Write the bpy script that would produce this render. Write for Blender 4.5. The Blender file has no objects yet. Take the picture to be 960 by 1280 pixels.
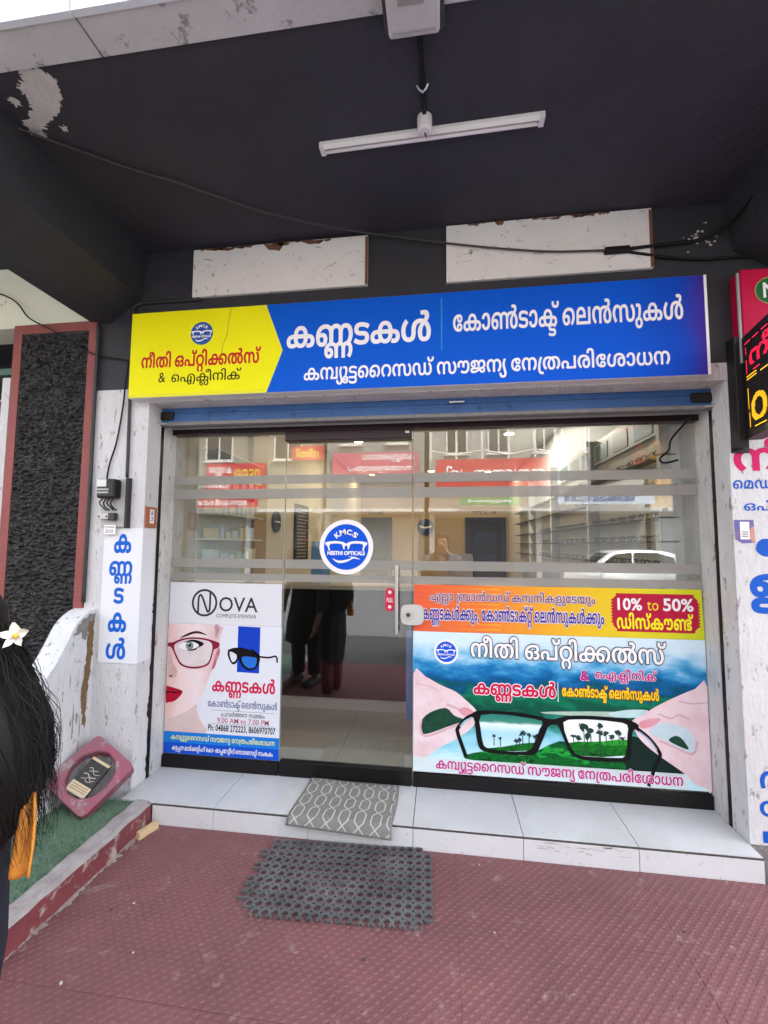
import bpy, bmesh, math, random
import numpy as np
from mathutils import Vector, Matrix
from mathutils.geometry import delaunay_2d_cdt
random.seed(7)
S = bpy.context.scene
COL = S.collection
R = math.radians

# ---------------------------------------------------------------- camera
cam = bpy.data.cameras.new('camera')
cam.sensor_fit = 'VERTICAL'; cam.sensor_height = 36.0; cam.sensor_width = 27.0
cam.lens = 540.0 / 1280.0 * 36.0
cam.clip_start = 0.02; cam.clip_end = 500
camo = bpy.data.objects.new('camera', cam); COL.objects.link(camo)
yaw, pit, rol = R(7.4852), R(4.2945), R(0.3688)
fw = Vector((-math.sin(yaw) * math.cos(pit), math.cos(yaw) * math.cos(pit), math.sin(pit)))
r0 = Vector((math.cos(yaw), math.sin(yaw), 0)); u0 = r0.cross(fw)
rt = math.cos(rol) * r0 + math.sin(rol) * u0; up = -math.sin(rol) * r0 + math.cos(rol) * u0
mw = Matrix((rt, up, -fw)).transposed().to_4x4(); mw.translation = Vector((1.6708, -2.5181, 1.3371))
camo.matrix_world = mw
S.camera = camo

# ---------------------------------------------------------------- sky and sun (hazy bright day; the sun stands behind the shop, so the porch is lit by sky and street)
SUN_EL, SUN_AZ = 60.0, 40.0       # azimuth clockwise from +y
w = bpy.data.worlds.new('World'); S.world = w; w.use_nodes = True
nt = w.node_tree; bg = nt.nodes['Background']
sk = nt.nodes.new('ShaderNodeTexSky'); sk.sky_type = 'NISHITA'; sk.sun_disc = False
sk.sun_elevation = R(SUN_EL); sk.sun_rotation = R(SUN_AZ); sk.air_density = 1.0; sk.dust_density = 4.0; sk.ozone_density = 0.6
hs = nt.nodes.new('ShaderNodeHueSaturation'); hs.inputs['Saturation'].default_value = 0.30
nt.links.new(sk.outputs[0], hs.inputs['Color']); nt.links.new(hs.outputs[0], bg.inputs[0])
bg.inputs[1].default_value = 0.15
sl = bpy.data.lights.new('sun', 'SUN'); sl.energy = 1.5; sl.angle = R(12); sl.color = (1.0, 0.97, 0.93)
so = bpy.data.objects.new('sun', sl); COL.objects.link(so)
sd = Vector((math.sin(R(SUN_AZ)) * math.cos(R(SUN_EL)), math.cos(R(SUN_AZ)) * math.cos(R(SUN_EL)), math.sin(R(SUN_EL))))
so.rotation_euler = sd.to_track_quat('Z', 'Y').to_euler(); so.location = (0, -20, 30)
S.view_settings.view_transform = 'Standard'; S.view_settings.look = 'None'
S.view_settings.gamma = 1.0; S.view_settings.exposure = 2.85
S.view_settings.use_curve_mapping = False
S.cycles.max_bounces = 8; S.cycles.transparent_max_bounces = 24; S.cycles.glossy_bounces = 4
S.cycles.sample_clamp_indirect = 6.0
S.cycles.use_denoising = True

# ---------------------------------------------------------------- materials
MATS = {}
def srgb(h):
    h = h.lstrip('#'); v = [int(h[i:i + 2], 16) / 255 for i in (0, 2, 4)]
    return tuple(x / 12.92 if x <= .04045 else ((x + .055) / 1.055) ** 2.4 for x in v)
def mat(name, col, rough=0.6, col2=None, scale=6.0, amount=0.5, bump=0.0, bscale=40.0, metal=0.0, spots=None, spot_scale=9.0,
        spot_cut=0.66, emit=0.0, coat=0.0, stretch=(1, 1, 1), spec=0.5):
    """Principled paint: base colour, a second colour mixed by noise, optional stains with hard-ish edges, optional fine relief."""
    if name in MATS: return MATS[name]
    if isinstance(col, str): col = srgb(col)
    m = bpy.data.materials.new(name); m.use_nodes = True
    n = m.node_tree.nodes; l = m.node_tree.links; p = n['Principled BSDF']
    p.inputs['Base Color'].default_value = (*col, 1); p.inputs['Roughness'].default_value = rough
    p.inputs['Metallic'].default_value = metal; p.inputs['Coat Weight'].default_value = coat
    if name.startswith(('ink_', 'print_', 'strip_', 'sign_', 'poster_', 'ticket_', 'wall_blue', 'logo_', 'sticker_', 'disc_')): spec = .15; p.inputs['Roughness'].default_value = .55; p.inputs['Coat Weight'].default_value = 0
    p.inputs['Specular IOR Level'].default_value = spec
    tc = n.new('ShaderNodeTexCoord'); mp = n.new('ShaderNodeMapping'); mp.inputs['Scale'].default_value = stretch
    geo = n.new('ShaderNodeNewGeometry')
    l.new(geo.outputs['Position'], mp.inputs['Vector'])
    cur = None
    if col2 is not None:
        if isinstance(col2, str): col2 = srgb(col2)
        no = n.new('ShaderNodeTexNoise'); no.inputs['Scale'].default_value = scale; no.inputs['Detail'].default_value = 7; no.inputs['Roughness'].default_value = .65
        l.new(mp.outputs[0], no.inputs['Vector'])
        rp = n.new('ShaderNodeMapRange'); rp.inputs[1].default_value = .5 - .28; rp.inputs[2].default_value = .5 + .28
        rp.inputs[3].default_value = 0; rp.inputs[4].default_value = amount
        l.new(no.outputs[0], rp.inputs[0])
        mx = n.new('ShaderNodeMix'); mx.data_type = 'RGBA'
        mx.inputs[6].default_value = (*col, 1); mx.inputs[7].default_value = (*col2, 1)
        l.new(rp.outputs[0], mx.inputs[0]); cur = mx.outputs[2]
    if spots is not None:
        if isinstance(spots, str): spots = srgb(spots)
        no = n.new('ShaderNodeTexNoise'); no.inputs['Scale'].default_value = spot_scale; no.inputs['Detail'].default_value = 9; no.inputs['Roughness'].default_value = .72
        l.new(mp.outputs[0], no.inputs['Vector'])
        rp = n.new('ShaderNodeMapRange'); rp.inputs[1].default_value = spot_cut; rp.inputs[2].default_value = spot_cut + .07
        l.new(no.outputs[0], rp.inputs[0])
        mx = n.new('ShaderNodeMix'); mx.data_type = 'RGBA'
        if cur: l.new(cur, mx.inputs[6])
        else: mx.inputs[6].default_value = (*col, 1)
        mx.inputs[7].default_value = (*spots, 1); l.new(rp.outputs[0], mx.inputs[0]); cur = mx.outputs[2]
    if cur: l.new(cur, p.inputs['Base Color'])
    if bump:
        no = n.new('ShaderNodeTexNoise'); no.inputs['Scale'].default_value = bscale; no.inputs['Detail'].default_value = 5
        l.new(mp.outputs[0], no.inputs['Vector'])
        b = n.new('ShaderNodeBump'); b.inputs['Strength'].default_value = bump; b.inputs['Distance'].default_value = .01
        l.new(no.outputs[0], b.inputs['Height']); l.new(b.outputs[0], p.inputs['Normal'])
    if emit:
        p.inputs['Emission Color'].default_value = (*col, 1); p.inputs['Emission Strength'].default_value = emit
    MATS[name] = m
    return m
def grad_mat(name, stops, z0, z1, axis=2, noise=0.0, nscale=5.0, rough=.35, coat=0.0):
    """flat print whose ink colour runs through stops along a world axis"""
    m = bpy.data.materials.new(name); m.use_nodes = True
    n = m.node_tree.nodes; l = m.node_tree.links; p = n['Principled BSDF']; p.inputs['Roughness'].default_value = max(rough, .5); p.inputs['Coat Weight'].default_value = coat; p.inputs['Specular IOR Level'].default_value = .15
    geo = n.new('ShaderNodeNewGeometry'); sx = n.new('ShaderNodeSeparateXYZ'); l.new(geo.outputs['Position'], sx.inputs[0])
    mr = n.new('ShaderNodeMapRange'); mr.inputs[1].default_value = z0; mr.inputs[2].default_value = z1
    l.new(sx.outputs[axis], mr.inputs[0]); src = mr.outputs[0]
    if noise:
        no = n.new('ShaderNodeTexNoise'); no.inputs['Scale'].default_value = nscale; no.inputs['Detail'].default_value = 6
        mp = n.new('ShaderNodeMapping'); mp.inputs['Scale'].default_value = (1, 1, 2.2); l.new(geo.outputs['Position'], mp.inputs[0]); l.new(mp.outputs[0], no.inputs['Vector'])
        ma = n.new('ShaderNodeMath'); ma.operation = 'MULTIPLY_ADD'; l.new(no.outputs[0], ma.inputs[0]); ma.inputs[1].default_value = noise
        sb = n.new('ShaderNodeMath'); sb.operation = 'SUBTRACT'; l.new(src, sb.inputs[0]); sb.inputs[1].default_value = noise / 2
        l.new(sb.outputs[0], ma.inputs[2]); src = ma.outputs[0]
    cr = n.new('ShaderNodeValToRGB'); e = cr.color_ramp.elements
    while len(e) > 1: e.remove(e[-1])
    e[0].position = stops[0][0]; e[0].color = (*srgb(stops[0][1]), 1)
    for pos, c in stops[1:]:
        k = e.new(pos); k.color = (*srgb(c), 1)
    l.new(src, cr.inputs[0]); l.new(cr.outputs[0], p.inputs['Base Color'])
    return m
def glass_mat(name, tint=(.93, .95, .94), f0=.125, rough=0.0):
    """clear pane: transparent body with a mirror coat that grows with the viewing angle"""
    m = bpy.data.materials.new(name); m.use_nodes = True
    n = m.node_tree.nodes; l = m.node_tree.links; n.clear()
    o = n.new('ShaderNodeOutputMaterial'); t = n.new('ShaderNodeBsdfTransparent'); g = n.new('ShaderNodeBsdfGlossy'); mx = n.new('ShaderNodeMixShader')
    t.inputs[0].default_value = (*tint, 1); g.inputs['Roughness'].default_value = rough
    lw = n.new('ShaderNodeLayerWeight'); lw.inputs[0].default_value = .5
    pw = n.new('ShaderNodeMath'); pw.operation = 'POWER'; pw.inputs[1].default_value = 5; l.new(lw.outputs['Facing'], pw.inputs[0])
    ma = n.new('ShaderNodeMath'); ma.operation = 'MULTIPLY_ADD'; ma.inputs[1].default_value = 1 - f0; ma.inputs[2].default_value = f0; l.new(pw.outputs[0], ma.inputs[0])
    l.new(ma.outputs[0], mx.inputs[0]); l.new(t.outputs[0], mx.inputs[1]); l.new(g.outputs[0], mx.inputs[2]); l.new(mx.outputs[0], o.inputs[0])
    return m
def frost_mat(name, col, opac):
    m = bpy.data.materials.new(name); m.use_nodes = True
    n = m.node_tree.nodes; l = m.node_tree.links; n.clear()
    o = n.new('ShaderNodeOutputMaterial'); t = n.new('ShaderNodeBsdfTransparent'); d = n.new('ShaderNodeBsdfDiffuse'); mx = n.new('ShaderNodeMixShader')
    d.inputs[0].default_value = (*col, 1); mx.inputs[0].default_value = opac
    l.new(t.outputs[0], mx.inputs[1]); l.new(d.outputs[0], mx.inputs[2]); l.new(mx.outputs[0], o.inputs[0])
    return m

# ---------------------------------------------------------------- mesh helpers
class MB:
    def __init__(s): s.v = []; s.f = []; s.smooth = False
    def add(s, vs, fs):
        o = len(s.v); s.v += [tuple(v) for v in vs]; s.f += [tuple(i + o for i in f) for f in fs]; return s
    def box(s, a, b, bev=0.0):
        x0, y0, z0 = a; x1, y1, z1 = b
        x0, x1 = min(x0, x1), max(x0, x1); y0, y1 = min(y0, y1), max(y0, y1); z0, z1 = min(z0, z1), max(z0, z1)
        if bev <= 0:
            return s.add([(x0, y0, z0), (x1, y0, z0), (x1, y1, z0), (x0, y1, z0), (x0, y0, z1), (x1, y0, z1), (x1, y1, z1), (x0, y1, z1)],
                         [(0, 3, 2, 1), (4, 5, 6, 7), (0, 1, 5, 4), (1, 2, 6, 5), (2, 3, 7, 6), (3, 0, 4, 7)])
        bm = bmesh.new(); bmesh.ops.create_cube(bm, size=1)
        for v in bm.verts: v.co = Vector(((x0 + x1) / 2 + v.co.x * (x1 - x0), (y0 + y1) / 2 + v.co.y * (y1 - y0), (z0 + z1) / 2 + v.co.z * (z1 - z0)))
        bmesh.ops.bevel(bm, geom=bm.edges[:], offset=bev, segments=2, profile=.5, affect='EDGES')
        bm.verts.index_update()
        s.add([v.co[:] for v in bm.verts], [[v.index for v in f.verts] for f in bm.faces]); bm.free(); return s
    def prism(s, poly, a, b, axis='y'):
        """polygon (list of 2D points in the two other axes) extruded from a to b along axis"""
        n = len(poly)
        mk = {'y': lambda p, t: (p[0], t, p[1]), 'z': lambda p, t: (p[0], p[1], t), 'x': lambda p, t: (t, p[0], p[1])}[axis]
        vs = [mk(p, a) for p in poly] + [mk(p, b) for p in poly]
        return s.add(vs, [tuple(range(n)), tuple(range(2 * n - 1, n - 1, -1))] + [(i, i + n, (i + 1) % n + n, (i + 1) % n) for i in range(n)])
    def tube(s, pts, r, seg=8, cap=True):
        pts = [Vector(p) for p in pts]; n = len(pts); rr = r if isinstance(r, (list, tuple)) else [r] * n
        prev = None; o = len(s.v)
        for i, p in enumerate(pts):
            t = (pts[min(i + 1, n - 1)] - pts[max(i - 1, 0)]).normalized()
            if prev is None:
                a = Vector((0, 0, 1)) if abs(t.z) < .9 else Vector((1, 0, 0)); u = t.cross(a).normalized()
            else: u = (prev - t * prev.dot(t)).normalized()
            prev = u; v = t.cross(u)
            for k in range(seg):
                a = 2 * math.pi * k / seg; s.v.append(tuple(p + (u * math.cos(a) + v * math.sin(a)) * rr[i]))
        for i in range(n - 1):
            for k in range(seg):
                a = o + i * seg + k; b = o + i * seg + (k + 1) % seg; s.f.append((a, b, b + seg, a + seg))
        if cap: s.f.append(tuple(o + k for k in range(seg))[::-1]); s.f.append(tuple(o + (n - 1) * seg + k for k in range(seg)))
        return s
    def cyl(s, c, r, h, axis='z', seg=20, r2=None):
        c = Vector(c); d = {'x': Vector((1, 0, 0)), 'y': Vector((0, 1, 0)), 'z': Vector((0, 0, 1))}[axis]
        return s.tube([c, c + d * h], [r, r if r2 is None else r2], seg)
    def build(s, name, m, parent=None, smooth=None):
        me = bpy.data.meshes.new(name); me.from_pydata(s.v, [], s.f)
        bm = bmesh.new(); bm.from_mesh(me); bmesh.ops.recalc_face_normals(bm, faces=bm.faces[:]); bm.to_mesh(me); bm.free()
        if smooth or (smooth is None and s.smooth): me.polygons.foreach_set('use_smooth', [True] * len(me.polygons))
        return link(name, me, m, parent)
def link(name, me, m, parent=None):
    o = bpy.data.objects.new(name, me); COL.objects.link(o)
    if m is not None and not me.materials: me.materials.append(m)
    if parent is not None: o.parent = parent
    return o
def tag(o, label=None, cat=None, group=None, kind=None):
    if label: o['label'] = label
    if cat: o['category'] = cat
    if group: o['group'] = group
    if kind: o['kind'] = kind
    return o
def thing(name, label, cat, group=None, loc=(0, 0, 0)):
    o = bpy.data.objects.new(name, None); o.location = loc; o.empty_display_size = .1; COL.objects.link(o)
    return tag(o, label, cat, group)
def B(name, a, b, m, parent=None, bev=0.0): return MB().box(a, b, bev).build(name, m, parent)
def smooth_poly(pts, k=4):
    n = len(pts); out = []
    for i in range(n):
        p0, p1, p2, p3 = [Vector(pts[(i + j - 1) % n]) for j in range(4)]
        for q in range(k):
            t = q / k
            out.append(tuple(.5 * ((2 * p1) + (p2 - p0) * t + (2 * p0 - 5 * p1 + 4 * p2 - p3) * t * t + (3 * p1 - p0 - 3 * p2 + p3) * t ** 3)))
    return out
def spline(pts, k=6):
    out = []; n = len(pts); P = [Vector(p) for p in pts]
    for i in range(n - 1):
        p0, p1, p2, p3 = P[max(i - 1, 0)], P[i], P[i + 1], P[min(i + 2, n - 1)]
        for q in range(k):
            t = q / k
            out.append(.5 * ((2 * p1) + (p2 - p0) * t + (2 * p0 - 5 * p1 + 4 * p2 - p3) * t * t + (3 * p1 - p0 - 3 * p2 + p3) * t ** 3))
    out.append(P[-1]); return out

# ---------------------------------------------------------------- flat print: filled outlines (non-zero winding)
def fill2d(contours):
    """triangulate closed 2D loops, keep what the non-zero winding rule fills -> verts, tris"""
    vs, es = [], []
    for c in contours:
        o = len(vs); n = len(c); vs += [Vector(p) for p in c]; es += [(o + i, o + (i + 1) % n) for i in range(n)]
    ov, oe, of = delaunay_2d_cdt(vs, es, [], 0, 1e-6)[:3]
    if not of: return [], []
    V = np.array([(v[0], v[1]) for v in ov]); T = np.array([f for f in of if len(f) == 3])
    cen = V[T].mean(1); wn = np.zeros(len(T))
    for c in contours:
        P = np.array(c); Q = np.roll(P, -1, 0)
        for (x0, y0), (x1, y1) in zip(P, Q):
            if y0 == y1: continue
            side = (x1 - x0) * (cen[:, 1] - y0) - (cen[:, 0] - x0) * (y1 - y0)
            wn += ((y0 <= cen[:, 1]) & (y1 > cen[:, 1]) & (side > 0)) * 1.0 - ((y0 > cen[:, 1]) & (y1 <= cen[:, 1]) & (side < 0)) * 1.0
    T = T[wn != 0]
    return V, T
def grow(c, d):
    """offset a closed loop along its normals (outside = right of travel for TrueType loops)"""
    n = len(c); out = []
    P = [Vector(p) for p in c]
    for i in range(n):
        a = P[i] - P[i - 1]; b = P[(i + 1) % n] - P[i]
        if a.length < 1e-9: a = b
        if b.length < 1e-9: b = a
        na = Vector((-a.y, a.x)); nb = Vector((-b.y, b.x))
        if na.length: na.normalize()
        if nb.length: nb.normalize()
        m = na + nb
        if m.length < .3: m = na
        else: m = m / max(m.length_squared / 2, .5)
        out.append(tuple(P[i] + m * d))
    return out
# outlines of the Malayalam letters on the signs: advance, loops of x,y (points off the curve carry x + 2000)
LETTER_OUTLINES = {
 6: (121, [[61,-3,2044,-3,2020,9,2008,31,8,45,2008,59,2021,80,2045,92,60,92,2076,92,2100,80,2114,59,114,45,2114,30,2100,9,2076,-3], [60,70,2050,70,2037,57,37,44,2037,32,2051,20,61,20,2071,20,2084,32,84,45,2084,57,2071,70]]),
 17: (338, [[63,89,2082,89,2107,75,2118,54,118,43,2118,34,2113,21,110,16,106,23,230,23,228,0,89,0,78,14,2082,18,2088,31,88,40,2088,51,2076,66,63,66,2055,66,2044,59,2039,48,39,41,2039,31,2046,17,51,12,28,-3,2019,7,2008,28,8,42,2008,56,2022,77,2047,89], [240,143,2261,143,2294,129,2316,104,2328,66,328,43,2328,23,2319,-11,2303,-43,290,-57,267,-42,2277,-29,2289,-3,2295,27,295,43,2295,58,2289,85,2276,107,2255,120,239,120,2220,120,2194,98,2181,60,181,35,2181,29,2181,17,182,12,2182,10,2182,8,182,7,2183,-9,2191,-27,2202,-35,209,-35,2215,-35,218,-30,2220,-29,2221,-23,221,-18,221,99,252,99,252,-12,2252,-25,2247,-41,242,-46,2236,-51,2221,-57,210,-57,2191,-57,2164,-37,2149,5,149,36,2149,59,2160,98,2183,127,2217,143]]),
 19: (529, [[64,-3,2050,-3,2025,10,2009,38,9,60,2009,79,2022,109,2047,131,2080,143,101,143,2121,143,2151,132,2171,112,2181,85,181,70,2181,53,2171,26,2153,6,142,-3,122,15,2130,22,2142,37,2149,56,149,69,2149,84,2138,107,2115,119,98,119,2080,119,2053,103,2038,76,38,59,2038,45,2045,27,2056,19,63,19,2069,19,2077,24,2081,34,81,41,2081,51,2071,63,62,63,2052,63,2035,53,27,44,24,65,2031,73,2054,85,68,85,2082,85,2101,75,2112,56,112,43,2112,28,2100,8,2079,-3], [254,89,2273,89,2297,75,2309,54,309,43,2309,34,2304,21,301,16,297,23,420,23,419,0,280,0,269,14,2273,18,2278,31,278,40,2278,51,2266,66,254,66,2246,66,2235,59,2229,48,229,41,2229,31,2237,17,242,12,219,-3,2209,7,2198,28,198,42,2198,56,2212,77,2237,89], [431,143,2452,143,2485,129,2507,104,2518,66,518,43,2518,23,2510,-11,2493,-43,481,-57,458,-42,2468,-29,2480,-3,2486,27,486,43,2486,58,2480,85,2467,107,2446,120,430,120,2410,120,2384,98,2372,60,372,35,2372,29,2372,17,373,12,2373,10,2373,8,373,7,2374,-9,2382,-27,2393,-35,400,-35,2406,-35,409,-30,2410,-29,2411,-23,411,-18,411,99,443,99,443,-12,2443,-25,2438,-41,432,-46,2427,-51,2412,-57,401,-57,2382,-57,2355,-37,2340,5,340,36,2340,59,2351,98,2374,127,2408,143]]),
 20: (202, [[120,143,2146,143,2177,132,2191,114,191,102,2191,95,2186,83,2175,73,166,69,166,70,2180,66,2194,48,194,36,2194,18,2169,-3,145,-3,2136,-3,2123,-1,117,0,122,23,2126,22,2135,20,140,20,2151,20,2162,28,162,38,2162,42,2159,49,155,52,2152,55,2141,58,130,58,125,58,125,81,129,81,2139,81,2151,84,154,87,2157,90,2159,95,159,99,2159,108,2140,119,118,119,2101,119,2072,111,2051,96,2039,75,39,61,39,58,2039,44,2045,27,2056,19,64,19,2069,19,2077,24,2082,34,82,41,2082,51,2071,63,62,63,2053,63,2036,53,28,45,27,68,2034,75,2055,85,68,85,2082,85,2102,75,2112,56,112,43,2112,28,2101,8,2079,-3,64,-3,2050,-3,2024,10,2009,38,9,59,2009,78,2025,110,2054,131,2095,143]]),
 21: (339, [[120,143,2146,143,2177,132,2191,114,191,102,2191,95,2186,83,2175,73,166,69,166,70,2180,66,2194,48,194,36,2194,18,2169,-3,145,-3,2136,-3,2123,-1,117,0,122,23,2126,22,2135,20,140,20,2151,20,2162,28,162,38,2162,42,2159,49,155,52,2152,55,2141,58,130,58,125,58,125,81,129,81,2139,81,2151,84,154,87,2157,90,2159,95,159,99,2159,108,2140,119,118,119,2101,119,2072,111,2051,96,2039,75,39,61,39,58,2039,44,2045,27,2056,19,64,19,2069,19,2077,24,2082,34,82,41,2082,51,2071,63,62,63,2053,63,2036,53,28,45,27,68,2034,75,2055,85,68,85,2082,85,2102,75,2112,56,112,43,2112,28,2101,8,2079,-3,64,-3,2050,-3,2024,10,2009,38,9,59,2009,78,2025,110,2054,131,2095,143], [329,70,2329,56,2322,29,2308,9,2284,-3,265,-3,2250,-3,2229,6,2215,20,2207,37,205,45,237,50,2239,44,2245,30,2256,20,265,20,2276,20,2290,33,2296,55,296,70,2296,85,2290,107,2277,120,266,120,2258,120,2246,110,2240,97,238,90,206,96,2209,104,2218,121,2232,134,2253,143,268,143,2285,143,2308,131,2322,111,2329,85]]),
 23: (278, [[56,-3,2033,-3,2008,20,8,39,2008,52,2019,69,28,75,2034,78,2049,83,2071,85,87,85,194,85,2216,85,2244,80,254,73,2261,68,2271,52,271,39,2271,19,2244,-3,222,-3,2216,-3,2204,-2,198,0,204,22,2207,21,2215,20,219,20,2229,20,2240,30,240,39,2240,46,2235,54,231,56,2225,60,2209,62,195,62,81,62,2067,62,2052,60,47,56,2043,54,2038,46,38,40,2038,33,2043,24,2053,20,61,20,2068,20,2083,25,91,32,106,12,2098,6,2083,0,2067,-3], [140,143,2163,143,2191,124,2205,91,205,70,2205,47,2189,14,2161,-3,140,-3,2125,-3,2100,7,92,16,2084,26,2075,53,75,70,2075,104,2109,143], [140,120,2123,120,2106,95,106,70,2106,54,2114,32,2129,20,140,20,2151,20,2166,31,2174,54,174,70,2174,87,2166,109,2151,120]]),
 25: (237, [[162,143,2182,143,2212,126,2228,95,228,74,2228,58,2219,31,2203,8,191,-3,169,15,2178,24,2190,41,2196,61,196,73,2196,88,2187,109,2172,119,162,119,2154,119,2144,113,141,109,2137,103,2134,85,134,68,134,64,2134,52,2132,34,2125,19,120,13,2113,6,2091,-3,75,-3,2055,-3,2026,14,2009,45,9,66,2009,83,2018,110,2034,133,46,143,67,125,2059,117,2047,99,2041,79,41,67,2041,52,2050,31,2065,21,74,21,2083,21,2093,26,96,31,2100,37,2102,55,102,70,102,76,2102,94,2110,118,118,126,2125,134,2146,143]]),
 30: (246, [[78,143,2093,143,2114,138,2131,128,138,120,129,122,2138,132,2161,143,178,143,2199,143,2224,128,2236,106,236,93,2236,83,2231,67,2220,55,211,50,161,42,136,40,2129,39,2110,38,103,38,60,38,2052,38,2044,37,41,35,2039,34,2037,31,37,28,2037,25,2042,20,2049,18,53,18,2063,18,2080,21,2098,27,108,30,2115,33,2130,38,2145,42,2158,46,163,47,2169,48,2176,52,2181,56,2187,58,191,58,2201,58,2218,52,2230,40,230,29,2230,13,2208,-3,189,-3,2173,-3,2155,7,2147,22,147,30,2147,39,2156,51,162,53,186,55,2184,53,2177,47,2172,38,172,32,2172,24,2180,16,188,16,2196,16,2204,24,204,29,2204,33,2199,39,2192,42,188,42,2182,42,2171,37,165,32,165,37,2162,34,2152,27,2139,19,130,16,2115,10,2090,1,2065,-3,52,-3,2040,-3,2020,3,2009,16,9,28,2009,36,2015,48,22,52,2028,56,2046,59,61,59,141,59,2155,59,2174,60,2187,63,192,66,2199,70,2206,82,206,91,2206,99,2200,112,2186,120,174,120,2167,120,2157,116,154,112,2150,108,2147,94,147,81,147,66,118,66,118,78,2118,90,2114,108,106,114,2102,117,2088,122,77,122,2066,122,2046,119,40,113,2039,112,2038,109,38,108,2036,105,2035,99,35,96,2035,87,2044,79,51,79,2056,79,2063,83,2066,90,66,93,2066,99,2058,107,49,107,2043,107,2031,102,26,99,19,106,2025,113,2046,120,57,120,2069,120,2084,113,2091,100,91,92,2091,84,2083,69,2066,61,51,61,2032,61,2010,80,10,97,2010,110,2026,131,2056,143]]),
 33: (149, [[71,143,2095,143,2131,133,143,126,129,105,2117,111,2091,119,73,119,2061,119,2046,114,2040,106,40,100,2040,97,2042,91,44,89,2048,85,2064,83,76,83,81,83,2103,83,2127,74,133,66,2137,61,2141,48,141,41,2141,28,2127,8,2098,-3,76,-3,2054,-3,2019,6,4,15,17,36,2026,32,2043,25,2063,21,75,21,2087,21,2102,26,2109,35,109,41,2109,45,2106,52,103,54,2099,56,2087,59,75,59,71,59,2051,59,2023,67,16,75,2012,80,2008,92,8,100,2008,112,2021,132,2050,143]]),
 34: (173, [[86,143,2110,143,2145,125,2164,92,164,70,2164,48,2145,15,2111,-3,87,-3,2060,-3,2026,17,2009,51,9,70,2009,92,2028,125,2063,143], [87,21,2102,21,2122,34,2132,56,132,70,2132,84,2122,106,2102,119,87,119,2065,119,2042,93,42,70,2042,48,2065,21]]),
 35: (324, [[158,-3,2145,-3,2124,5,117,13,2112,18,2106,31,2102,50,102,63,102,72,2102,86,2100,103,96,109,2093,114,2083,119,74,119,2065,119,2050,109,2041,88,41,73,2041,61,2047,41,2059,23,67,15,46,-3,2034,8,2018,30,2009,57,9,74,2009,95,2026,126,2055,143,75,143,2091,143,2113,134,120,126,2125,121,2132,106,2134,88,134,76,134,67,2134,51,2137,35,141,30,2144,25,2154,21,161,21,2168,21,2178,25,181,29,2185,34,2188,49,188,62,188,140,220,140,220,65,2220,51,2222,36,226,31,2229,26,2241,21,247,21,2257,21,2273,32,2283,53,283,67,2283,79,2277,99,2265,117,256,125,279,143,2290,132,2306,110,2315,83,315,66,2315,46,2299,15,2270,-3,249,-3,2233,-3,2211,7,202,18,205,18,2196,8,2175,-3]]),
 38: (273, [[136,-3,2118,-3,2093,11,2079,38,79,57,2079,72,2091,99,2112,121,126,128,133,132,2143,137,2167,143,183,143,2204,143,2235,131,2255,111,2264,84,264,70,2264,53,2254,26,2236,6,224,-3,204,15,2212,22,2224,37,2231,56,231,69,2231,84,2219,107,2197,120,180,120,2172,120,2160,119,154,117,149,116,2137,111,2120,93,2111,70,111,57,2111,43,2118,27,2130,20,136,20,2143,20,2154,26,2161,42,161,56,2161,70,2152,93,2136,110,125,115,119,117,2114,119,2104,120,98,120,2079,120,2054,107,2042,84,42,70,2042,58,2048,38,2060,23,69,15,49,-3,2037,5,2020,26,2009,53,9,70,2009,84,2019,110,2039,131,2072,143,94,143,2108,143,2131,138,141,133,148,129,2168,118,2193,81,193,56,2193,37,2180,11,2154,-3]]),
 40: (172, [[102,143,2121,143,2147,132,2160,115,160,104,2160,92,2150,75,136,69,136,70,2149,66,2163,48,163,36,2163,18,2137,-3,113,-3,2103,-3,2088,-1,82,0,86,23,2092,22,2102,20,108,20,2120,20,2132,28,132,38,2132,42,2128,49,125,52,2121,55,2110,58,100,58,87,58,87,81,99,81,2107,81,2120,84,124,88,2126,90,2129,96,129,100,2129,110,2115,119,101,119,2081,119,2056,103,2044,73,44,54,2044,41,2047,16,50,4,21,-1,2017,11,2012,42,12,55,2012,82,2032,121,2072,143]]),
 41: (241, [[165,-3,2153,-3,2137,2,2125,12,119,18,122,18,2113,7,2091,-3,75,-3,2054,-3,2025,15,2009,46,9,66,2009,82,2018,109,2034,132,46,142,68,125,2059,116,2047,98,2041,79,41,67,2041,52,2051,31,2067,21,77,21,2086,21,2096,26,99,31,2103,36,2105,50,105,62,105,140,136,140,136,62,2136,50,2139,36,142,31,2145,26,2156,21,164,21,2173,21,2190,31,2200,51,200,66,2200,78,2194,99,2182,116,174,125,196,142,2207,132,2223,110,2232,83,232,66,2232,46,2216,15,2186,-3]]),
 42: (241, [[76,143,2088,143,2104,138,2116,128,122,122,119,122,2128,133,2150,143,167,143,2187,143,2216,125,2232,94,232,74,2232,58,2223,31,2207,8,195,-3,174,15,2182,24,2194,41,2200,61,200,73,2200,88,2190,108,2174,119,164,119,2156,119,2145,114,142,109,2139,104,2136,90,136,78,136,0,105,0,105,78,2105,90,2102,104,99,109,2096,114,2085,119,77,119,2068,119,2051,109,2041,88,41,73,2041,61,2047,41,2059,24,67,15,45,-3,2034,8,2018,30,2009,57,9,73,2009,94,2025,125,2055,143]]),
 44: (237, [[63,89,2082,89,2107,75,2118,54,118,43,2118,34,2113,21,110,16,106,23,189,23,189,140,220,140,220,0,89,0,78,14,2082,18,2088,31,88,40,2088,51,2076,66,63,66,2055,66,2044,59,2039,48,39,41,2039,31,2046,17,51,12,28,-3,2019,7,2008,28,8,42,2008,56,2022,77,2047,89]]),
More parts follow.
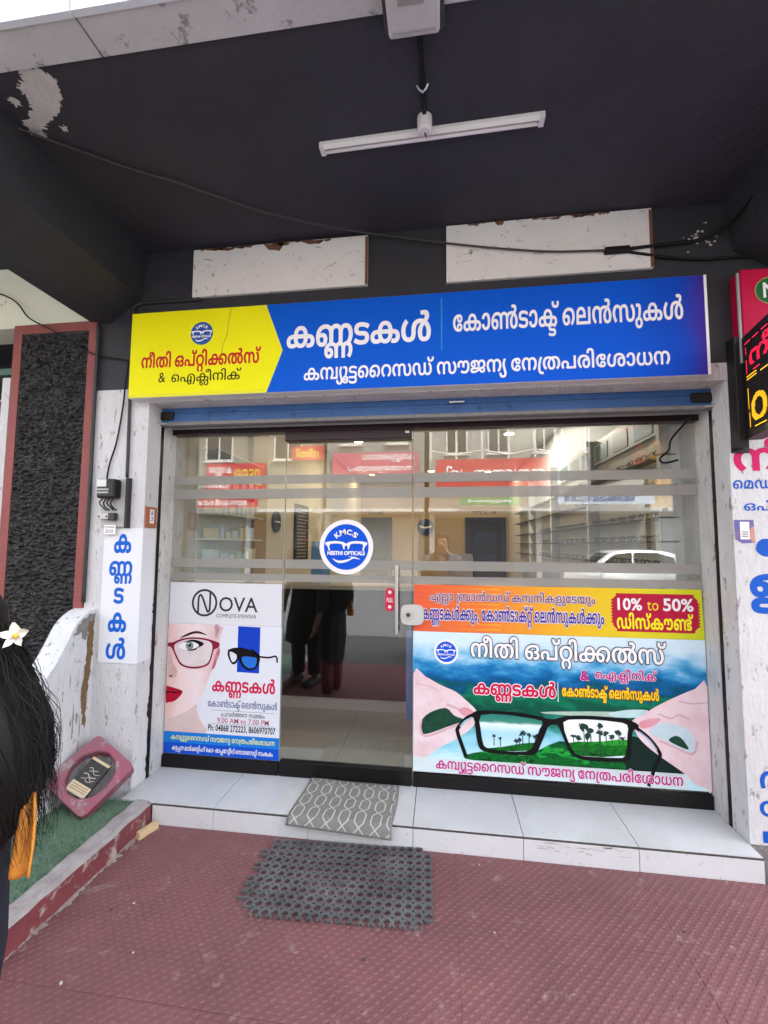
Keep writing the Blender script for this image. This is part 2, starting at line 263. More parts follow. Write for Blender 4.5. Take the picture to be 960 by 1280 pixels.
 45: (302, [[63,89,2082,89,2107,75,2118,54,118,43,2118,34,2113,21,110,16,105,23,178,23,178,0,89,0,78,14,2082,18,2088,31,88,40,2088,51,2076,66,63,66,2055,66,2044,59,2039,48,39,41,2039,31,2046,17,51,12,28,-3,2019,7,2008,28,8,42,2008,56,2022,77,2047,89], [219,143,2236,143,2261,134,269,126,2279,117,2287,92,287,72,287,0,152,0,152,71,2152,85,2156,106,2164,120,170,126,2178,134,2203,143], [220,119,2211,119,2198,114,194,110,2189,105,2184,88,184,70,184,23,256,23,256,68,2256,86,2250,105,246,110,2241,114,2228,119]]),
 46: (348, [[96,143,2118,143,2147,130,157,118,163,103,168,64,168,0,136,0,136,70,2136,88,2130,105,125,110,2120,115,2107,119,96,119,2079,119,2053,105,2039,78,39,60,39,58,2039,44,2045,27,2057,19,64,19,2069,19,2077,24,2082,34,82,41,2082,51,2072,63,62,63,2052,63,2035,53,27,44,24,65,2031,73,2055,85,69,85,2083,85,2102,75,2112,56,112,43,2112,28,2101,8,2079,-3,64,-3,2050,-3,2025,10,2010,38,10,60,2010,87,2033,124,2072,143], [332,140,332,0,217,0,206,15,2214,24,2225,42,2231,61,231,73,2231,88,2222,108,2206,119,195,119,2187,119,2177,114,173,109,2170,104,2168,90,168,77,168,0,136,0,136,62,150,106,151,122,2159,133,2182,143,198,143,2218,143,2247,125,2263,94,263,74,2263,62,2258,43,2250,27,245,20,237,23,301,23,301,140]]),
 47: (178, [[108,143,2126,143,2154,134,2170,118,170,106,2170,100,2166,90,163,86,2159,81,2145,76,130,76,122,76,2114,76,2107,75,105,74,2103,73,2101,70,101,68,2101,63,2113,60,123,60,127,60,2140,60,2157,56,161,51,2166,47,2170,37,170,30,2170,21,2159,5,2138,-3,120,-3,2110,-3,2092,-1,2076,3,69,6,79,27,2088,24,2107,20,118,20,2131,20,2140,25,140,29,2140,35,2132,38,125,38,121,38,2102,38,2082,44,77,50,2075,53,2072,62,72,67,2072,74,2076,85,81,89,2086,93,2103,99,118,99,127,99,2133,99,2139,101,139,106,2139,113,2122,119,107,119,2085,119,2057,103,2044,73,44,54,2044,41,2047,16,50,4,21,-1,2017,11,2012,42,12,55,2012,82,2033,121,2076,143]]),
 48: (196, [[95,143,2117,143,2149,133,159,124,2167,118,2177,101,2181,79,181,65,181,0,14,0,14,65,2014,79,2019,101,2028,118,36,124,2046,133,2074,143], [79,119,2071,119,2057,110,53,103,2050,97,2046,79,46,66,46,17,40,17,2056,30,2081,57,2096,85,96,99,2096,105,2093,114,2086,119], [127,94,2127,82,2116,57,2096,32,83,19,78,22,2085,23,2098,23,103,23,150,23,150,63,2150,80,2143,102,2129,116,117,120,118,122,2121,117,2127,104]]),
 49: (277, [[177,-3,2164,-3,2143,2,131,7,2129,8,2124,10,123,11,2108,20,2090,44,2082,70,82,84,2082,93,2086,108,89,114,91,117,2097,126,2112,138,2131,143,141,143,2168,143,2199,112,199,83,2199,60,2177,25,160,13,2158,12,2154,10,151,8,2140,3,2115,-3,100,-3,2078,-3,2044,10,2021,32,2009,64,9,83,2009,101,2023,128,2050,143,70,143,2085,143,2110,131,118,120,94,104,2090,111,2078,120,69,120,2061,120,2048,111,2041,95,41,83,2041,65,2056,36,2083,20,102,20,2108,20,2119,21,124,22,2127,23,2132,24,134,25,2143,29,2157,45,2167,69,167,83,2167,97,2159,113,2147,120,141,120,2133,120,2120,112,2114,95,114,83,2114,70,2122,46,2136,29,146,24,2148,23,2152,23,154,23,2158,21,2170,20,177,20,2195,20,2221,34,2235,60,235,78,2235,91,2227,116,218,128,242,143,2255,128,2267,96,267,79,2267,62,2257,33,2235,10,2201,-3]]),
 50: (198, [[96,143,2119,143,2154,130,2177,107,2188,77,188,60,2188,38,2174,10,2148,-3,130,-3,2112,-3,2089,12,2078,36,78,51,2078,74,2103,102,126,102,2141,102,2163,87,2176,64,177,51,166,52,2164,59,2156,71,2143,80,134,80,2120,80,2108,64,108,50,2108,41,2113,28,2123,20,131,20,2140,20,2151,29,2157,46,157,61,2157,63,2157,72,156,77,2156,78,2156,82,155,83,2153,93,2139,109,2115,119,99,119,2080,119,2055,107,2042,85,42,70,2042,58,2048,38,2060,23,69,15,49,-3,2038,5,2020,26,2009,53,9,70,2009,84,2019,110,2040,131,2073,143]]),
 51: (180, [[90,143,2112,143,2142,131,2161,111,2170,84,170,70,2170,53,2160,27,2143,6,131,-3,111,15,2118,22,2131,37,2138,56,138,69,2138,84,2126,106,2105,119,90,119,2076,119,2054,106,2042,84,42,70,2042,58,2048,38,2060,23,69,15,49,-3,2038,5,2020,26,2009,53,9,70,2009,84,2019,110,2039,131,2070,143]]),
 52: (228, [[211,140,211,0,15,0,15,77,2015,96,2024,119,32,126,2040,134,2064,143,80,143,2096,143,2121,134,128,126,2137,118,2145,94,145,77,145,54,46,54,46,23,180,23,180,140], [80,120,2062,120,2046,99,46,81,46,77,114,77,114,80,2114,100,2097,120]]),
 53: (191, [[101,120,2088,120,2067,116,2050,109,2039,99,37,92,2037,91,2038,89,37,89,2037,86,2036,81,36,78,2036,65,2046,52,56,52,2065,52,2073,62,73,70,2073,74,2069,82,2062,87,56,87,2047,87,2034,79,28,75,14,82,2018,87,2033,98,2052,106,62,106,2076,106,2094,96,2102,80,102,70,2102,59,2093,42,2072,31,56,31,2042,31,2021,42,2010,64,10,80,2010,92,2021,115,2044,133,2080,143,104,143,2130,143,2163,133,2179,115,179,101,2179,92,2169,77,2150,68,136,65,119,75,119,82,121,82,2128,82,2138,83,141,86,2145,88,2147,94,147,99,2147,105,2139,114,2119,120], [182,38,2182,29,2176,15,170,11,2166,7,2154,2,2136,0,122,0,72,0,2062,0,2052,-1,50,-3,2046,-4,2043,-10,43,-13,2043,-16,2045,-21,48,-23,2051,-25,2061,-27,72,-27,177,-27,177,-50,68,-50,2054,-50,2033,-46,27,-42,2019,-37,2012,-23,12,-14,2012,-5,2019,10,27,15,2031,18,2041,21,2056,23,67,23,119,23,2129,23,2141,25,145,28,2147,30,2150,36,150,41,2150,45,2147,52,143,54,2140,56,2131,58,122,58,119,58,119,78,146,75,2165,70,2182,51]]),
 55: (256, [[90,143,2111,143,2142,131,2161,111,2170,85,170,72,2170,57,2162,35,2150,17,142,8,144,23,208,23,208,140,240,140,240,0,123,0,112,17,2119,23,2131,37,2138,56,138,69,2138,84,2126,106,2105,119,90,119,2075,119,2054,106,2042,84,42,70,2042,58,2048,38,2060,23,69,15,49,-3,2038,5,2020,26,2009,53,9,70,2009,84,2019,110,2039,131,2070,143]]),
 56: (278, [[180,143,2201,143,2233,131,2256,109,2268,79,268,60,2268,38,2254,10,2228,-3,210,-3,2192,-3,2169,12,2157,36,157,51,2157,74,2183,102,206,102,2221,102,2243,87,2256,64,257,51,245,52,2244,59,2235,71,2222,80,214,80,2200,80,2188,64,188,50,2188,41,2193,28,2203,20,211,20,2219,20,2231,29,2237,46,237,61,2237,63,2237,72,236,77,2236,78,2237,82,236,83,2234,93,2220,109,2197,119,181,119,2170,119,2154,115,148,110,2140,103,2133,80,133,64,133,62,2133,46,2127,22,119,13,2112,6,2090,-3,74,-3,2055,-3,2025,14,2009,45,9,66,2009,83,2018,110,2034,133,46,143,67,125,2059,117,2047,99,2041,79,41,67,2041,52,2050,31,2064,21,73,21,2082,21,2092,26,95,31,2099,37,2101,54,101,64,101,67,2101,90,2113,118,123,126,2134,135,2161,143]]),
 58: (324, [[166,143,2179,143,2200,135,207,127,2212,122,2218,109,2222,90,222,76,222,68,2222,54,2224,37,228,31,2231,26,2241,21,250,21,2260,21,2274,31,2283,52,283,67,2283,79,2277,99,2265,117,257,125,278,143,2290,133,2306,110,2315,83,315,66,2315,45,2298,14,2269,-3,249,-3,2233,-3,2211,6,204,13,2199,19,2192,34,2190,52,190,64,190,72,2190,89,2187,105,183,110,2180,115,2170,119,163,119,2156,119,2146,115,143,111,2139,106,2135,91,135,78,135,0,104,0,104,75,2104,89,2102,104,98,109,2095,114,2083,119,77,119,2067,119,2051,108,2041,87,41,73,2041,61,2047,41,2059,24,67,15,45,-3,2034,8,2018,30,2009,57,9,74,2009,94,2025,125,2054,143,75,143,2091,143,2113,132,122,122,119,122,2128,132,2149,143]]),
 64: (138, [[128,70,2128,56,2122,29,2107,9,2083,-3,64,-3,2049,-3,2028,6,2014,20,2007,37,5,45,37,50,2039,44,2044,30,2055,20,65,20,2076,20,2089,33,2095,55,95,70,2095,85,2089,107,2076,120,66,120,2057,120,2046,110,2039,97,38,90,6,96,2008,104,2017,121,2031,134,2052,143,67,143,2084,143,2108,131,2122,111,2128,85]]),
 65: (65, [[-6,212,2004,212,2020,208,27,203,2035,198,2044,183,2048,159,48,140,48,0,16,0,16,134,2016,147,2015,165,2012,177,10,181,2007,185,1999,189,-7,189,1989,189,1980,185,1974,176,-26,169,1974,167,1975,162,-25,160,-55,156,1944,159,1943,166,-57,169,1943,183,1956,202,1979,212]]),
 66: (65, [[-24,212,1989,212,2011,207,22,201,2037,191,2048,159,48,131,48,0,16,0,16,129,2016,143,2014,164,2009,178,4,183,1999,189,1984,193,-27,193,1968,193,1959,190,1953,183,-47,177,1953,172,1959,165,-34,165,1974,165,1980,174,-20,180,1980,185,1974,195,-31,198,-2,194,2000,191,2003,183,3,178,2003,169,1995,154,1979,144,-35,144,1954,144,1938,152,1928,167,-72,177,1928,187,1939,203,1960,212]]),
 67: (91, [[42,-58,2019,-58,1992,-33,-8,-13,1992,0,2005,20,2028,31,42,31,2057,31,2079,20,2092,1,92,-13,2092,-27,2079,-47,2057,-58], [42,-37,2052,-37,2064,-25,64,-13,2064,-2,2052,10,42,10,2033,10,2020,-2,20,-14,2020,-25,2033,-37], [32,143,2048,143,2067,131,2074,112,74,101,2074,83,2065,45,58,23,29,27,2035,47,2042,81,42,95,2042,105,2035,119,24,119,2021,119,2013,118,10,117,5,140,2010,141,2024,143]]),
 68: (91, [[42,-58,2019,-58,1992,-33,-8,-13,1992,0,2005,20,2028,31,42,31,2057,31,2080,20,2092,1,92,-13,2092,-27,2079,-47,2057,-58], [42,11,2031,11,2016,-1,16,-13,2016,-26,2031,-38,42,-38,2053,-38,2069,-26,69,-13,2069,-1,2054,11], [42,-25,2028,-25,2014,-9,14,4,2014,9,2019,19,24,25,36,18,2031,17,2027,10,27,7,2027,3,2031,-3,2038,-6,43,-6,2047,-6,2054,-3,2058,3,58,7,2058,9,2054,15,50,17,61,25,2066,19,2071,10,71,4,2071,-3,2066,-16,2053,-25], [32,143,2048,143,2067,131,2074,112,74,101,2074,83,2065,45,58,23,29,27,2035,47,2042,81,42,95,2042,105,2035,119,24,119,2021,119,2013,118,10,117,5,140,2010,141,2024,143]]),
 71: (191, [[64,-3,2050,-3,2025,10,2009,38,9,60,2009,79,2022,109,2047,131,2080,143,101,143,2121,143,2152,132,2172,112,2181,85,181,70,2181,53,2171,26,2154,6,142,-3,122,15,2130,22,2142,37,2149,56,149,69,2149,84,2138,107,2115,119,98,119,2080,119,2053,103,2039,76,39,59,2039,45,2045,27,2056,19,64,19,2069,19,2077,24,2082,34,82,41,2082,51,2071,63,62,63,2052,63,2035,53,27,44,24,65,2031,73,2054,85,68,85,2082,85,2102,75,2112,56,112,43,2112,28,2101,8,2079,-3]]),
 72: (158, [[96,-3,2078,-3,2047,6,2023,24,2009,51,9,71,2009,90,2023,117,2048,134,2079,143,97,143,2116,143,2139,133,2149,117,149,107,2149,96,2139,81,2121,73,110,73,2095,73,2077,82,2070,98,70,107,2070,112,2073,120,74,123,104,128,2100,125,2095,114,95,108,2095,102,2101,93,109,93,2116,93,2122,101,122,106,2122,114,2111,121,102,121,2098,121,2091,121,88,121,2073,120,2052,108,2040,85,40,71,2040,56,2051,33,2072,20,87,19,2090,19,2097,19,100,19,2106,19,2115,22,2121,29,121,34,2121,39,2115,47,108,47,2100,47,2093,38,93,32,2093,26,2098,15,103,12,73,17,2071,20,2069,29,69,34,2069,43,2076,58,2094,67,109,67,2120,67,2138,59,2148,44,148,33,2148,23,2137,7,2114,-3]]),
 73: (382, [[64,-3,2050,-3,2025,10,2009,38,9,60,2009,79,2022,109,2047,131,2080,143,101,143,2121,143,2152,132,2172,112,2181,85,181,70,2181,53,2171,26,2154,6,142,-3,122,15,2130,22,2142,37,2149,56,149,69,2149,84,2138,107,2115,119,98,119,2080,119,2053,103,2039,76,39,59,2039,45,2045,27,2056,19,64,19,2069,19,2077,24,2082,34,82,41,2082,51,2071,63,62,63,2052,63,2035,53,27,44,24,65,2031,73,2054,85,68,85,2082,85,2102,75,2112,56,112,43,2112,28,2101,8,2079,-3], [255,-3,2241,-3,2216,10,2200,38,200,60,2200,79,2213,109,2238,131,2271,143,292,143,2312,143,2343,132,2363,112,2372,85,372,70,2372,53,2362,26,2344,6,333,-3,313,15,2321,22,2333,37,2340,56,340,69,2340,84,2329,107,2306,119,289,119,2271,119,2244,103,2229,76,229,59,2229,45,2236,27,2247,19,254,19,2260,19,2268,24,2272,34,272,41,2272,51,2262,63,253,63,2243,63,2226,53,218,44,215,65,2222,73,2245,85,259,85,2273,85,2292,75,2303,56,303,43,2303,28,2291,8,2270,-3]]),
 77: (0, [[-29,149,1954,149,1932,159,1921,177,-79,190,1921,194,1923,203,-76,207,-48,202,1951,199,1950,194,-50,191,1950,183,1956,174,1966,171,-28,171,1978,171,1988,174,1993,183,-7,191,1993,194,1993,199,-8,202,19,207,2020,203,2021,194,21,190,2021,177,2011,159,1988,149]]),
 83: (201, [[136,143,2154,143,2179,126,2192,97,192,77,2192,52,2175,16,2141,-3,117,-3,2098,-3,2069,4,56,11,69,33,2080,27,2101,21,114,21,2132,21,2151,35,2160,60,160,76,2160,99,2146,119,134,119,2128,119,2120,115,117,110,2115,107,2114,97,114,87,114,65,83,65,83,83,2083,94,2081,107,79,111,2076,115,2068,119,63,119,2051,119,2040,104,40,94,2040,86,2042,75,43,71,13,64,2011,71,2008,88,8,95,2008,108,2019,129,2042,143,60,143,2074,143,2093,133,100,125,96,125,2104,135,2124,143]]),
 116: (406, [[96,143,2118,143,2147,130,157,118,150,122,2159,132,2182,143,197,143,2214,143,2236,131,245,120,244,110,257,74,257,0,225,0,225,78,2225,91,2222,107,218,111,2214,115,2204,119,197,119,2190,119,2179,115,176,111,2172,106,2168,91,168,76,168,0,136,0,136,70,2136,88,2130,105,125,110,2120,115,2106,119,96,119,2079,119,2053,105,2039,78,39,60,39,58,2039,44,2045,27,2057,19,64,19,2069,19,2077,24,2082,34,82,41,2082,51,2072,63,62,63,2052,63,2035,53,27,44,24,65,2031,73,2055,85,69,85,2083,85,2102,75,2112,56,112,43,2112,28,2101,8,2079,-3,64,-3,2050,-3,2025,10,2010,38,10,60,2010,87,2033,124,2072,143], [340,-3,2322,-3,2298,11,2285,37,285,56,2285,67,2292,90,2309,113,323,124,328,131,2337,139,2348,153,348,161,2348,167,2340,176,330,176,2325,176,2316,174,313,173,307,195,2313,197,2330,199,339,199,2355,199,2373,189,2379,174,379,167,2379,153,2365,131,351,119,347,114,2336,106,2323,86,2317,65,317,55,2317,43,2322,28,2333,20,340,20,2352,20,2364,37,364,55,2364,66,2357,89,2344,107,334,113,2328,116,2315,120,305,120,2294,120,2278,115,272,111,2267,107,2261,96,2257,78,257,63,257,25,228,25,228,72,238,116,2245,124,2262,136,2287,143,304,143,2316,143,2337,139,346,135,2347,134,2349,133,350,133,2366,125,2386,101,2396,72,396,57,2396,29,2368,-3]]),
 117: (285, [[76,143,2088,143,2105,138,2118,128,125,120,136,58,136,0,105,0,105,77,2105,90,2102,104,99,109,2096,114,2085,119,77,119,2068,119,2051,109,2041,88,41,73,2041,61,2047,41,2059,24,67,15,45,-3,2034,8,2018,30,2009,57,9,73,2009,94,2025,125,2055,143], [219,-3,2201,-3,2177,11,2164,37,164,56,2164,67,2172,90,2188,113,202,124,207,131,2216,139,2227,153,227,161,2227,167,2219,176,209,176,2204,176,2195,174,193,173,187,195,2192,197,2209,199,219,199,2235,199,2252,189,2259,174,259,167,2259,153,2244,131,231,119,226,114,2216,106,2202,86,2196,65,196,55,2196,43,2202,28,2212,20,220,20,2231,20,2243,37,243,55,2243,66,2237,89,2223,107,213,113,2207,116,2194,120,184,120,2173,120,2157,115,151,111,2147,107,2140,96,2136,78,136,63,136,25,107,25,107,72,117,116,2124,124,2142,136,2166,143,183,143,2195,143,2216,139,225,135,2226,134,2228,133,229,133,2245,125,2265,101,2276,72,276,57,2276,29,2247,-3]]),
 118: (198, [[132,-3,2114,-3,2090,11,2077,37,77,56,2077,67,2084,90,2101,113,115,124,120,131,2129,139,2140,153,140,161,2140,167,2132,176,122,176,2117,176,2108,174,105,173,99,195,2105,197,2122,199,132,199,2148,199,2165,189,2172,174,172,167,2172,153,2157,131,144,119,139,114,2128,106,2115,86,2109,65,109,55,2109,43,2114,28,2125,20,133,20,2144,20,2156,37,156,55,2156,64,2152,80,2145,96,2134,109,126,113,2120,116,2106,120,96,120,2078,120,2054,107,2042,85,42,70,2042,58,2048,38,2060,23,69,15,49,-3,2037,5,2020,26,2009,53,9,70,2009,85,2020,111,2041,131,2073,143,95,143,2108,143,2129,139,138,135,2139,134,2141,133,142,133,2158,125,2178,101,2188,72,188,57,2188,29,2160,-3]]),
 119: (323, [[196,143,2212,143,2235,140,2253,135,261,131,269,128,2292,116,2314,78,314,56,2314,29,2285,-3,257,-3,2240,-3,2215,11,2203,37,203,56,2203,67,2210,90,2227,113,240,124,245,131,2255,139,2266,153,266,161,2266,167,2257,176,248,176,2243,176,2234,174,231,173,225,195,2230,197,2248,199,257,199,2273,199,2290,189,2297,174,297,167,2297,153,2283,131,269,119,265,114,2254,106,2240,86,2234,65,234,55,2234,43,2240,28,2251,20,258,20,2270,20,2282,37,282,54,2282,66,2274,88,2259,105,248,110,240,113,2230,116,2209,119,196,119,2185,119,2163,116,153,113,145,110,2131,103,2111,75,111,53,2111,41,2118,26,2130,20,136,20,2143,20,2154,26,2161,42,161,56,2161,70,2152,93,2136,110,125,115,119,117,2114,119,2104,120,98,120,2079,120,2054,107,2042,84,42,70,2042,58,2048,38,2060,23,69,15,49,-3,2037,5,2020,26,2009,53,9,70,2009,84,2019,110,2040,131,2072,143,94,143,2108,143,2131,138,141,133,148,129,2168,118,2193,81,193,56,2193,37,2180,11,2154,-3,136,-3,2118,-3,2093,11,2079,37,79,54,2079,70,2090,96,2110,117,125,125,130,129,2143,136,2175,143]]),
 120: (280, [[214,199,2230,199,2247,189,2254,174,254,167,2254,153,2239,131,226,119,221,114,2210,106,2197,86,2191,65,191,55,2191,43,2196,28,2207,20,215,20,2226,20,2238,37,238,55,2238,64,2235,80,2228,95,2217,108,209,113,2204,116,2190,120,181,120,2171,120,2155,115,149,110,2140,103,2134,80,134,64,134,62,2134,51,2131,34,2125,19,120,13,2113,6,2091,-3,75,-3,2055,-3,2026,14,2009,45,9,66,2009,83,2018,110,2034,133,46,143,67,125,2059,117,2047,99,2041,79,41,67,2041,52,2050,31,2064,21,73,21,2082,21,2093,26,96,31,2099,37,2102,54,102,64,102,68,2102,90,2113,118,123,126,2134,135,2162,143,181,143,2192,143,2212,139,220,135,225,133,2240,125,2260,102,2270,73,270,57,2270,29,2242,-3,214,-3,2196,-3,2172,11,2159,37,159,56,2159,67,2166,90,2183,113,197,124,202,131,2211,139,2222,153,222,161,2222,167,2214,176,204,176,2199,176,2190,174,187,173,181,195,2187,197,2204,199]]),
 160: (69, [[-7,-17,1993,-18,1993,-22,-7,-24,1993,-28,1996,-38,2005,-44,14,-44,2025,-44,2036,-33,36,-24,2036,-18,2033,-8,2028,8,23,19,2018,32,2010,61,10,76,2010,93,2021,126,29,140,61,140,2054,128,2046,107,2042,88,42,78,2042,64,2049,41,53,28,2058,17,2064,-1,2067,-16,67,-24,2067,-46,2038,-68,14,-68,1987,-68,1961,-44,-39,-24,1961,-22,1961,-16,-38,-14]]),
 162: (71, [[72,140,2061,115,2047,73,2042,36,42,18,2042,2,2049,-17,2064,-24,73,-24,2077,-24,2084,-24,88,-23,91,-47,2085,-48,2075,-48,69,-48,2049,-48,2023,-33,2010,-3,10,17,2010,38,2017,77,2030,117,39,140]]),
 163: (403, [[140,143,2163,143,2191,124,2205,91,205,70,2205,47,2189,14,2161,-3,140,-3,2125,-3,2100,7,92,16,2084,26,2075,53,75,70,2075,104,2109,143], [140,120,2123,120,2106,95,106,70,2106,54,2114,32,2129,20,140,20,2151,20,2166,31,2174,54,174,70,2174,87,2166,109,2151,120], [56,-3,2033,-3,2008,20,8,39,2008,52,2019,69,28,75,2034,78,2049,83,2071,85,87,85,261,85,2275,85,2292,83,2304,78,309,74,2317,68,2324,51,324,41,2324,21,2299,-3,276,-3,2260,-3,2235,9,2222,34,222,53,2222,58,2222,68,223,72,2224,74,2224,77,224,79,2228,94,2243,118,2266,134,2295,143,311,143,2333,143,2364,131,2384,111,2393,84,393,70,2393,53,2383,26,2365,6,354,-3,334,15,2341,22,2354,37,2361,56,361,69,2361,84,2349,106,2326,119,310,119,2296,119,2272,109,2257,90,253,77,2252,75,2252,72,252,70,2251,66,2250,58,250,53,2250,41,2257,26,2268,19,275,19,2284,19,2294,29,294,38,2294,44,2290,52,287,55,2283,59,2271,62,257,62,81,62,2067,62,2052,60,47,56,2043,54,2038,46,38,40,2038,33,2043,24,2053,20,61,20,2068,20,2083,25,91,32,106,12,2098,6,2083,0,2067,-3]]),
 165: (278, [[56,-3,2033,-3,2008,20,8,39,2008,52,2019,69,28,75,2034,78,2049,83,2071,85,87,85,194,85,2216,85,2244,80,254,73,2261,68,2271,52,271,39,2271,20,2247,-1,227,-1,2220,-1,2204,3,199,4,204,22,2207,21,2215,20,219,20,2229,20,2240,30,240,39,2240,46,2235,54,231,56,2225,60,2209,62,195,62,81,62,2067,62,2052,60,47,56,2043,54,2038,46,38,40,2038,33,2043,24,2053,20,61,20,2068,20,2083,25,91,32,106,12,2098,6,2083,0,2067,-3], [140,143,2163,143,2191,124,2205,91,205,70,2205,46,2190,16,176,7,2169,3,2151,-3,140,-3,2125,-3,2100,7,92,16,2084,26,2075,53,75,70,2075,104,2109,143], [140,120,2123,120,2106,95,106,70,2106,54,2114,32,2129,20,140,20,2151,20,2166,31,2174,54,174,70,2174,87,2166,109,2151,120], [198,20,2216,20,2244,13,254,9,244,-10,2235,-6,2214,0,200,0,2186,0,2176,-6,176,-11,2176,-17,2188,-21,200,-21,205,-21,2223,-21,2241,-27,247,-33,2250,-37,2252,-46,252,-52,2252,-66,2228,-84,202,-84,2185,-84,2158,-78,146,-73,156,-54,2164,-58,2186,-64,200,-64,2214,-64,2225,-57,225,-52,2225,-46,2215,-41,205,-41,198,-41,2183,-41,2161,-36,155,-30,2152,-26,2149,-17,149,-11,2149,-3,2161,12,2183,20]]),
 166: (278, [[56,-3,2033,-3,2008,20,8,39,2008,52,2019,69,28,75,2034,78,2049,83,2071,85,87,85,194,85,2216,85,2244,80,254,73,2261,68,2271,52,271,39,2271,19,2244,-3,222,-3,2216,-3,2204,-2,198,0,204,22,2207,21,2215,20,219,20,2229,20,2240,30,240,39,2240,46,2235,54,231,56,2225,60,2209,62,195,62,81,62,2067,62,2052,60,47,56,2043,54,2038,46,38,40,2038,33,2043,24,2053,20,61,20,2068,20,2083,25,91,32,106,12,2098,6,2083,0,2067,-3], [140,143,2163,143,2191,124,2205,91,205,70,2205,46,2189,15,2161,0,140,0,2125,0,2101,7,92,16,2083,26,2075,53,75,70,2075,104,2109,143], [140,120,2123,120,2106,95,106,70,2106,54,2114,32,2129,20,140,20,2151,20,2166,31,2174,54,174,70,2174,87,2166,109,2151,120], [219,-84,2208,-84,2191,-79,185,-73,2179,-68,2172,-51,172,-38,172,-37,2172,-28,2168,-14,163,-9,2160,-6,2148,-1,140,-1,2132,-1,2116,-8,2106,-20,105,-31,2104,-33,2104,-38,104,-40,2104,-50,2109,-61,2117,-65,121,-65,2127,-65,2135,-58,135,-51,2135,-44,2128,-37,121,-37,2113,-37,2100,-45,94,-51,89,-35,2097,-28,2115,-18,125,-18,2142,-18,2159,-37,159,-51,2159,-66,2140,-84,121,-84,2102,-84,2080,-60,80,-39,2080,-26,2089,-5,2106,9,2128,16,141,16,2149,16,2164,14,2177,10,182,6,2190,0,2199,-18,199,-33,199,-34,2199,-42,2201,-53,204,-57,2206,-60,2214,-64,220,-64,2230,-64,2243,-50,243,-35,2243,-23,2235,-4,227,4,247,18,2258,7,2270,-18,270,-34,2270,-49,2258,-72,2236,-84]]),
 184: (149, [[71,143,2095,143,2131,133,143,126,129,105,2117,111,2091,119,73,119,2061,119,2046,114,2040,106,40,100,2040,97,2042,91,44,89,2048,85,2064,83,76,83,83,83,2103,83,2126,75,133,67,2137,62,2141,49,141,42,2141,29,2126,10,2099,0,80,0,9,0,9,23,74,23,2086,23,2100,26,104,29,2107,32,2109,38,109,42,2109,45,2106,52,103,54,2099,57,2089,59,79,59,71,59,2051,59,2023,67,16,75,2012,80,2008,92,8,100,2008,112,2021,132,2050,143], [76,-63,2062,-63,2036,-59,2014,-51,4,-45,17,-24,2026,-28,2043,-35,2063,-39,75,-39,2087,-39,2103,-34,2110,-25,110,-20,2110,-13,2101,-2,92,2,109,20,2119,17,2133,6,2141,-10,141,-20,2141,-33,2127,-52,2098,-63]]),
 190: (361, [[96,143,2118,143,2147,130,157,118,150,122,2159,132,2182,143,197,143,2213,143,2234,132,242,122,239,121,2249,133,2271,143,287,143,2308,143,2337,125,2352,94,352,74,2352,58,2343,31,2327,8,316,-2,294,15,2302,24,2314,41,2320,61,320,73,2320,87,2311,108,2295,119,285,119,2278,119,2266,114,263,109,2259,104,2257,89,257,74,257,4,225,4,225,78,2225,91,2222,107,218,111,2214,115,2204,119,197,119,2190,119,2179,115,176,111,2172,106,2168,91,168,76,168,4,136,4,136,70,2136,88,2130,105,125,110,2120,115,2106,119,96,119,2079,119,2053,105,2039,78,39,60,39,58,2039,44,2045,27,2057,19,64,19,2069,19,2077,24,2082,34,82,41,2082,51,2072,63,62,63,2052,63,2035,53,27,44,24,65,2031,73,2055,85,69,85,2083,85,2102,75,2112,56,112,43,2112,28,2101,8,2079,-3,64,-3,2050,-3,2025,10,2010,38,10,60,2010,87,2033,124,2072,143], [156,20,2175,20,2203,5,208,-10,188,-43,188,-39,2188,-27,2183,-12,178,-7,2174,-4,2163,0,155,0,2147,0,2130,-6,2118,-19,116,-30,2116,-32,2116,-38,116,-40,2116,-50,2121,-61,2128,-65,133,-65,2139,-65,2146,-58,146,-51,2146,-44,2139,-37,132,-37,2124,-37,2111,-45,105,-51,101,-35,2109,-28,2127,-18,137,-18,2154,-18,2170,-36,170,-51,2170,-66,2152,-84,133,-84,2113,-84,2091,-59,91,-38,2091,-20,2109,6,2139,20], [234,21,2247,21,2262,13,269,6,266,6,2273,13,2290,21,301,21,2316,21,2338,8,2350,-15,350,-31,2350,-47,2338,-74,327,-84,307,-71,2315,-63,2323,-43,323,-30,2323,-14,2309,0,300,0,2295,0,2288,-3,285,-6,2283,-10,2281,-20,281,-31,281,-83,254,-83,254,-32,2254,-21,2252,-9,249,-6,2247,-3,2240,0,235,0,2230,0,2223,-3,220,-6,2217,-9,2215,-20,215,-31,215,-83,188,-83,188,-41,198,4,2206,13,2224,21]]),
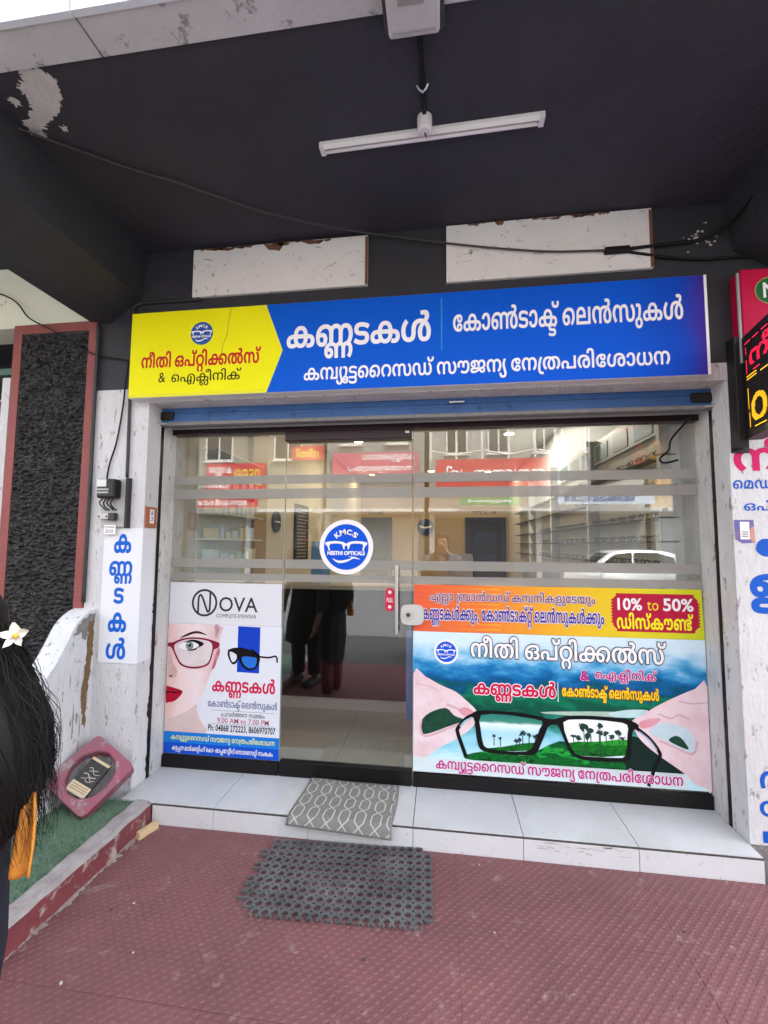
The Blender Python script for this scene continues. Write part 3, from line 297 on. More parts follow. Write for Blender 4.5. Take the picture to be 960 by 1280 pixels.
 191: (390, [[96,143,2118,143,2147,130,157,118,150,122,2159,132,2182,143,197,143,2216,143,2241,129,251,113,246,108,257,74,257,0,225,0,225,78,2225,91,2222,107,218,111,2214,115,2204,119,197,119,2190,119,2179,115,176,111,2172,106,2168,91,168,76,168,0,136,0,136,70,2136,88,2130,105,125,110,2120,115,2106,119,96,119,2079,119,2053,105,2039,78,39,60,39,58,2039,44,2045,27,2057,19,64,19,2069,19,2077,24,2082,34,82,41,2082,51,2072,63,62,63,2052,63,2035,53,27,44,24,65,2031,73,2055,85,69,85,2083,85,2102,75,2112,56,112,43,2112,28,2101,8,2079,-3,64,-3,2050,-3,2025,10,2010,38,10,60,2010,87,2033,124,2072,143], [320,143,2339,143,2367,134,2382,118,382,106,2382,100,2379,90,376,86,2371,81,2357,76,343,76,335,76,2327,76,2319,75,317,74,2315,73,2314,70,314,68,2314,63,2326,60,335,60,339,60,2353,60,2369,56,374,51,2378,47,2382,37,382,30,2382,21,2372,5,2350,-3,332,-3,2322,-3,2304,-1,2288,3,282,6,291,27,2301,24,2320,20,330,20,2343,20,2352,25,352,29,2352,35,2344,38,337,38,334,38,2315,38,2294,44,290,50,2287,53,2284,62,284,67,2284,74,2288,85,293,89,2299,93,2316,99,331,99,340,99,2346,99,2352,101,352,106,2352,113,2334,119,320,119,2303,119,2281,111,274,104,2265,96,2257,72,257,56,257,30,230,33,229,69,2230,85,2242,112,2264,132,2297,143]]),
 196: (475, [[95,143,2108,143,2131,138,141,132,148,129,2168,118,2193,81,193,56,2193,37,2180,11,2154,-3,136,-3,2118,-3,2093,11,2079,38,79,57,2079,72,2091,99,2112,121,126,128,131,132,2143,138,2165,143,178,143,2194,143,2217,136,2234,124,240,115,242,109,253,65,253,0,221,0,221,64,2221,84,2215,105,207,111,2202,115,2187,120,176,120,2171,120,2160,119,154,117,149,116,2138,111,2121,94,2111,71,111,57,2111,43,2118,27,2130,20,136,20,2143,20,2154,26,2161,42,161,56,2161,70,2152,93,2136,110,125,115,119,117,2114,119,2103,120,98,120,2079,120,2054,107,2042,84,42,70,2042,58,2048,38,2060,23,69,15,49,-3,2037,5,2020,26,2009,53,9,70,2009,84,2019,110,2039,131,2072,143], [299,143,2312,143,2333,138,344,133,350,129,2370,118,2395,81,395,56,2395,37,2382,11,2356,-3,338,-3,2320,-3,2294,11,2281,38,281,57,2281,72,2293,99,2314,121,328,128,335,132,2345,137,2369,143,385,143,2406,143,2437,131,2456,111,2465,84,465,70,2465,53,2455,26,2438,6,426,-3,406,15,2414,22,2426,37,2433,56,433,69,2433,84,2421,107,2399,120,382,120,2374,120,2362,119,356,117,351,116,2339,111,2322,93,2313,70,313,57,2313,43,2320,27,2331,20,338,20,2345,20,2356,27,2363,42,363,56,2363,70,2354,93,2339,110,328,115,322,117,2319,118,2312,119,2304,120,299,120,2287,120,2271,114,267,110,2259,103,2253,83,253,64,253,7,224,7,224,65,234,117,2241,124,2258,136,2282,143]]),
 208: (237, [[89,-13,2105,-13,2124,-23,2133,-38,133,-46,2133,-52,2130,-61,128,-64,123,-58,189,-58,189,18,220,18,220,-80,111,-80,102,-66,2105,-63,2107,-56,107,-51,2107,-43,2098,-34,90,-34,2081,-34,2072,-44,72,-51,2072,-57,2077,-66,80,-70,60,-81,2054,-74,2045,-59,45,-48,2045,-38,2056,-22,2076,-13], [63,89,2082,89,2107,75,2118,54,118,43,2118,34,2113,21,110,16,106,23,189,23,189,140,220,140,220,0,89,0,78,14,2082,18,2088,31,88,40,2088,51,2076,66,63,66,2055,66,2044,59,2039,48,39,41,2039,31,2046,17,51,12,28,-3,2019,7,2008,28,8,42,2008,56,2022,77,2047,89]]),
 216: (318, [[76,143,2088,143,2104,138,2116,128,122,122,119,122,2128,133,2150,143,167,143,2187,143,2216,125,2232,94,232,74,2232,62,2227,43,2219,27,214,20,206,0,186,0,175,15,2183,24,2194,42,2200,61,200,73,2200,88,2190,108,2174,119,164,119,2156,119,2145,114,142,109,2139,104,2136,90,136,78,136,0,105,0,105,78,2105,90,2102,104,99,109,2096,114,2085,119,77,119,2068,119,2051,109,2041,88,41,73,2041,61,2047,41,2059,24,67,15,45,-3,2034,8,2018,30,2009,57,9,73,2009,94,2025,125,2055,143], [302,140,302,0,195,0,206,23,270,23,270,140]]),
 220: (180, [[90,143,2112,143,2142,131,2161,112,2170,87,170,73,2170,57,2160,32,2143,12,131,4,111,22,2118,28,2131,42,2138,60,138,72,2138,86,2126,107,2105,119,90,119,2076,119,2054,107,2042,86,42,72,2042,55,2056,32,69,21,49,4,2038,11,2020,31,2009,57,9,73,2009,87,2019,112,2039,131,2070,143], [90,18,2109,18,2135,3,2149,-20,149,-34,2149,-51,2135,-75,123,-84,105,-69,2113,-63,2122,-48,122,-36,2122,-26,2114,-11,2100,-3,90,-3,2075,-3,2058,-21,58,-35,2058,-47,2066,-62,74,-69,56,-84,2045,-76,2030,-51,30,-34,2030,-21,2044,3,2071,18]]),
 222: (228, [[80,143,2096,143,2121,134,128,126,2137,118,2145,94,145,77,145,54,46,54,46,23,180,23,180,140,211,140,211,0,147,0,2140,0,2125,1,118,1,49,1,2041,0,2028,0,21,0,15,0,15,77,2015,96,2024,119,32,126,2040,134,2064,143], [80,120,2062,120,2046,99,46,81,46,77,114,77,114,80,2114,100,2097,120], [160,-84,2149,-84,2132,-79,125,-73,2119,-68,2113,-50,113,-38,113,-37,2113,-27,2109,-13,105,-8,2101,-4,2089,0,81,0,2073,0,2058,-6,2047,-19,46,-30,2046,-31,2045,-36,45,-41,2045,-50,2050,-61,2058,-65,61,-65,2068,-65,2076,-59,76,-51,2076,-44,2068,-37,61,-37,2053,-37,2040,-45,34,-51,29,-35,2037,-28,2056,-18,67,-18,2083,-18,2099,-37,99,-51,2099,-66,2081,-84,61,-84,2043,-84,2021,-59,21,-38,2021,-25,2031,-5,2047,9,2069,16,82,16,2088,16,2100,15,2111,12,115,10,2123,7,2134,-4,2140,-20,140,-33,140,-35,2140,-43,2142,-53,145,-57,2147,-60,2155,-64,161,-64,2171,-64,2184,-49,184,-34,2184,-23,2176,-4,168,4,187,18,2199,7,2211,-18,211,-34,2211,-49,2199,-72,2177,-84]]),
 276: (69, [[51,29,53,26,2050,18,2043,-3,2035,-23,31,-32,8,-32,2010,-22,2015,0,2019,20,20,29]]),
 277: (80, [[8,53,8,81,72,81,72,53]]),
}
LETTER_RUNS = {
 'നീതി ഒപ്റ്റിക്കൽസ്': [42, 66, 38, 65, -1, 20, 44, 77, 220, 65, 163, 119, 58, 77],
 'ഐക്ലീനിക്': [19, 166, 66, 42, 65, 23, 77],
 'കണ്ണടകൾ': [23, 190, 33, 23, 120],
 'കോൺടാക്ട് ലെൻസുകൾ': [72, 23, 64, 116, 33, 64, 165, 77, -1, 71, 52, 117, 58, 67, 23, 120],
 'കമ്പ്യൂട്ടറൈസഡ് സൗജന്യ നേത്രപരിശോധന': [23, 216, 160, 68, 184, 73, 51, 58, 35, 77, -1, 58, 83, 30, 42, 160, -1, 72, 42, 162, 38, 44, 50, 65, 72, 56, 64, 41, 42],
 'പ്രവർത്തന സമയം': [162, 44, 55, 118, 196, 42, -1, 58, 48, 49, 6],
 'കട്ടപ്പന മാർക്കറ്റിംഗ് കോ- ഓപ്പറേറ്റീവ് സൊസൈറ്റി സംരംഭം': [23, 184, 208, 42, -1, 48, 64, 118, 163, 220, 65, 6, 25, 77, -1, 72, 23, 64, 277, -1, 21, 208, 72, 51, 220, 66, 55, 77, -1, 71, 58, 64, 73, 58, 220, 65, -1, 58, 6, 50, 6, 47, 6],
 'എല്ലാ ബ്രാൻഡഡ് കമ്പനികളുടേയും': [17, 222, 64, -1, 162, 46, 64, 117, 35, 35, 77, -1, 23, 216, 42, 65, 23, 53, 67, 72, 33, 49, 67, 6],
 'കണ്ണടകൾക്കും, കോൺടാക്റ്റ് ലെൻസുകൾക്കും': [23, 190, 33, 23, 120, 163, 67, 6, 276, -1, 72, 23, 64, 116, 33, 64, 23, 77, 220, 77, -1, 71, 52, 117, 58, 67, 23, 120, 163, 67, 6],
 'ഡിസ്കൗണ്ട്': [35, 65, 58, 77, 23, 83, 191, 77],
 'നീതി': [42, 66, 38, 65],
 'മെഡിക്കൽ': [71, 48, 35, 65, 163, 119],
 'ഒപ്റ്റിക്കൽസ്': [20, 44, 77, 220, 65, 163, 119, 58, 77],
 'ണ്ണ': [190],
 'ദ': [40],
 'ഠ': [34],
 'ളു': [53, 67],
 'മൊബൈൽ ഫോൺ': [71, 48, 64, 73, 46, 119, -1, 72, 45, 64, 116],
 'ക': [23],
 'ട': [33],
 'ൾ': [120],
 'നി': [42, 65],
}
GL = LETTER_OUTLINES; TX = LETTER_RUNS
def contour(c):
    P = [(c[i] - 2000 if c[i] > 1200 else c[i], c[i + 1], c[i] <= 1200) for i in range(0, len(c), 2)]
    n = len(P); Q = []
    for i in range(n):
        a, b = P[i], P[(i + 1) % n]; Q.append(a)
        if not a[2] and not b[2]: Q.append(((a[0] + b[0]) / 2, (a[1] + b[1]) / 2, 1))
    k = next(i for i, p in enumerate(Q) if p[2]); Q = Q[k:] + Q[:k]; m = len(Q); i = 0; o = []
    while i < m:
        a = Q[i]; b = Q[(i + 1) % m]; o.append(a[:2])
        if b[2]: i += 1
        else:
            e = Q[(i + 2) % m]
            for t in (.33, .67): o.append(((1 - t) ** 2 * a[0] + 2 * t * (1 - t) * b[0] + t * t * e[0], (1 - t) ** 2 * a[1] + 2 * t * (1 - t) * b[1] + t * t * e[1]))
            i += 2
    o2 = []
    for p in o:
        if not o2 or abs(p[0] - o2[-1][0]) + abs(p[1] - o2[-1][1]) > .3: o2.append(p)
    return o2
GC = {}
def glyph(g, w, off):
    k = (g, w, off)
    if k not in GC:
        d = (w - .5) * 6.5 + off * .25
        cs = [contour(c) for c in GL[g][1]]
        if abs(d) > .05: cs = [grow(c, d) for c in cs]
        GC[k] = fill2d(cs)
    return GC[k]
def layout(s, w, off=0.0, gap=62):
    """-> list of (verts Nx2 in font units, tris), bounding box without the outline"""
    x = 0; out = []; lo = np.array([1e9, 1e9]); hi = -lo
    for g in (TX[s] if isinstance(s, str) else s):
        if g < 0: x += gap; continue
        V0, _t = glyph(g, w, 0)
        if len(V0):
            lo = np.minimum(lo, V0.min(0) + [x, 0]); hi = np.maximum(hi, V0.max(0) + [x, 0])
            V, T = glyph(g, w, off); out.append((V + [x, 0], T))
        x += GL[g][0] + (w - .5) * 5
    return out, lo, hi
def to_mesh(name, parts, lo, hi, box, frame, m, parent, lift):
    """map parts into box (u0,u1,v0,v1) of a frame (origin, u, v, n)"""
    o, u, v, nn = [Vector(a) for a in frame]; u0, u1, v0, v1 = box
    sx = (u1 - u0) / (hi[0] - lo[0]); sy = (v1 - v0) / (hi[1] - lo[1])
    mb = MB()
    for i, (V, T) in enumerate(parts):
        vs = [o + u * (u0 + (p[0] - lo[0]) * sx) + v * (v0 + (p[1] - lo[1]) * sy) + nn * (lift + (i % 3) * .00015) for p in V]
        mb.add(vs, [tuple(t) for t in T])
    me = bpy.data.meshes.new(name); me.from_pydata(mb.v, [], mb.f)
    return link(name, me, m, parent)
def front(y): return ((0, y, 0), (1, 0, 0), (0, 0, 1), (0, -1, 0))
def ml(s, box, y, m, parent, w=1.0, off=0, lift=.0012, name='lettering', frame=None):
    p, lo, hi = layout(s, w, off)
    return to_mesh(name, p, lo, hi, box, frame or front(y), m, parent, lift)
def latin(s, box, y, m, parent, off=0.0, lift=.0012, name='lettering', frame=None, spacing=1.0):
    cu = bpy.data.curves.new('t', 'FONT'); cu.body = s; cu.size = 1.0; cu.offset = off; cu.fill_mode = 'FRONT'; cu.space_character = spacing; cu.resolution_u = 3
    ob = bpy.data.objects.new('t', cu); COL.objects.link(ob)
    dg = bpy.context.evaluated_depsgraph_get(); me = bpy.data.meshes.new_from_object(ob.evaluated_get(dg))
    V = np.array([v.co[:2] for v in me.vertices]); T = [tuple(p.vertices) for p in me.polygons]
    bpy.data.objects.remove(ob); bpy.data.meshes.remove(me); bpy.data.curves.remove(cu)
    return to_mesh(name, [(V, T)], V.min(0), V.max(0), box, frame or front(y), m, parent, lift)
def shape(name, contours, y, m, parent, lift=.001, sm=4, frame=None, clip=None):
    if contours and not isinstance(contours[0][0], (list, tuple)): contours = [contours]
    cs = []
    for i, c in enumerate(contours):
        c = smooth_poly(c, sm) if sm else [tuple(p) for p in c]
        if clip: c = [(min(max(q[0], clip[0]), clip[1]), min(max(q[1], clip[2]), clip[3])) for q in c]
        ar = sum(c[j - 1][0] * c[j][1] - c[j][0] * c[j - 1][1] for j in range(len(c)))
        if (ar > 0) != (i == 0): c = c[::-1]
        cs.append(c)
    V, T = fill2d(cs)
    return to_mesh(name, [(V, T)], np.array([0., 0.]), np.array([1., 1.]), (0, 1, 0, 1), frame or front(y), m, parent, lift)
def disc(c, r, n=28, rz=None): return [(c[0] + r * math.cos(2 * math.pi * k / n), c[1] + (rz or r) * math.sin(2 * math.pi * k / n)) for k in range(n)]
def stroke(pts, wd, k=5):
    """closed outline of a ribbon along a 2D polyline"""
    P = [Vector((p[0], p[1])) for p in spline([(a, b, 0) for a, b in pts], k)] if k else [Vector(p) for p in pts]
    L, Rr = [], []
    for i, p in enumerate(P):
        t = (P[min(i + 1, len(P) - 1)] - P[max(i - 1, 0)]).normalized(); nn = Vector((-t.y, t.x)) * wd / 2
        L.append(tuple(p + nn)); Rr.append(tuple(p - nn))
    return L + Rr[::-1]

# ================================================================= materials used all over
white_wall = mat('white_wall', (.72, .72, .73), .75, (.46, .46, .47), 5.5, .75, bump=.6, bscale=60, spots=(.24, .22, .20), spot_scale=26, spot_cut=.578, stretch=(1, 1, .42))
jamb_paint = mat('jamb_paint', (.68, .68, .68), .7, (.40, .40, .39), 6, .85, bump=.6, bscale=80, spots=(.20, .185, .17), spot_scale=32, spot_cut=.578, stretch=(1, 1, .35))
dark_paint = mat('dark_paint', (.031, .033, .040), .65, (.020, .021, .027), 4, .8, bump=.25, bscale=70)
ceiling_paint = mat('ceiling_paint', (.040, .040, .056), .8, (.025, .025, .037), 2.6, 1.0, bump=.6, bscale=28)
soffit_mat = mat('soffit_concrete', (.62, .63, .65), .8, (.42, .42, .44), 3.2, .7, bump=.25, bscale=50, spots=(.26, .26, .27), spot_scale=14, spot_cut=.59)
fascia_mat = mat('fascia_paint', (.72, .77, .84), .7, (.62, .68, .77), 6, .5, stretch=(8, 1, .6))
black_rail = mat('black_rail', (.0050, .0045, .0048), .4, (.010, .009, .009), 20, .5, spec=.25)
maroon_rail = mat('maroon_rail', (.026, .008, .014), .35, (.008, .005, .006), 4, .9, spec=.4)
white_plastic = mat('white_plastic', (.78, .78, .77), .4, (.66, .66, .66), 8, .4)
steel = mat('steel', (.62, .62, .63), .28, metal=1.0)
black_cable = mat('black_cable', (.005, .005, .0055), .55, spec=.3)
grey_cable = mat('grey_cable', (.045, .042, .042), .55)
tile_white = mat('tile_white', (.62, .63, .64), .28, (.47, .475, .475), 3.4, .9, spots=(.40, .39, .38), spot_scale=40, spot_cut=.60)
riser_white = mat('riser_white', (.70, .71, .73), .3, (.58, .585, .60), 4.0, .7, spots=(.36, .34, .32), spot_scale=36, spot_cut=.605)
grout = mat('grout', (.06, .055, .05), .9)
maroon = mat('maroon_paving', (.225, .092, .095), .62, (.130, .058, .060), 2.4, 1.0, bump=.25, bscale=220, spots=(.245, .145, .142), spot_scale=11, spot_cut=.585, spec=.35)
maroon_joint = mat('maroon_joint', (.17, .08, .085), .8)
kerb_red = mat('kerb_red', (.24, .050, .058), .65, (.12, .035, .04), 7, .9, bump=.5, bscale=45, spots=(.42, .34, .31), spot_scale=14, spot_cut=.55)
kerb_grey = mat('kerb_grey', (.40, .39, .38), .85, (.24, .19, .19), 10, .9, bump=.7, bscale=50, spots=(.14, .12, .12), spot_scale=18, spot_cut=.60)
ink_white = mat('ink_white', (.86, .86, .87), .4)
ink_black = mat('ink_black', (.004, .004, .005), .4)
ink_red = mat('ink_red', (.60, .012, .035), .4)
ink_crimson = mat('ink_crimson', (.62, .010, .075), .4)
ink_magenta = mat('ink_magenta', (.50, .010, .22), .4)
ink_blue = mat('ink_blue', (.004, .090, .66), .4)
ink_navy = mat('ink_navy', (.015, .05, .22), .4)
ink_yellow = mat('ink_yellow', (.85, .66, .02), .4)
ink_orange = mat('ink_orange', (.72, .11, .01), .4)
rose_red = mat('ink_rose', (.45, .10, .15), .4)
grey_ink = mat('ink_grey', (.035, .035, .038), .4)

# ================================================================= the setting
ground = MB().box((-70, -90, -.9), (70, 40, -.36)).build('ground', mat('ground', (.18, .17, .16), .9, (.12, .12, .11), .8, .8)); tag(ground, kind='structure')
road = MB().box((-70, -13.2, -.358), (70, -4.9, -.26)).build('road', mat('asphalt', (.15, .15, .155), .85, (.10, .10, .105), 1.5, .7, bump=.3, bscale=60)); tag(road, kind='structure')
should = MB().box((-70, -4.9, -.358), (70, -2.78, -.22)).build('road_shoulder', mat('shoulder', (.060, .058, .058), .9, (.035, .035, .035), 1.2, .8, bump=.3, bscale=50)); tag(should, kind='structure')
farpave = MB().box((-70, -15.4, -.355), (70, -13.2, -.12)).build('far_pavement', mat('far_pavement', (.26, .24, .23), .9, (.18, .17, .17), 1.5, .7)); tag(farpave, kind='structure')

pave = MB().box((-3, -2.78, -.35), (6, -.35, -.1135)).build('pavement', maroon_joint); tag(pave, kind='structure')
# one moulded paving tile with rows of slanted leaf-shaped studs, copied over the pavement
TS = .40
def paving_tile():
    mb = MB(); g = .0006
    mb.box((g, g, -.010), (TS - g, TS - g, 0))
    nx, ny = 11, 22; px, py = TS / nx, TS / ny
    for j in range(ny):
        for i in range(nx):
            cx = (i + .5 + (.5 if j % 2 else 0) - .25) * px; cy = (j + .5) * py
            L, Wd, h = .0128, .0070, .0026
            ca, sa = math.cos(R(28)), math.sin(R(28))
            q = [(-L, -.15 * Wd), (-.45 * L, -Wd), (.55 * L, -.95 * Wd), (L, .15 * Wd), (.45 * L, Wd), (-.55 * L, .95 * Wd)]
            t = [(-.62 * L, -.05 * Wd), (-.25 * L, -.55 * Wd), (.40 * L, -.5 * Wd), (.62 * L, .1 * Wd), (.25 * L, .55 * Wd), (-.40 * L, .5 * Wd)]
            vs = [(cx + x * ca - y * sa, cy + x * sa + y * ca, .0002) for x, y in q] + [(cx + x * ca - y * sa, cy + x * sa + y * ca, h) for x, y in t]
            mb.add(vs, [(k, (k + 1) % 6, 6 + (k + 1) % 6, 6 + k) for k in range(6)] + [tuple(range(6, 12))])
    me = bpy.data.meshes.new('paving_tile'); me.from_pydata(mb.v, [], mb.f); me.materials.append(maroon); return me
tme = paving_tile()
for j in range(6):
    for i in range(-3, 10):
        o = link('paving_tile', tme, None, pave); o.location = (.13 + i * TS, -.356 - (j + 1) * TS, -.1035 + random.uniform(-.0008, .0008))

# tiled doorstep: core, top tiles, riser tiles
step = MB().box((.0, -.343, -.35), (3.05, .0, -.010)).build('doorstep', grout); tag(step, kind='structure')
xs = [.003, .525, 1.02, 1.535, 2.044, 2.543, 3.048]
for a, b in zip(xs, xs[1:]):
    B('tile', (a + .0016, -.349, -.009), (b - .0016, -.002, 0), tile_white, step, .0012)
B('nosing_joint', (.19, -.3556, -.0105), (3.048, -.3492, -.0052), grout, step)
xs2 = [.19] + xs[1:]
for a, b in zip(xs2, xs2[1:]):
    B('riser_tile', (a + .0012, -.355, -.110), (b - .0012, -.3445, -.0105), riser_white, step, .0012)
B('cut_tile', (.02, -.3475, .0003), (.30, -.285, .0016), tile_white, step)
# green matted platform with its red kerb
plat = MB().box((-.27, -2.7, -.35), (.085, -.357, -.008)).build('platform', mat('platform_concrete', (.3, .3, .29), .9)); tag(plat, kind='structure')
# kerb, slightly wavy top
kb = MB(); n = 46
rng = random.Random(3); prev = None
for k in range(n + 1):
    y = -.352 - k * (2.35 / n); wv = rng.uniform(-.006, .006); zt = rng.uniform(-.004, .004)
    xi = .093 - .012 * k / n; xo = .186 - .05 * k / n + wv
    sec = [(xi, y, -.35), (xi, y, .004 + zt), (xi + .012, y, .010 + zt), (xo - .016, y, .006 + zt), (xo, y, -.008), (xo + .006, y, -.35)]
    kb.v += sec
    if k:
        o = (k - 1) * 6
        for i in range(5): kb.f.append((o + i, o + i + 1, o + 7 + i, o + 6 + i))
kb.f += [tuple(range(6)), tuple(range(n * 6, n * 6 + 6))]
kerb = kb.build('kerb', kerb_red); tag(kerb, kind='structure')
kerb.data.materials.append(kerb_grey)
for p in kerb.data.polygons:
    if p.normal.z > .6: p.material_index = 1
# ragged mortar where kerb and paving meet
rg = MB(); rng = random.Random(5); y = -.37
for k in range(70):
    y -= rng.uniform(.010, .045); x = .184 - .05 * (-y - .35) / 2.35; wd = rng.uniform(.006, .034); ln_ = rng.uniform(.01, .05)
    pts = [(x - .006, y - ln_)] + [(x + wd * rng.uniform(.2, 1), y - ln_ + 2 * ln_ * q / 8) for q in range(1, 8)] + [(x - .006, y + ln_)]
    rg.prism(pts, -.108, -.0995 + rng.uniform(0, .002), 'z')
rg.build('mortar', mat('mortar', (.42, .38, .35), .9, (.22, .15, .14), 16, .8), kerb)

# artificial grass on the platform: one sheet of short blades
gr = MB(); rng = random.Random(11)
for k in range(15000):
    x = rng.uniform(-.268, .094); y = rng.uniform(-1.75, -.352); a = rng.uniform(0, 6.28); h = rng.uniform(.008, .017); l = rng.uniform(-.006, .006)
    dx, dy = math.cos(a) * .0016, math.sin(a) * .0016
    gr.add([(x - dx, y - dy, -.007), (x + dx, y + dy, -.007), (x + l * math.sin(a), y + l, -.007 + h)], [(0, 1, 2)])
gr.add([(-.27, -2.7, -.0068), (.092, -2.7, -.0068), (.092, -.352, -.0068), (-.27, -.352, -.0068)], [(0, 1, 2, 3)])
me = bpy.data.meshes.new('artificial_grass'); me.from_pydata(gr.v, [], gr.f)
tag(link('artificial_grass', me, mat('grass_green', (.085, .190, .110), .85, (.19, .26, .19), 7, 1.0)), 'short green artificial grass on the platform behind the red kerb', 'grass', kind='stuff')

# ================================================================= the shop building
bld = thing('shop_building', 'white and black painted building that holds the optical shop with dark porch ceiling', 'building')
YW = -.267
# left pillar: reveal, shutter groove, inner lining
MB().box((-.345, YW, -.35), (0, -.150, 2.232)).build('pillar', white_wall, bld)
MB().box((-.345, -.150, -.35), (-.003, -.117, 2.145)).build('shutter_groove', black_rail, bld)
MB().box((-.345, -.117, -.35), (0.002, .10, 2.06)).build('jamb', jamb_paint, bld)
MB().box((3.05, YW, -.35), (3.9, -.150, 2.232)).build('pillar', white_wall, bld)
MB().box((3.053, -.150, -.35), (3.9, -.117, 2.145)).build('shutter_groove', black_rail, bld)
MB().box((3.048, -.117, -.35), (3.9, .10, 2.06)).build('jamb', jamb_paint, bld)
# worn dark edges along the shutter groove
for sx, x, lo in ((1, -.002, .02), (-1, 3.052, .02)):
    rng = random.Random(8 + sx); z = lo
    fr_ = ((0 if sx > 0 else 3.05, 0, 0), (0, 1, 0), (0, 0, 1), (sx, 0, 0))
    while z < 1.9:
        low = z < .95 and sx > 0; h = rng.uniform(.05, .22) if low else rng.uniform(.015, .06); d = rng.uniform(.006, .022) if low else rng.uniform(.002, .007)
        shape('chipped_edge', [(-.1495, z)] + [(-.150 - d * rng.uniform(.15, 1), z + h * q / 7) for q in range(1, 7)] + [(-.1495, z + h)], 0, mat('chip_dark', (.016, .014, .013), .9), bld, .0012, 0, fr_)
        z += h + (rng.uniform(.0, .04) if low else rng.uniform(.08, .3))
MB().box((-.345, YW, 2.234), (3.9, .0, 3.06)).build('upper_wall', dark_paint, bld)
MB().box((-.01, YW - .004, 2.146), (3.06, -.152, 2.2335)).build('lintel', jamb_paint, bld)
MB().box((-6, -.26, 3.222), (8, 6.6, 6.4)).build('upper_storey', white_wall, bld)
MB().box((-.10, -1.255, 3.06), (3.40, .0, 3.22)).build('ceiling', ceiling_paint, bld)
MB().box((-6, -1.375, 3.052), (.486, -1.2552, 3.22)).build('soffit', soffit_mat, bld)
MB().box((.494, -1.375, 3.052), (8, -1.2552, 3.22)).build('soffit', soffit_mat, bld)
MB().box((-6, -1.395, 3.046), (.487, -1.3752, 3.75)).build('fascia', fascia_mat, bld)
MB().box((.493, -1.395, 3.046), (8, -1.3752, 3.75)).build('fascia', fascia_mat, bld)
MB().box((.486, -1.372, 3.075), (.494, -1.257, 3.22)).build('joint', black_rail, bld)
MB().prism([(-.06, 3.062), (-.077, 2.777), (-.278, 2.638), (-.40, 2.652), (-.46, 3.062)], -1.2548, -.2675).build('beam', dark_paint, bld)
MB().prism([(3.075, 3.062), (3.115, 2.800), (3.30, 2.690), (3.44, 2.70), (3.5, 3.062)], -1.2548, -.2675).build('beam', dark_paint, bld)
# white undercoat showing where ceiling paint peeled off near the front edge
peel_m = mat('undercoat', (.66, .66, .68), .8, (.42, .41, .40), 14, .8, bump=.4, bscale=80)
def ragged(pts, amp, k, seed):
    r = random.Random(seed); out = []
    for i in range(len(pts)):
        a, b = Vector(pts[i]), Vector(pts[(i + 1) % len(pts)])
        for q in range(k):
            p = a.lerp(b, q / k); out.append((p.x + r.uniform(-amp, amp), p.y + r.uniform(-amp, amp)))
    return out
cf = ((0, 0, 3.06), (1, 0, 0), (0, 1, 0), (0, 0, -1))
shape('peeled_patch', ragged([(.15, -1.254), (.225, -1.254), (.25, -1.205), (.22, -1.15), (.17, -1.10), (.09, -1.065), (.03, -1.035), (-.04, -1.025), (-.02, -1.075), (.06, -1.115), (.09, -1.16), (.08, -1.20), (.12, -1.215)], .009, 11, 2), 0, peel_m, bld, .002, 0, cf)
for c, r_, sd_ in (((.02, -1.15), .018, 1), ((.0, -1.02), .02, 2), ((.12, -1.03), .015, 3)):
    shape('peeled_patch', ragged(disc(c, r_, 7), .008, 3, sd_), 0, peel_m, bld, .002, 0, cf)
for k in range(26):
    rng = random.Random(40 + k); c = (2.98 + rng.gauss(0, .045), 2.87 + rng.gauss(0, .05) * .8)
    shape('peeled_patch', ragged(disc(c, rng.uniform(.003, .011), 5, rng.uniform(.003, .008)), .003, 2, k), YW, mat('peel_white', (.55, .55, .55), .9), bld, .0015, 0)

# painted lettering on the right wall (cut off by the picture edge)
pink_ink = mat('ink_pink', (.60, .015, .13), .6); wall_blue = mat('wall_blue', (.012, .10, .50), .6)
ml('നീതി', (3.066, 3.60, 1.695, 1.86), YW, pink_ink, bld, 1.1)
ml('മെഡിക്കൽ', (3.058, 3.42, 1.612, 1.675), YW, wall_blue, bld, .7)
ml('ഒപ്റ്റിക്കൽസ്', (3.100, 3.58, 1.488, 1.56), YW, wall_blue, bld, .7)
shape('painted_dot', disc((3.185, 1.334), .042), YW, wall_blue, bld)
ml('ളു', (3.106, 3.36, 1.02, 1.212), YW, wall_blue, bld, 1.2)
ml('ദ', (3.103, 3.18, .245, .325), YW, wall_blue, bld, 1.0)
ml('ഠ', (3.096, 3.17, .125, .195), YW, wall_blue, bld, .8)
shape('painted_block', [(3.103, .012), (3.3, .012), (3.3, .062), (3.103, .062)], YW, wall_blue, bld, sm=0)
B('wall_skirting', (3.0505, YW - .004, -.35), (3.9, YW - .0005, .002), mat('rough_plaster', (.16, .15, .145), .95, (.30, .28, .27), 40, .9, bump=.9, bscale=70), bld)

# interior shell
cream = mat('cream_wall', (.60, .54, .43), .6, (.50, .45, .36), 2, .5)
tan_wall = mat('tan_wall', (.40, .29, .17), .6, (.34, .25, .15), 3, .5)
int_white = mat('interior_white', (.66, .66, .64), .5)
MB().box((-.2, 6.5, 0), (3.2, 6.62, 2.7)).build('back_wall', tan_wall, bld)
MB().box((-.2, .10, 0), (.002, 6.5, 2.7)).build('side_wall', cream, bld)
MB().box((3.048, .10, 0), (3.2, 6.5, 2.7)).build('side_wall', int_white, bld)
MB().box((-.2, .03, 2.7), (3.2, 6.62, 2.78)).build('interior_ceiling', int_white, bld)
MB().box((.002, .02, 2.06), (3.048, .06, 2.7)).build('transom', dark_paint, bld)
floor = MB().box((.002, .012, -.1), (3.048, 6.5, -.008)).build('interior_floor', grout, bld)
fl_m = mat('floor_tile', (.55, .52, .47), .18, (.48, .46, .42), 2, .5)
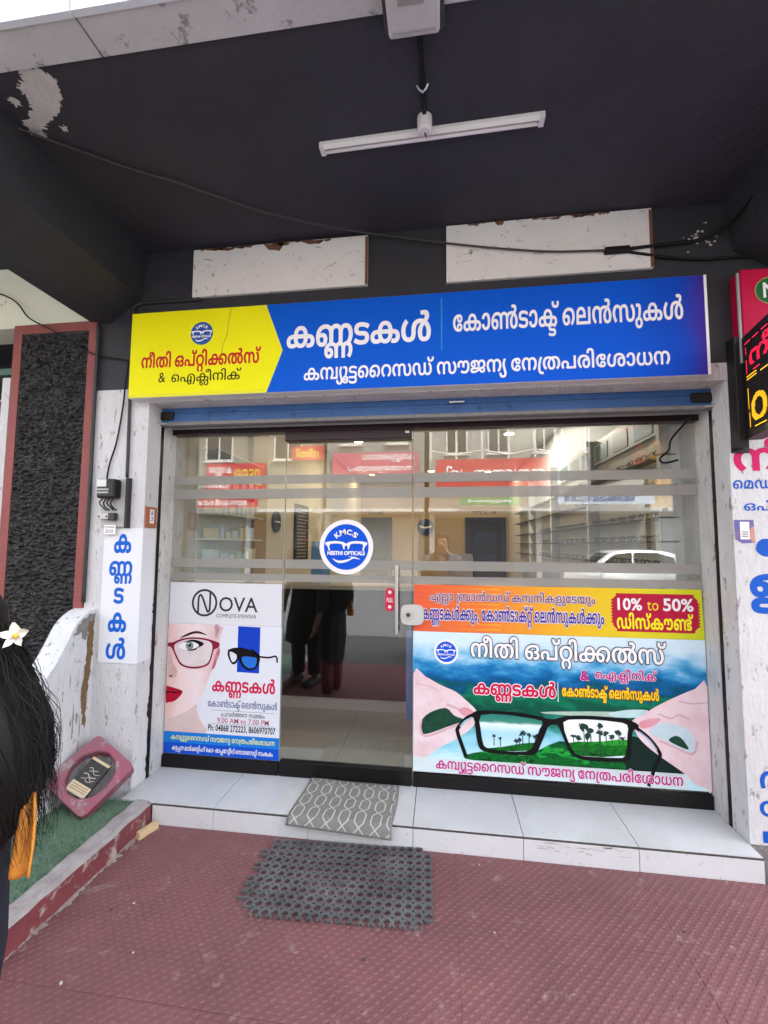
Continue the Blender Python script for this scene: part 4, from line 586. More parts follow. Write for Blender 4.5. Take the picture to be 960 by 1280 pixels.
for i in range(6):
    for j in range(6):
        B('floor_tile', (.003 + i * .508 + .001, .013 + j * .508 + .001, -.0078), (.003 + i * .508 + .506, .013 + j * .508 + .506, 0), fl_m, floor)
B('floor_sheet', (.003, 3.07, -.0078), (3.047, 6.5, 0), fl_m, floor)
blue_door = mat('navy_door', (.008, .016, .060), .45); dk = mat('door_dark', (.004, .005, .009), .4)
def inner_door(x0, x1, label, text, tx0, tx1):
    d = thing('interior_door', label, 'door', 'navy doors in the back wall of the shop')
    f = MB(); f.box((x0, 6.46, 0), (x0 + .09, 6.499, 1.9)).box((x1 - .09, 6.46, 0), (x1, 6.499, 1.9)).box((x0 + .09, 6.46, 1.81), (x1 - .09, 6.499, 1.9)); f.build('frame', blue_door, d)
    MB().box((x0 + .09, 6.475, 0), (x1 - .09, 6.498, 1.81)).build('door_leaf', dk, d)
    for zz in (1.45, 1.0, .55): B('panel', (x0 + .18, 6.466, zz - .16), (x1 - .18, 6.4755, zz + .16), blue_door, d, .004)
    B('handle', (x0 + .13, 6.44, .98), (x0 + .15, 6.475, 1.1), steel, d, .003)
    latin(text, (tx0, tx1, 1.965, 2.035), 6.499, ink_black, bld, .012, .002)
inner_door(-.06, .66, 'dark navy inner door behind the round blue sticker', 'EYE CLINIC', .16, .48)
inner_door(2.17, 2.98, 'dark navy inner door near the spectacle shelves', 'OPTICAL LAB', 2.32, 2.80)

# ================================================================= neighbours at the left
ns = thing('neighbour_shop', 'pale green and dark shop front beyond the black stone pier', 'building')
MB().box((-3.5, -1.2548, 3.062), (-.47, -.10, 3.2)).build('ceiling', dark_paint, ns)
MB().box((-3.5, -.235, 2.668), (-.347, -.05, 3.0615)).build('upper_wall', mat('pale_green_wall', (.86, .91, .75), .8, (.78, .83, .67), 4, .6, bump=.4, bscale=30, spots=(.33, .35, .27), spot_scale=7, spot_cut=.66), ns)
MB().box((-3.5, -.05, 2.668), (-.92, .35, 2.70)).build('recess_soffit', MATS['recess_dark'] if 'recess_dark' in MATS else dark_paint, ns)
MB().box((-3.5, .25, -.35), (-.90, .35, 3.06)).build('wall', mat('recess_dark', (.014, .018, .018), .8), ns)
MB().box((-3.5, -.26, 2.36), (-.905, -.10, 2.40)).build('shutter_edge', mat('dull_green', (.06, .12, .10), .6), ns)
MB().box((-.99, -.262, -.35), (-.935, -.20, 2.34)).build('post', white_wall, ns)
g = MB()
for k in range(12): g.tube([(-1.6, -.23, 1.0 + k * .11), (-.99, -.23, 1.0 + k * .11)], .006, 6)
for k in range(7): g.tube([(-1.55 + k * .09, -.23, .9), (-1.55 + k * .09, -.23, 2.3)], .006, 6)
g.build('grille', steel, ns)
sp = thing('stone_pier', 'pier clad in rough black split stone inside a dull red border', 'pier')
red_border = mat('red_border', (.30, .075, .065), .65, (.20, .055, .05), 5, .7, bump=.3, bscale=50, spots=(.5, .3, .27), spot_scale=15, spot_cut=.7)
MB().box((-.915, -.255, -.35), (-.352, .25, 2.655)).build('core', red_border, sp)
MB().box((-.918, -.275, -.35), (-.862, -.2555, 2.66)).build('border', red_border, sp)
MB().box((-.408, -.275, -.35), (-.352, -.2555, 2.66)).build('border', red_border, sp)
MB().box((-.862, -.275, 2.604), (-.408, -.2555, 2.66)).build('border', red_border, sp)
# split-stone relief: horizontal slivers, real depth
nx, nz = 84, 420; from mathutils import noise as NZ
st = MB()
for j in range(nz + 1):
    for i in range(nx + 1):
        x = -.862 + .454 * i / nx; z = .15 + 2.454 * j / nz; ed_ = min(1, min(i, nx - i) / 2, (nz - j) / 3)
        wob = NZ.noise((x * 6, z * 6, 3.1)) * .03
        d = NZ.noise((x * 34 + wob * 20, (z + wob) * 74, 1.7)) * .016 + NZ.noise((x * 70, z * 130, 9.3)) * .006 + NZ.noise((x * 9, z * 16, 4.4)) * .004
        st.v.append((x, -.2715 - max(d, -.013) * ed_, z))
for j in range(nz):
    for i in range(nx):
        a = j * (nx + 1) + i; st.f.append((a, a + 1, a + nx + 2, a + nx + 1))
tag(st.build('split_stone', mat('black_stone', (.010, .0095, .010), .40, (.024, .023, .022), 40, .9, bump=.4, bscale=120, spec=.35), sp), kind='stuff')
# curved white flank wall of the next stairs
fwl = thing('stair_flank_wall', 'low white wall with a swept worn top edge beside the black stone pier', 'wall')
prof = spline([(-.20, .965, 0), (-.30, .955, 0), (-.39, .90, 0), (-.46, .79, 0), (-.53, .69, 0), (-.62, .615, 0), (-.75, .555, 0), (-.95, .50, 0), (-1.3, .46, 0)], 5)
pl = [(p.x, p.y) for p in prof] + [(-1.3, -.35), (-.20, -.35)]
MB().prism(pl, -.398, -.268, 'x').build('wall', white_wall, fwl)
cp = MB()
for k, p in enumerate(prof):
    for dx in (-.3985, -.2675): cp.v.append((dx, p.x, p.y + .0005))
    for dx in (-.396, -.270): cp.v.append((dx, p.x, p.y + .004))
    if k:
        o = (k - 1) * 4
        cp.f += [(o + 2, o + 3, o + 7, o + 6), (o + 1, o + 3, o + 7, o + 5), (o, o + 2, o + 6, o + 4), (o, o + 1, o + 5, o + 4)]
cp.f += [(0, 1, 3, 2), tuple(len(cp.v) - 4 + i for i in (0, 1, 3, 2))]
cp.build('coping', mat('coping_white', (.74, .75, .76), .7, (.5, .5, .5), 9, .7, bump=.5, bscale=60, spots=(.20, .19, .17), spot_scale=26, spot_cut=.57), fwl)
xf = ((-.268, 0, 0), (0, -1, 0), (0, 0, 1), (1, 0, 0))
brown = mat('rust_stain', (.22, .13, .05), .9, (.10, .07, .04), 30, .9); dk_stain = mat('damp_stain', (.13, .12, .10), .9, (.30, .29, .27), 30, .9)
shape('stain', ragged([(.275, .90), (.312, .90), (.318, .70), (.338, .52), (.326, .36), (.305, .33), (.295, .55), (.278, .72)], .007, 9, 3), 0, brown, fwl, .0015, 0, xf)
shape('stain', ragged([(.272, .948), (.34, .925), (.385, .88), (.41, .835), (.37, .85), (.33, .80), (.31, .86), (.275, .88)], .010, 6, 4), 0, dk_stain, fwl, .0012, 0, xf)
for k in range(16):
    rng = random.Random(k + 70); u = rng.uniform(.29, .62); z = rng.uniform(.0, .6)
    shape('stain', ragged([(u, z), (u + .006, z), (u + .005, z + rng.uniform(.04, .22)), (u, z + .05)], .003, 2, k), 0, dk_stain, fwl, .0012, 0, xf)

# ================================================================= rolled shutter
sh = thing('rolling_shutter', 'blue rolled-up metal shutter above the glass front', 'shutter')
sh_blue = mat('shutter_blue', (.045, .17, .46), .5, (.025, .085, .24), 7, .9, spots=(.022, .02, .028), spot_scale=14, spot_cut=.60)
for k in range(3): MB().box((-.04, -.150 + .004 * k, 2.064 + .052 * k), (3.09, -.118, 2.113 + .052 * k), ).build('slat', sh_blue, sh)
B('bottom_rail', (-.04, -.160, 2.040), (3.09, -.112, 2.062), mat('rail_grey', (.24, .24, .24), .5, (.12, .12, .12), 20, .7), sh, .004)
for x in (.03, 3.0): B('bracket', (x - .05, -.163, 2.075), (x + .05, -.1515, 2.125), mat('grease', (.007, .006, .006), .6), sh, .008)
h = MB(); h.tube([(1.72, -.153, 2.115), (1.72, -.175, 2.118), (1.80, -.175, 2.118), (1.80, -.153, 2.115)], .006, 8); h.build('lift_handle', steel, sh)
for x, s_ in ((-.02, 1), (3.07, -1)):
    MB().tube([(x + .06 * s_, -.165, 2.05), (x - .03 * s_, -.19, 2.052)], .007, 8).build('bolt', steel, sh)

# ================================================================= glass front
clear = glass_mat('clear_glass'); frost = frost_mat('frosted_film', (.40, .39, .36), .60); edge_m = mat('glass_edge', (.30, .38, .34), .2)
def band_set(x0, x1, parent):
    for z0, z1 in ((1.702, 1.756), (1.612, 1.672), (1.190, 1.244), (1.112, 1.156)):
        B('frosted_band', (x0 + .006, -.0075, z0), (x1 - .006, -.0062, z1), frost, parent)
top = thing('glass_header', 'dark maroon and black header rail above the glass panels', 'rail')
B('rail', (.003, -.045, 2.012), (3.047, .02, 2.0595), maroon_rail, top, .003)
B('trim', (.003, -.050, 2.045), (3.047, -.0455, 2.058), mat('trim_grey', (.40, .41, .40), .4), top)
def panel(nm, x0, x1, label):
    t = thing(nm, label, 'glass panel')
    B('pane', (x0 + .003, -.005, .072), (x1 - .003, .005, 2.011), clear, t)
    B('bottom_rail', (x0 + .002, -.020, .001), (x1 - .002, .020, .071), black_rail, t, .003)
    band_set(x0, x1, t); return t
gl = panel('fixed_glazing', .003, .735, 'fixed glass panel above the white eyewear poster, left of the door')
gr_ = panel('fixed_glazing', 1.512, 3.047, 'wide fixed glass panel above the landscape poster, right of the door')
for x in (.735, 1.512): B('edge', (x - .0015, -.006, .072), (x + .0015, .006, 2.011), edge_m, gl if x < 1 else gr_)
dr = thing('glass_door', 'frameless glass door with round blue sticker and steel handle', 'door')
B('pane', (.741, -.007, .085), (1.506, .003, 1.955), clear, dr)
B('bottom_rail', (.740, -.024, .004), (1.507, .018, .086), black_rail, dr, .004)
B('top_rail', (.740, -.050, 1.955), (1.507, .018, 2.0115), maroon_rail, dr, .004)
B('hinge_plate', (1.468, -.053, 1.985), (1.492, -.0502, 1.997), white_plastic, dr)
band_set(.738, 1.510, dr)
hd = MB(); hd.tube([(1.422, -.058, .835), (1.422, -.058, 1.22)], .0105, 24); hd.build('handle', steel, dr)
for z in (.885, 1.17): MB().cyl((1.422, -.058, z), .008, .052, 'y', 12).build('standoff', steel, dr)
lk = MB(); lk.prism(smooth_poly([(1.447, .905), (1.447, .975), (1.475, .995), (1.545, .995), (1.572, .975), (1.572, .905), (1.545, .885), (1.475, .885)], 3), -.033, -.0075); lko = lk.build('lock_case', mat('lock_grey', (.62, .62, .60), .3, metal=.4), dr)
MB().cyl((1.487, -.040, .940), .024, .008, 'y', 20).build('lock_ring', steel, lko)
MB().cyl((1.487, -.0445, .940), .012, .005, 'y', 16).build('keyhole', mat('dark_metal', (.1, .1, .1), .4, metal=1), lko)
ps = thing('pull_sticker', 'small red oval sticker on the glass door beside the handle', 'sticker')
shape('backing', [(1.352, .975), (1.352, 1.06), (1.365, 1.083), (1.393, 1.083), (1.404, 1.06), (1.404, .975), (1.393, .955), (1.365, .955)], -.0085, mat('sticker_red', (.62, .03, .07), .4), ps, .0004, 3)
shape('mark', disc((1.378, 1.062), .010), -.0085, ink_white, ps, .001); shape('mark', disc((1.378, .978), .010), -.0085, ink_white, ps, .001)
latin('PULL', (1.360, 1.397, 1.005, 1.030), -.0085, ink_white, ps, .02, .001)
# blue paper edge showing beside the door
B('blue_edge_strip', (1.470, .03, .34), (1.512, .04, .84), mat('strip_blue', (.07, .15, .34), .4), gr_)

# ------------------------------------------------ round sticker with letters on an arc
def round_logo(c, r, y, parent, ring=True, big=True):
    if ring: shape('ring', disc(c, r, 48), y, ink_white, parent, .0004, 0)
    ri = r * .83 if ring else r
    shape('disc', disc(c, ri, 48), y, ink_blue if big else mat('logo_blue', (.02, .085, .36), .4), parent, .0009, 0)
    s = ri
    for ch, a in (('K', 128), ('M', 104), ('C', 78), ('S', 53)):
        aa = R(a); px, pz = c[0] + .66 * s * math.cos(aa), c[1] + .66 * s * math.sin(aa)
        u = Vector((math.sin(aa), 0, -math.cos(aa))); v = Vector((math.cos(aa), 0, math.sin(aa)))
        hw = .115 * s if ch != 'M' else .14 * s
        latin(ch, (-hw, hw, -.12 * s, .12 * s), 0, ink_white, parent, .035, .0016, 'letter', ((px, y, pz), u, v, (0, -1, 0)))
    x, z = c
    def P(l): return [(x + a * s, z + b * s) for a, b in l]
    shape('spectacles_mark', P([(-.93, .20), (-.5, .26), (-.15, .22), (0, .14), (.15, .22), (.5, .26), (.93, .20), (.90, .08), (.84, .02), (.80, -.10), (.78, -.16), (.72, -.14), (.76, .04), (.70, .13), (.45, .15), (.20, .12), (.14, -.05), (.08, -.12), (.06, .02), (0, .06), (-.06, .02), (-.08, -.12), (-.14, -.05), (-.20, .12), (-.45, .15), (-.70, .13), (-.76, .04), (-.72, -.14), (-.78, -.16), (-.80, -.10), (-.84, .02), (-.90, .08)]), y, ink_white, parent, .0016, 2)
    latin('NEETHI OPTICALS', (x - .84 * s, x + .84 * s, z - .36 * s, z - .18 * s), y, ink_white, parent, .045, .0018)
    shape('swoosh', P([(-.62, -.50), (-.35, -.60), (0, -.56), (.25, -.48), (.1, -.42), (.4, -.44), (.64, -.54), (.35, -.50), (.25, -.54), (0, -.66), (-.35, -.70)]), y, ink_white, parent, .0016, 3)
lg = thing('round_sticker', 'round blue sticker with white rim and spectacles emblem on the glass door', 'sticker')
round_logo((1.117, 1.321), .162, -.0085, lg)

# ================================================================= long signboard
sb = thing('signboard', 'long yellow and blue shop signboard with white lettering above the shutter', 'signboard')
SY = -.335
B('box', (-.083, SY, 2.152), (2.949, YW - .001, 2.650), mat('sign_side', (.70, .70, .70), .5), sb, .003)
yel = mat('sign_yellow', (.88, .85, .003), .55, (.78, .74, .006), 3, .6, spots=(.34, .31, .04), spot_scale=14, spot_cut=.735, spec=.2)
blu = grad_mat('sign_blue', [(0, '#43218a'), (.09, '#0a46bc'), (.28, '#0058d6'), (1, '#0058cc')], 2.95, 1.6, 0, .10, 2.0, .6, 0)
shape('yellow_field', [(-.081, 2.154), (.735, 2.154), (.822, 2.385), (.722, 2.648), (-.081, 2.648)], SY, yel, sb, .0008, 0)
shape('blue_field', [(.737, 2.154), (2.935, 2.154), (2.935, 2.648), (.724, 2.648), (.824, 2.385)], SY, blu, sb, .0008, 0)
shape('edge_strip', [(2.9355, 2.154), (2.948, 2.154), (2.948, 2.649), (2.9355, 2.649)], SY, ink_white, sb, .001, 0)
shape('bottom_strip', [(-.081, 2.1535), (.73, 2.1535), (.737, 2.172), (-.081, 2.172)], SY, mat('strip_yellow', (.78, .74, .03), .4), sb, .0011, 0)
round_logo((.350, 2.508), .080, SY, sb, True, False)
sred = mat('sign_red', (.52, .015, .02), .4)
ml('നീതി ഒപ്റ്റിക്കൽസ്', (-.010, .700, 2.285, 2.418), SY, sred, sb, 1.05)
latin('&', (.099, .142, 2.236, 2.293), SY, ink_black, sb, .004)
ml('ഐക്ലീനിക്', (.178, .590, 2.208, 2.302), SY, ink_black, sb, .35)
ml('കണ്ണടകൾ', (.845, 1.624, 2.325, 2.562), SY, ink_white, sb, 1.0)
ml('കോൺടാക്ട് ലെൻസുകൾ', (1.738, 2.838, 2.382, 2.566), SY, ink_white, sb, .75)
ml('കമ്പ്യൂട്ടറൈസഡ് സൗജന്യ നേത്രപരിശോധന', (.945, 2.770, 2.180, 2.312), SY, ink_white, sb, .7)
shape('divider', [(1.676, 2.34), (1.682, 2.34), (1.682, 2.62), (1.676, 2.62)], SY, mat('ink_cyan', (.02, .30, .62), .4), sb, .0012, 0)
shape('crack', stroke([(.52, 2.64), (.505, 2.56), (.50, 2.50), (.478, 2.43), (.47, 2.38)], .0025), SY, mat('crack_dark', (.15, .14, .02), .8), sb, .0014, 0)

# ================================================================= white eyewear poster
ptl = thing('eyewear_poster', 'white poster of a face in red glasses on the left glass panel', 'poster')
PY = -.0085
RPC = (1.515, 3.042, .081, .846)
pap = mat('poster_white', (.74, .76, .82), .35, (.69, .72, .80), 3, .6, coat=.2)
shape('upper_sheet', [(.009, .847), (.731, .847), (.729, 1.096), (.012, 1.096)], PY, mat('poster_top', (.72, .73, .77), .35, (.66, .67, .71), 4, .6, coat=.2), ptl, .0004, 0)
shape('lower_sheet', [(.009, .079), (.733, .079), (.733, .846), (.009, .846)], PY, pap, ptl, .0006, 0)
skin = mat('print_skin', (.64, .45, .42), .35, (.74, .62, .62), 8, .9); skin2 = mat('print_skin_shade', (.60, .42, .40), .35, (.66, .52, .52), 14, .9); pale = mat('print_pale', (.76, .70, .72), .35, (.70, .60, .62), 18, .8)
F_ = {'skin': [(0.012, 0.843), (0.341, 0.84), (0.349, 0.784), (0.325, 0.628), (0.292, 0.549), (0.27, 0.493), (0.242, 0.431), (0.211, 0.38), (0.216, 0.336), (0.242, 0.277), (0.274, 0.207), (0.014, 0.207)],
 'nose': [(0.016, 0.7), (0.037, 0.65), (0.051, 0.605), (0.077, 0.573), (0.076, 0.534), (0.055, 0.519), (0.024, 0.521), (0.013, 0.57)],
 'brow': [(0.085, 0.756), (0.13, 0.785), (0.178, 0.802), (0.221, 0.801), (0.265, 0.78), (0.228, 0.787), (0.185, 0.789), (0.136, 0.773)],
 'fo': [(0.011, 0.727), (0.045, 0.733), (0.094, 0.753), (0.155, 0.765), (0.216, 0.766), (0.271, 0.759), (0.314, 0.748), (0.346, 0.735), (0.34, 0.711), (0.322, 0.702), (0.31, 0.694), (0.3, 0.654), (0.283, 0.612), (0.248, 0.591), (0.193, 0.58), (0.138, 0.584), (0.095, 0.601), (0.068, 0.64), (0.048, 0.678), (0.031, 0.703), (0.011, 0.708)],
 'fi': [(0.055, 0.718), (0.101, 0.743), (0.156, 0.755), (0.223, 0.755), (0.284, 0.743), (0.3, 0.716), (0.296, 0.676), (0.28, 0.626), (0.247, 0.602), (0.193, 0.592), (0.138, 0.595), (0.1, 0.612), (0.077, 0.646), (0.057, 0.684)],
 'temple': [(0.345, 0.712), (0.323, 0.672), (0.313, 0.633), (0.3, 0.577), (0.32, 0.594), (0.332, 0.633), (0.348, 0.673)],
 'eye': [(0.078, 0.705), (0.113, 0.734), (0.156, 0.744), (0.199, 0.737), (0.224, 0.718), (0.201, 0.698), (0.158, 0.688), (0.115, 0.692)],
 'lash': [(0.11, 0.732), (0.156, 0.75), (0.199, 0.75), (0.245, 0.733), (0.231, 0.716), (0.207, 0.704), (0.189, 0.69), (0.158, 0.685), (0.134, 0.688), (0.164, 0.693), (0.194, 0.703), (0.215, 0.719), (0.19, 0.735), (0.156, 0.74)],
 'lips': [(0.012, 0.465), (0.033, 0.467), (0.064, 0.461), (0.12, 0.443), (0.091, 0.401), (0.061, 0.38), (0.031, 0.375), (0.012, 0.377)],
 'lipline': [(0.012, 0.436), (0.04, 0.44), (0.071, 0.439), (0.12, 0.443), (0.071, 0.43), (0.041, 0.433), (0.012, 0.428)],
 'nostril': [(0.024, 0.528), (0.039, 0.537), (0.05, 0.531), (0.036, 0.524)],
 'neck': [(0.012, 0.269), (0.096, 0.302), (0.173, 0.342), (0.211, 0.371), (0.216, 0.336), (0.242, 0.277), (0.274, 0.207), (0.014, 0.207)],
 'cheek': [(0.102, 0.563), (0.164, 0.56), (0.23, 0.568), (0.279, 0.559), (0.257, 0.503), (0.21, 0.468), (0.136, 0.486)],
 'hair': [(0.311, 0.842), (0.341, 0.837), (0.334, 0.789), (0.32, 0.764)]}
frame_red = mat('print_frame_red', (.20, .008, .035), .35, (.30, .012, .06), 12, .8)
shape('face_print', F_['skin'], PY, grad_mat('face_print', [(0, '#e3b9b3'), (.25, '#efd6d4'), (.6, '#ecdcdd'), (.8, '#e0c4c4'), (1, '#d8b4b6')], .0, .36, 0, .35, 9), ptl, .0010, 3, clip=(.010, .732, .080, .845)); shape('neck_print', F_['neck'], PY, skin, ptl, .0013, 3, clip=(.010, .732, .080, .845))
shape('nose_print', F_['nose'], PY, mat('print_nose', (.60, .36, .33), .35, (.70, .54, .52), 18, .9), ptl, .0013, 3, clip=(.010, .732, .080, .845)); pass
shape('lens_print', F_['fi'], PY, mat('print_lens', (.78, .72, .73), .3, (.66, .54, .55), 12, .9), ptl, .0016, 3)
shape('hair_print', F_['hair'], PY, mat('print_hair', (.35, .10, .15), .4, (.6, .5, .52), 30, .9), ptl, .0013, 3)
shape('glasses_print', [F_['fo'], F_['fi']], PY, frame_red, ptl, .0022, 3, clip=(.010, .732, .080, .845)); shape('temple_print', F_['temple'], PY, mat('print_temple', (.45, .03, .09), .35, (.7, .4, .45), 20, .8), ptl, .0019, 3, clip=(.010, .732, .080, .845))
shape('brow_print', F_['brow'], PY, mat('print_brow', (.05, .012, .018), .4), ptl, .0019, 3)
shape('eye_print', F_['eye'], PY, ink_white, ptl, .0019, 3); shape('lash_print', F_['lash'], PY, ink_black, ptl, .0028, 3)
shape('iris_print', disc((.153, .715), .025), PY, mat('print_iris', (.20, .28, .26), .3), ptl, .0022, 0); shape('pupil_print', disc((.153, .718), .010), PY, ink_black, ptl, .0025, 0); shape('glint_print', disc((.147, .726), .004), PY, ink_white, ptl, .0028, 0)
shape('lips_print', F_['lips'], PY, mat('print_lips', (.48, .006, .035), .25, (.30, .004, .02), 18, .7), ptl, .0016, 3, clip=(.010, .732, .080, .845)); shape('lip_line_print', F_['lipline'], PY, mat('print_lipline', (.05, .0, .006), .4), ptl, .0019, 3, clip=(.010, .732, .080, .845))
shape('nostril_print', F_['nostril'], PY, mat('print_nostril', (.25, .06, .06), .4), ptl, .0017, 3)
shape('blue_block', [(.461, .841), (.601, .838), (.600, .569), (.461, .572)], PY, mat('print_royal', (.006, .05, .50), .35), ptl, .0010, 0)
go = [(0.401, 0.700), (0.48, 0.716), (0.549, 0.700), (0.597, 0.680), (0.602, 0.635), (0.574, 0.593), (0.533, 0.585), (0.493, 0.605), (0.466, 0.650), (0.458, 0.625), (0.433, 0.615), (0.409, 0.645)]
shape('small_glasses_print', [go, [(0.490, 0.662), (0.551, 0.663), (0.584, 0.655), (0.574, 0.606), (0.533, 0.598), (0.500, 0.621)], [(0.412, 0.690), (0.457, 0.672), (0.452, 0.640), (0.433, 0.628), (0.419, 0.649)]], PY, ink_black, ptl, .0016, 2)
shape('small_lens_print', [(0.490, 0.662), (0.551, 0.663), (0.584, 0.655), (0.574, 0.606), (0.533, 0.598), (0.500, 0.621)], PY, mat('print_lens_blue', (.02, .16, .62), .3), ptl, .0013, 2)
shape('small_arm_print', stroke([(.545, .708), (.575, .690), (.600, .668), (.66, .664), (.702, .672), (.711, .636)], .010), PY, ink_black, ptl, .0016, 0)
shape('brand_ring', [disc((.239, .975), .083, 40), disc((.239, .975), .070, 40)], PY, grey_ink, ptl, .0012, 0)
shape('brand_stroke', stroke([(.199, .910), (.200, 1.00), (.213, 1.022), (.228, 1.00), (.250, .945), (.262, .922), (.274, .940), (.275, 1.045)], .0125, 4), PY, grey_ink, ptl, .0014, 0)
latin('OVA', (.334, .580, .925, 1.013), PY, grey_ink, ptl, .006); latin('COMPLETE EYEWEAR', (.318, .573, .889, .911), PY, grey_ink, ptl, 0)
ml('കണ്ണടകൾ', (.307, .702, .418, .540), PY, ink_crimson, ptl, 1.1)
ml('കോൺടാക്ട് ലെൻസുകൾ', (.284, .716, .345, .410), PY, ink_navy, ptl, .2)
ml('പ്രവർത്തന സമയം', (.372, .643, .305, .340), PY, ink_black, ptl, .1)
latin('9.00 AM to 7.00 PM', (.347, .668, .272, .303), PY, rose_red, ptl, .006)
latin('Ph: 04868 272223, 8606970707', (.290, .710, .218, .262), PY, ink_black, ptl, .018)
for z in (.343, .266): shape('rule', [(.31, z), (.70, z), (.70, z + .0015), (.31, z + .0015)], PY, grey_ink, ptl, .001, 0)
shape('blue_strip', [(.010, .143), (.733, .143), (.733, .206), (.010, .206)], PY, mat('strip_azure', (.008, .19, .66), .35), ptl, .0016, 0)
shape('blue_strip', [(.010, .080), (.733, .080), (.733, .143), (.010, .143)], PY, mat('strip_royal', (.006, .08, .56), .35), ptl, .0016, 0)
ml('കമ്പ്യൂട്ടറൈസഡ് സൗജന്യ നേത്രപരിശോധന', (.055, .708, .150, .198), PY, mat('ink_lemon', (.72, .80, .30), .4), ptl, .6, lift=.0024)
ml('കട്ടപ്പന മാർക്കറ്റിംഗ് കോ- ഓപ്പറേറ്റീവ് സൊസൈറ്റി സംരംഭം', (.065, .698, .088, .134), PY, ink_white, ptl, .6, lift=.0024)

# ================================================================= landscape poster
ptr = thing('landscape_poster', 'large poster of hands holding black glasses before hills on the right glass panel', 'poster')
shape('offer_band', [(1.516, .847), (3.043, .847), (3.037, 1.109), (1.519, 1.109)], PY, grad_mat('offer_print', [(0, '#e8623f'), (.25, '#ea7a3c'), (.55, '#eab52e'), (.8, '#dfd02a'), (1, '#cbd42a')], 1.515, 3.04, 0), ptr, .0004, 0)
for k in range(9): shape('offer_stripe', [(1.518, .86 + k * .028), (2.0, .86 + k * .028), (2.0, .870 + k * .028), (1.518, .870 + k * .028)], PY, grad_mat('stripe%d' % k, [(0, '#e05a48'), (.6, '#e6843c'), (1, '#e8a834')], 1.515, 2.0, 0), ptr, .0007, 0)
shape('sky_print', [(1.514, .080), (3.043, .086), (3.043, .846), (1.514, .846)], PY, grad_mat('sky_print', [(0, '#d4f0f8'), (.10, '#bfe6f2'), (.22, '#8fd0e4'), (.30, '#6fbccc'), (.37, '#2f8a7a'), (.42, '#0a4a3c'), (.48, '#0b5a44'), (.53, '#0f7a58'), (.58, '#085068'), (.64, '#0a5c94'), (.69, '#1a76b4'), (.74, '#4aa0d0'), (.80, '#9accea'), (.88, '#cfe8f6'), (1, '#d8edf8')], .09, .88, 2, .34, 7), ptr, .0006, 0)
shape('shore_print', [(2.2, .435), (2.5, .455), (2.75, .46), (2.72, .435), (2.4, .425)], PY, mat('print_shore', (.50, .62, .50), .35, (.3, .5, .42), 12, .8), ptr, .0012, 3)
fieldm = grad_mat('field_print', [(0, '#042a12'), (.25, '#0b6a28'), (.42, '#064a22'), (.6, '#1fa83c'), (.75, '#0a5a2a'), (1, '#0c4a30')], .14, .30, 2, 1.4, 18)
shape('field_print', [(1.80, .165), (1.904, .212), (2.022, .211), (2.131, .206), (2.30, .29), (2.42, .26), (2.70, .22), (2.80, .15), (2.3, .135)], PY, fieldm, ptr, .0014, 3, clip=RPC)
shape('dark_bush_print', [(2.62, .32), (2.72, .33), (2.80, .26), (2.92, .17), (2.80, .14), (2.64, .16)], PY, mat('print_bush', (.006, .022, .018), .35), ptr, .0015, 3)
handm = mat('print_hand', (.70, .44, .47), .35, (.88, .80, .84), 6, 1.0); handsh = mat('print_hand_shade', (.62, .36, .40), .35, (.70, .50, .54), 16, .9); nail = mat('print_nail', (.66, .22, .28), .3, (.78, .45, .5), 20, .9)
LH = [(1.515, .610), (1.584, .596), (1.663, .556), (1.751, .521), (1.803, .481), (1.863, .425), (1.858, .373), (1.836, .33), (1.75, .265), (1.662, .217), (1.601, .17), (1.515, .156)]
LHo = [(1.557, .347), (1.601, .397), (1.694, .431), (1.742, .392), (1.794, .37), (1.706, .33), (1.583, .282), (1.561, .305)]
RH = [(3.042, .608), (2.984, .596), (2.874, .543), (2.788, .495), (2.719, .447), (2.671, .418), (2.682, .366), (2.714, .316), (2.779, .26), (2.86, .205), (2.916, .166), (2.963, .119), (3.019, .102), (3.042, .100)]
RHo = [(2.75, .366), (2.818, .414), (2.901, .405), (2.95, .378), (2.976, .333), (2.97, .289), (2.945, .275), (2.88, .301), (2.815, .331)]
shape('hand_print', [LH, LHo], PY, handm, ptr, .0019, 3, clip=RPC); shape('hand_print', [RH, RHo], PY, handm, ptr, .0019, 3, clip=RPC)
for ps_ in (stroke([(1.56, .36), (1.555, .31), (1.585, .272), (1.71, .322), (1.80, .362)], .012), stroke([(1.53, .555), (1.60, .545), (1.66, .52)], .006), stroke([(2.98, .33), (2.972, .285), (2.945, .266), (2.88, .292), (2.80, .325)], .012), stroke([(2.80, .46), (2.86, .44), (2.90, .46), (2.95, .44)], .010), stroke([(2.90, .53), (2.97, .52), (3.04, .53)], .007), stroke([(1.70, .45), (1.76, .43), (1.83, .39)], .014)):
    shape('hand_crease_print', ps_, PY, handsh, ptr, .0022, 0)
shape('gap_print', LHo, PY, mat('print_gap', (.006, .035, .022), .35, (.02, .09, .05), 30, .9), ptr, .0017, 3)
shape('gap_print', RHo, PY, mat('print_gap_pale', (.62, .74, .80), .35, (.45, .62, .70), 20, .8), ptr, .0016, 3)
shape('gap_bush_print', [(2.845, .330), (2.875, .352), (2.905, .345), (2.935, .305), (2.935, .288), (2.88, .308)], PY, MATS['print_gap'], ptr, .0018, 3)
shape('mist_print', [(2.55, .445), (2.64, .47), (2.75, .475), (2.72, .44), (2.62, .43)], PY, mat('print_mist', (.66, .80, .84), .4, (.3, .6, .6), 16, .8), ptr, .0013, 3)
shape('nail_print', [(1.765, .418), (1.80, .440), (1.846, .419), (1.811, .388)], PY, nail, ptr, .0024, 3); shape('nail_print', [(2.705, .411), (2.752, .431), (2.81, .436), (2.776, .398), (2.716, .381)], PY, nail, ptr, .0024, 3)
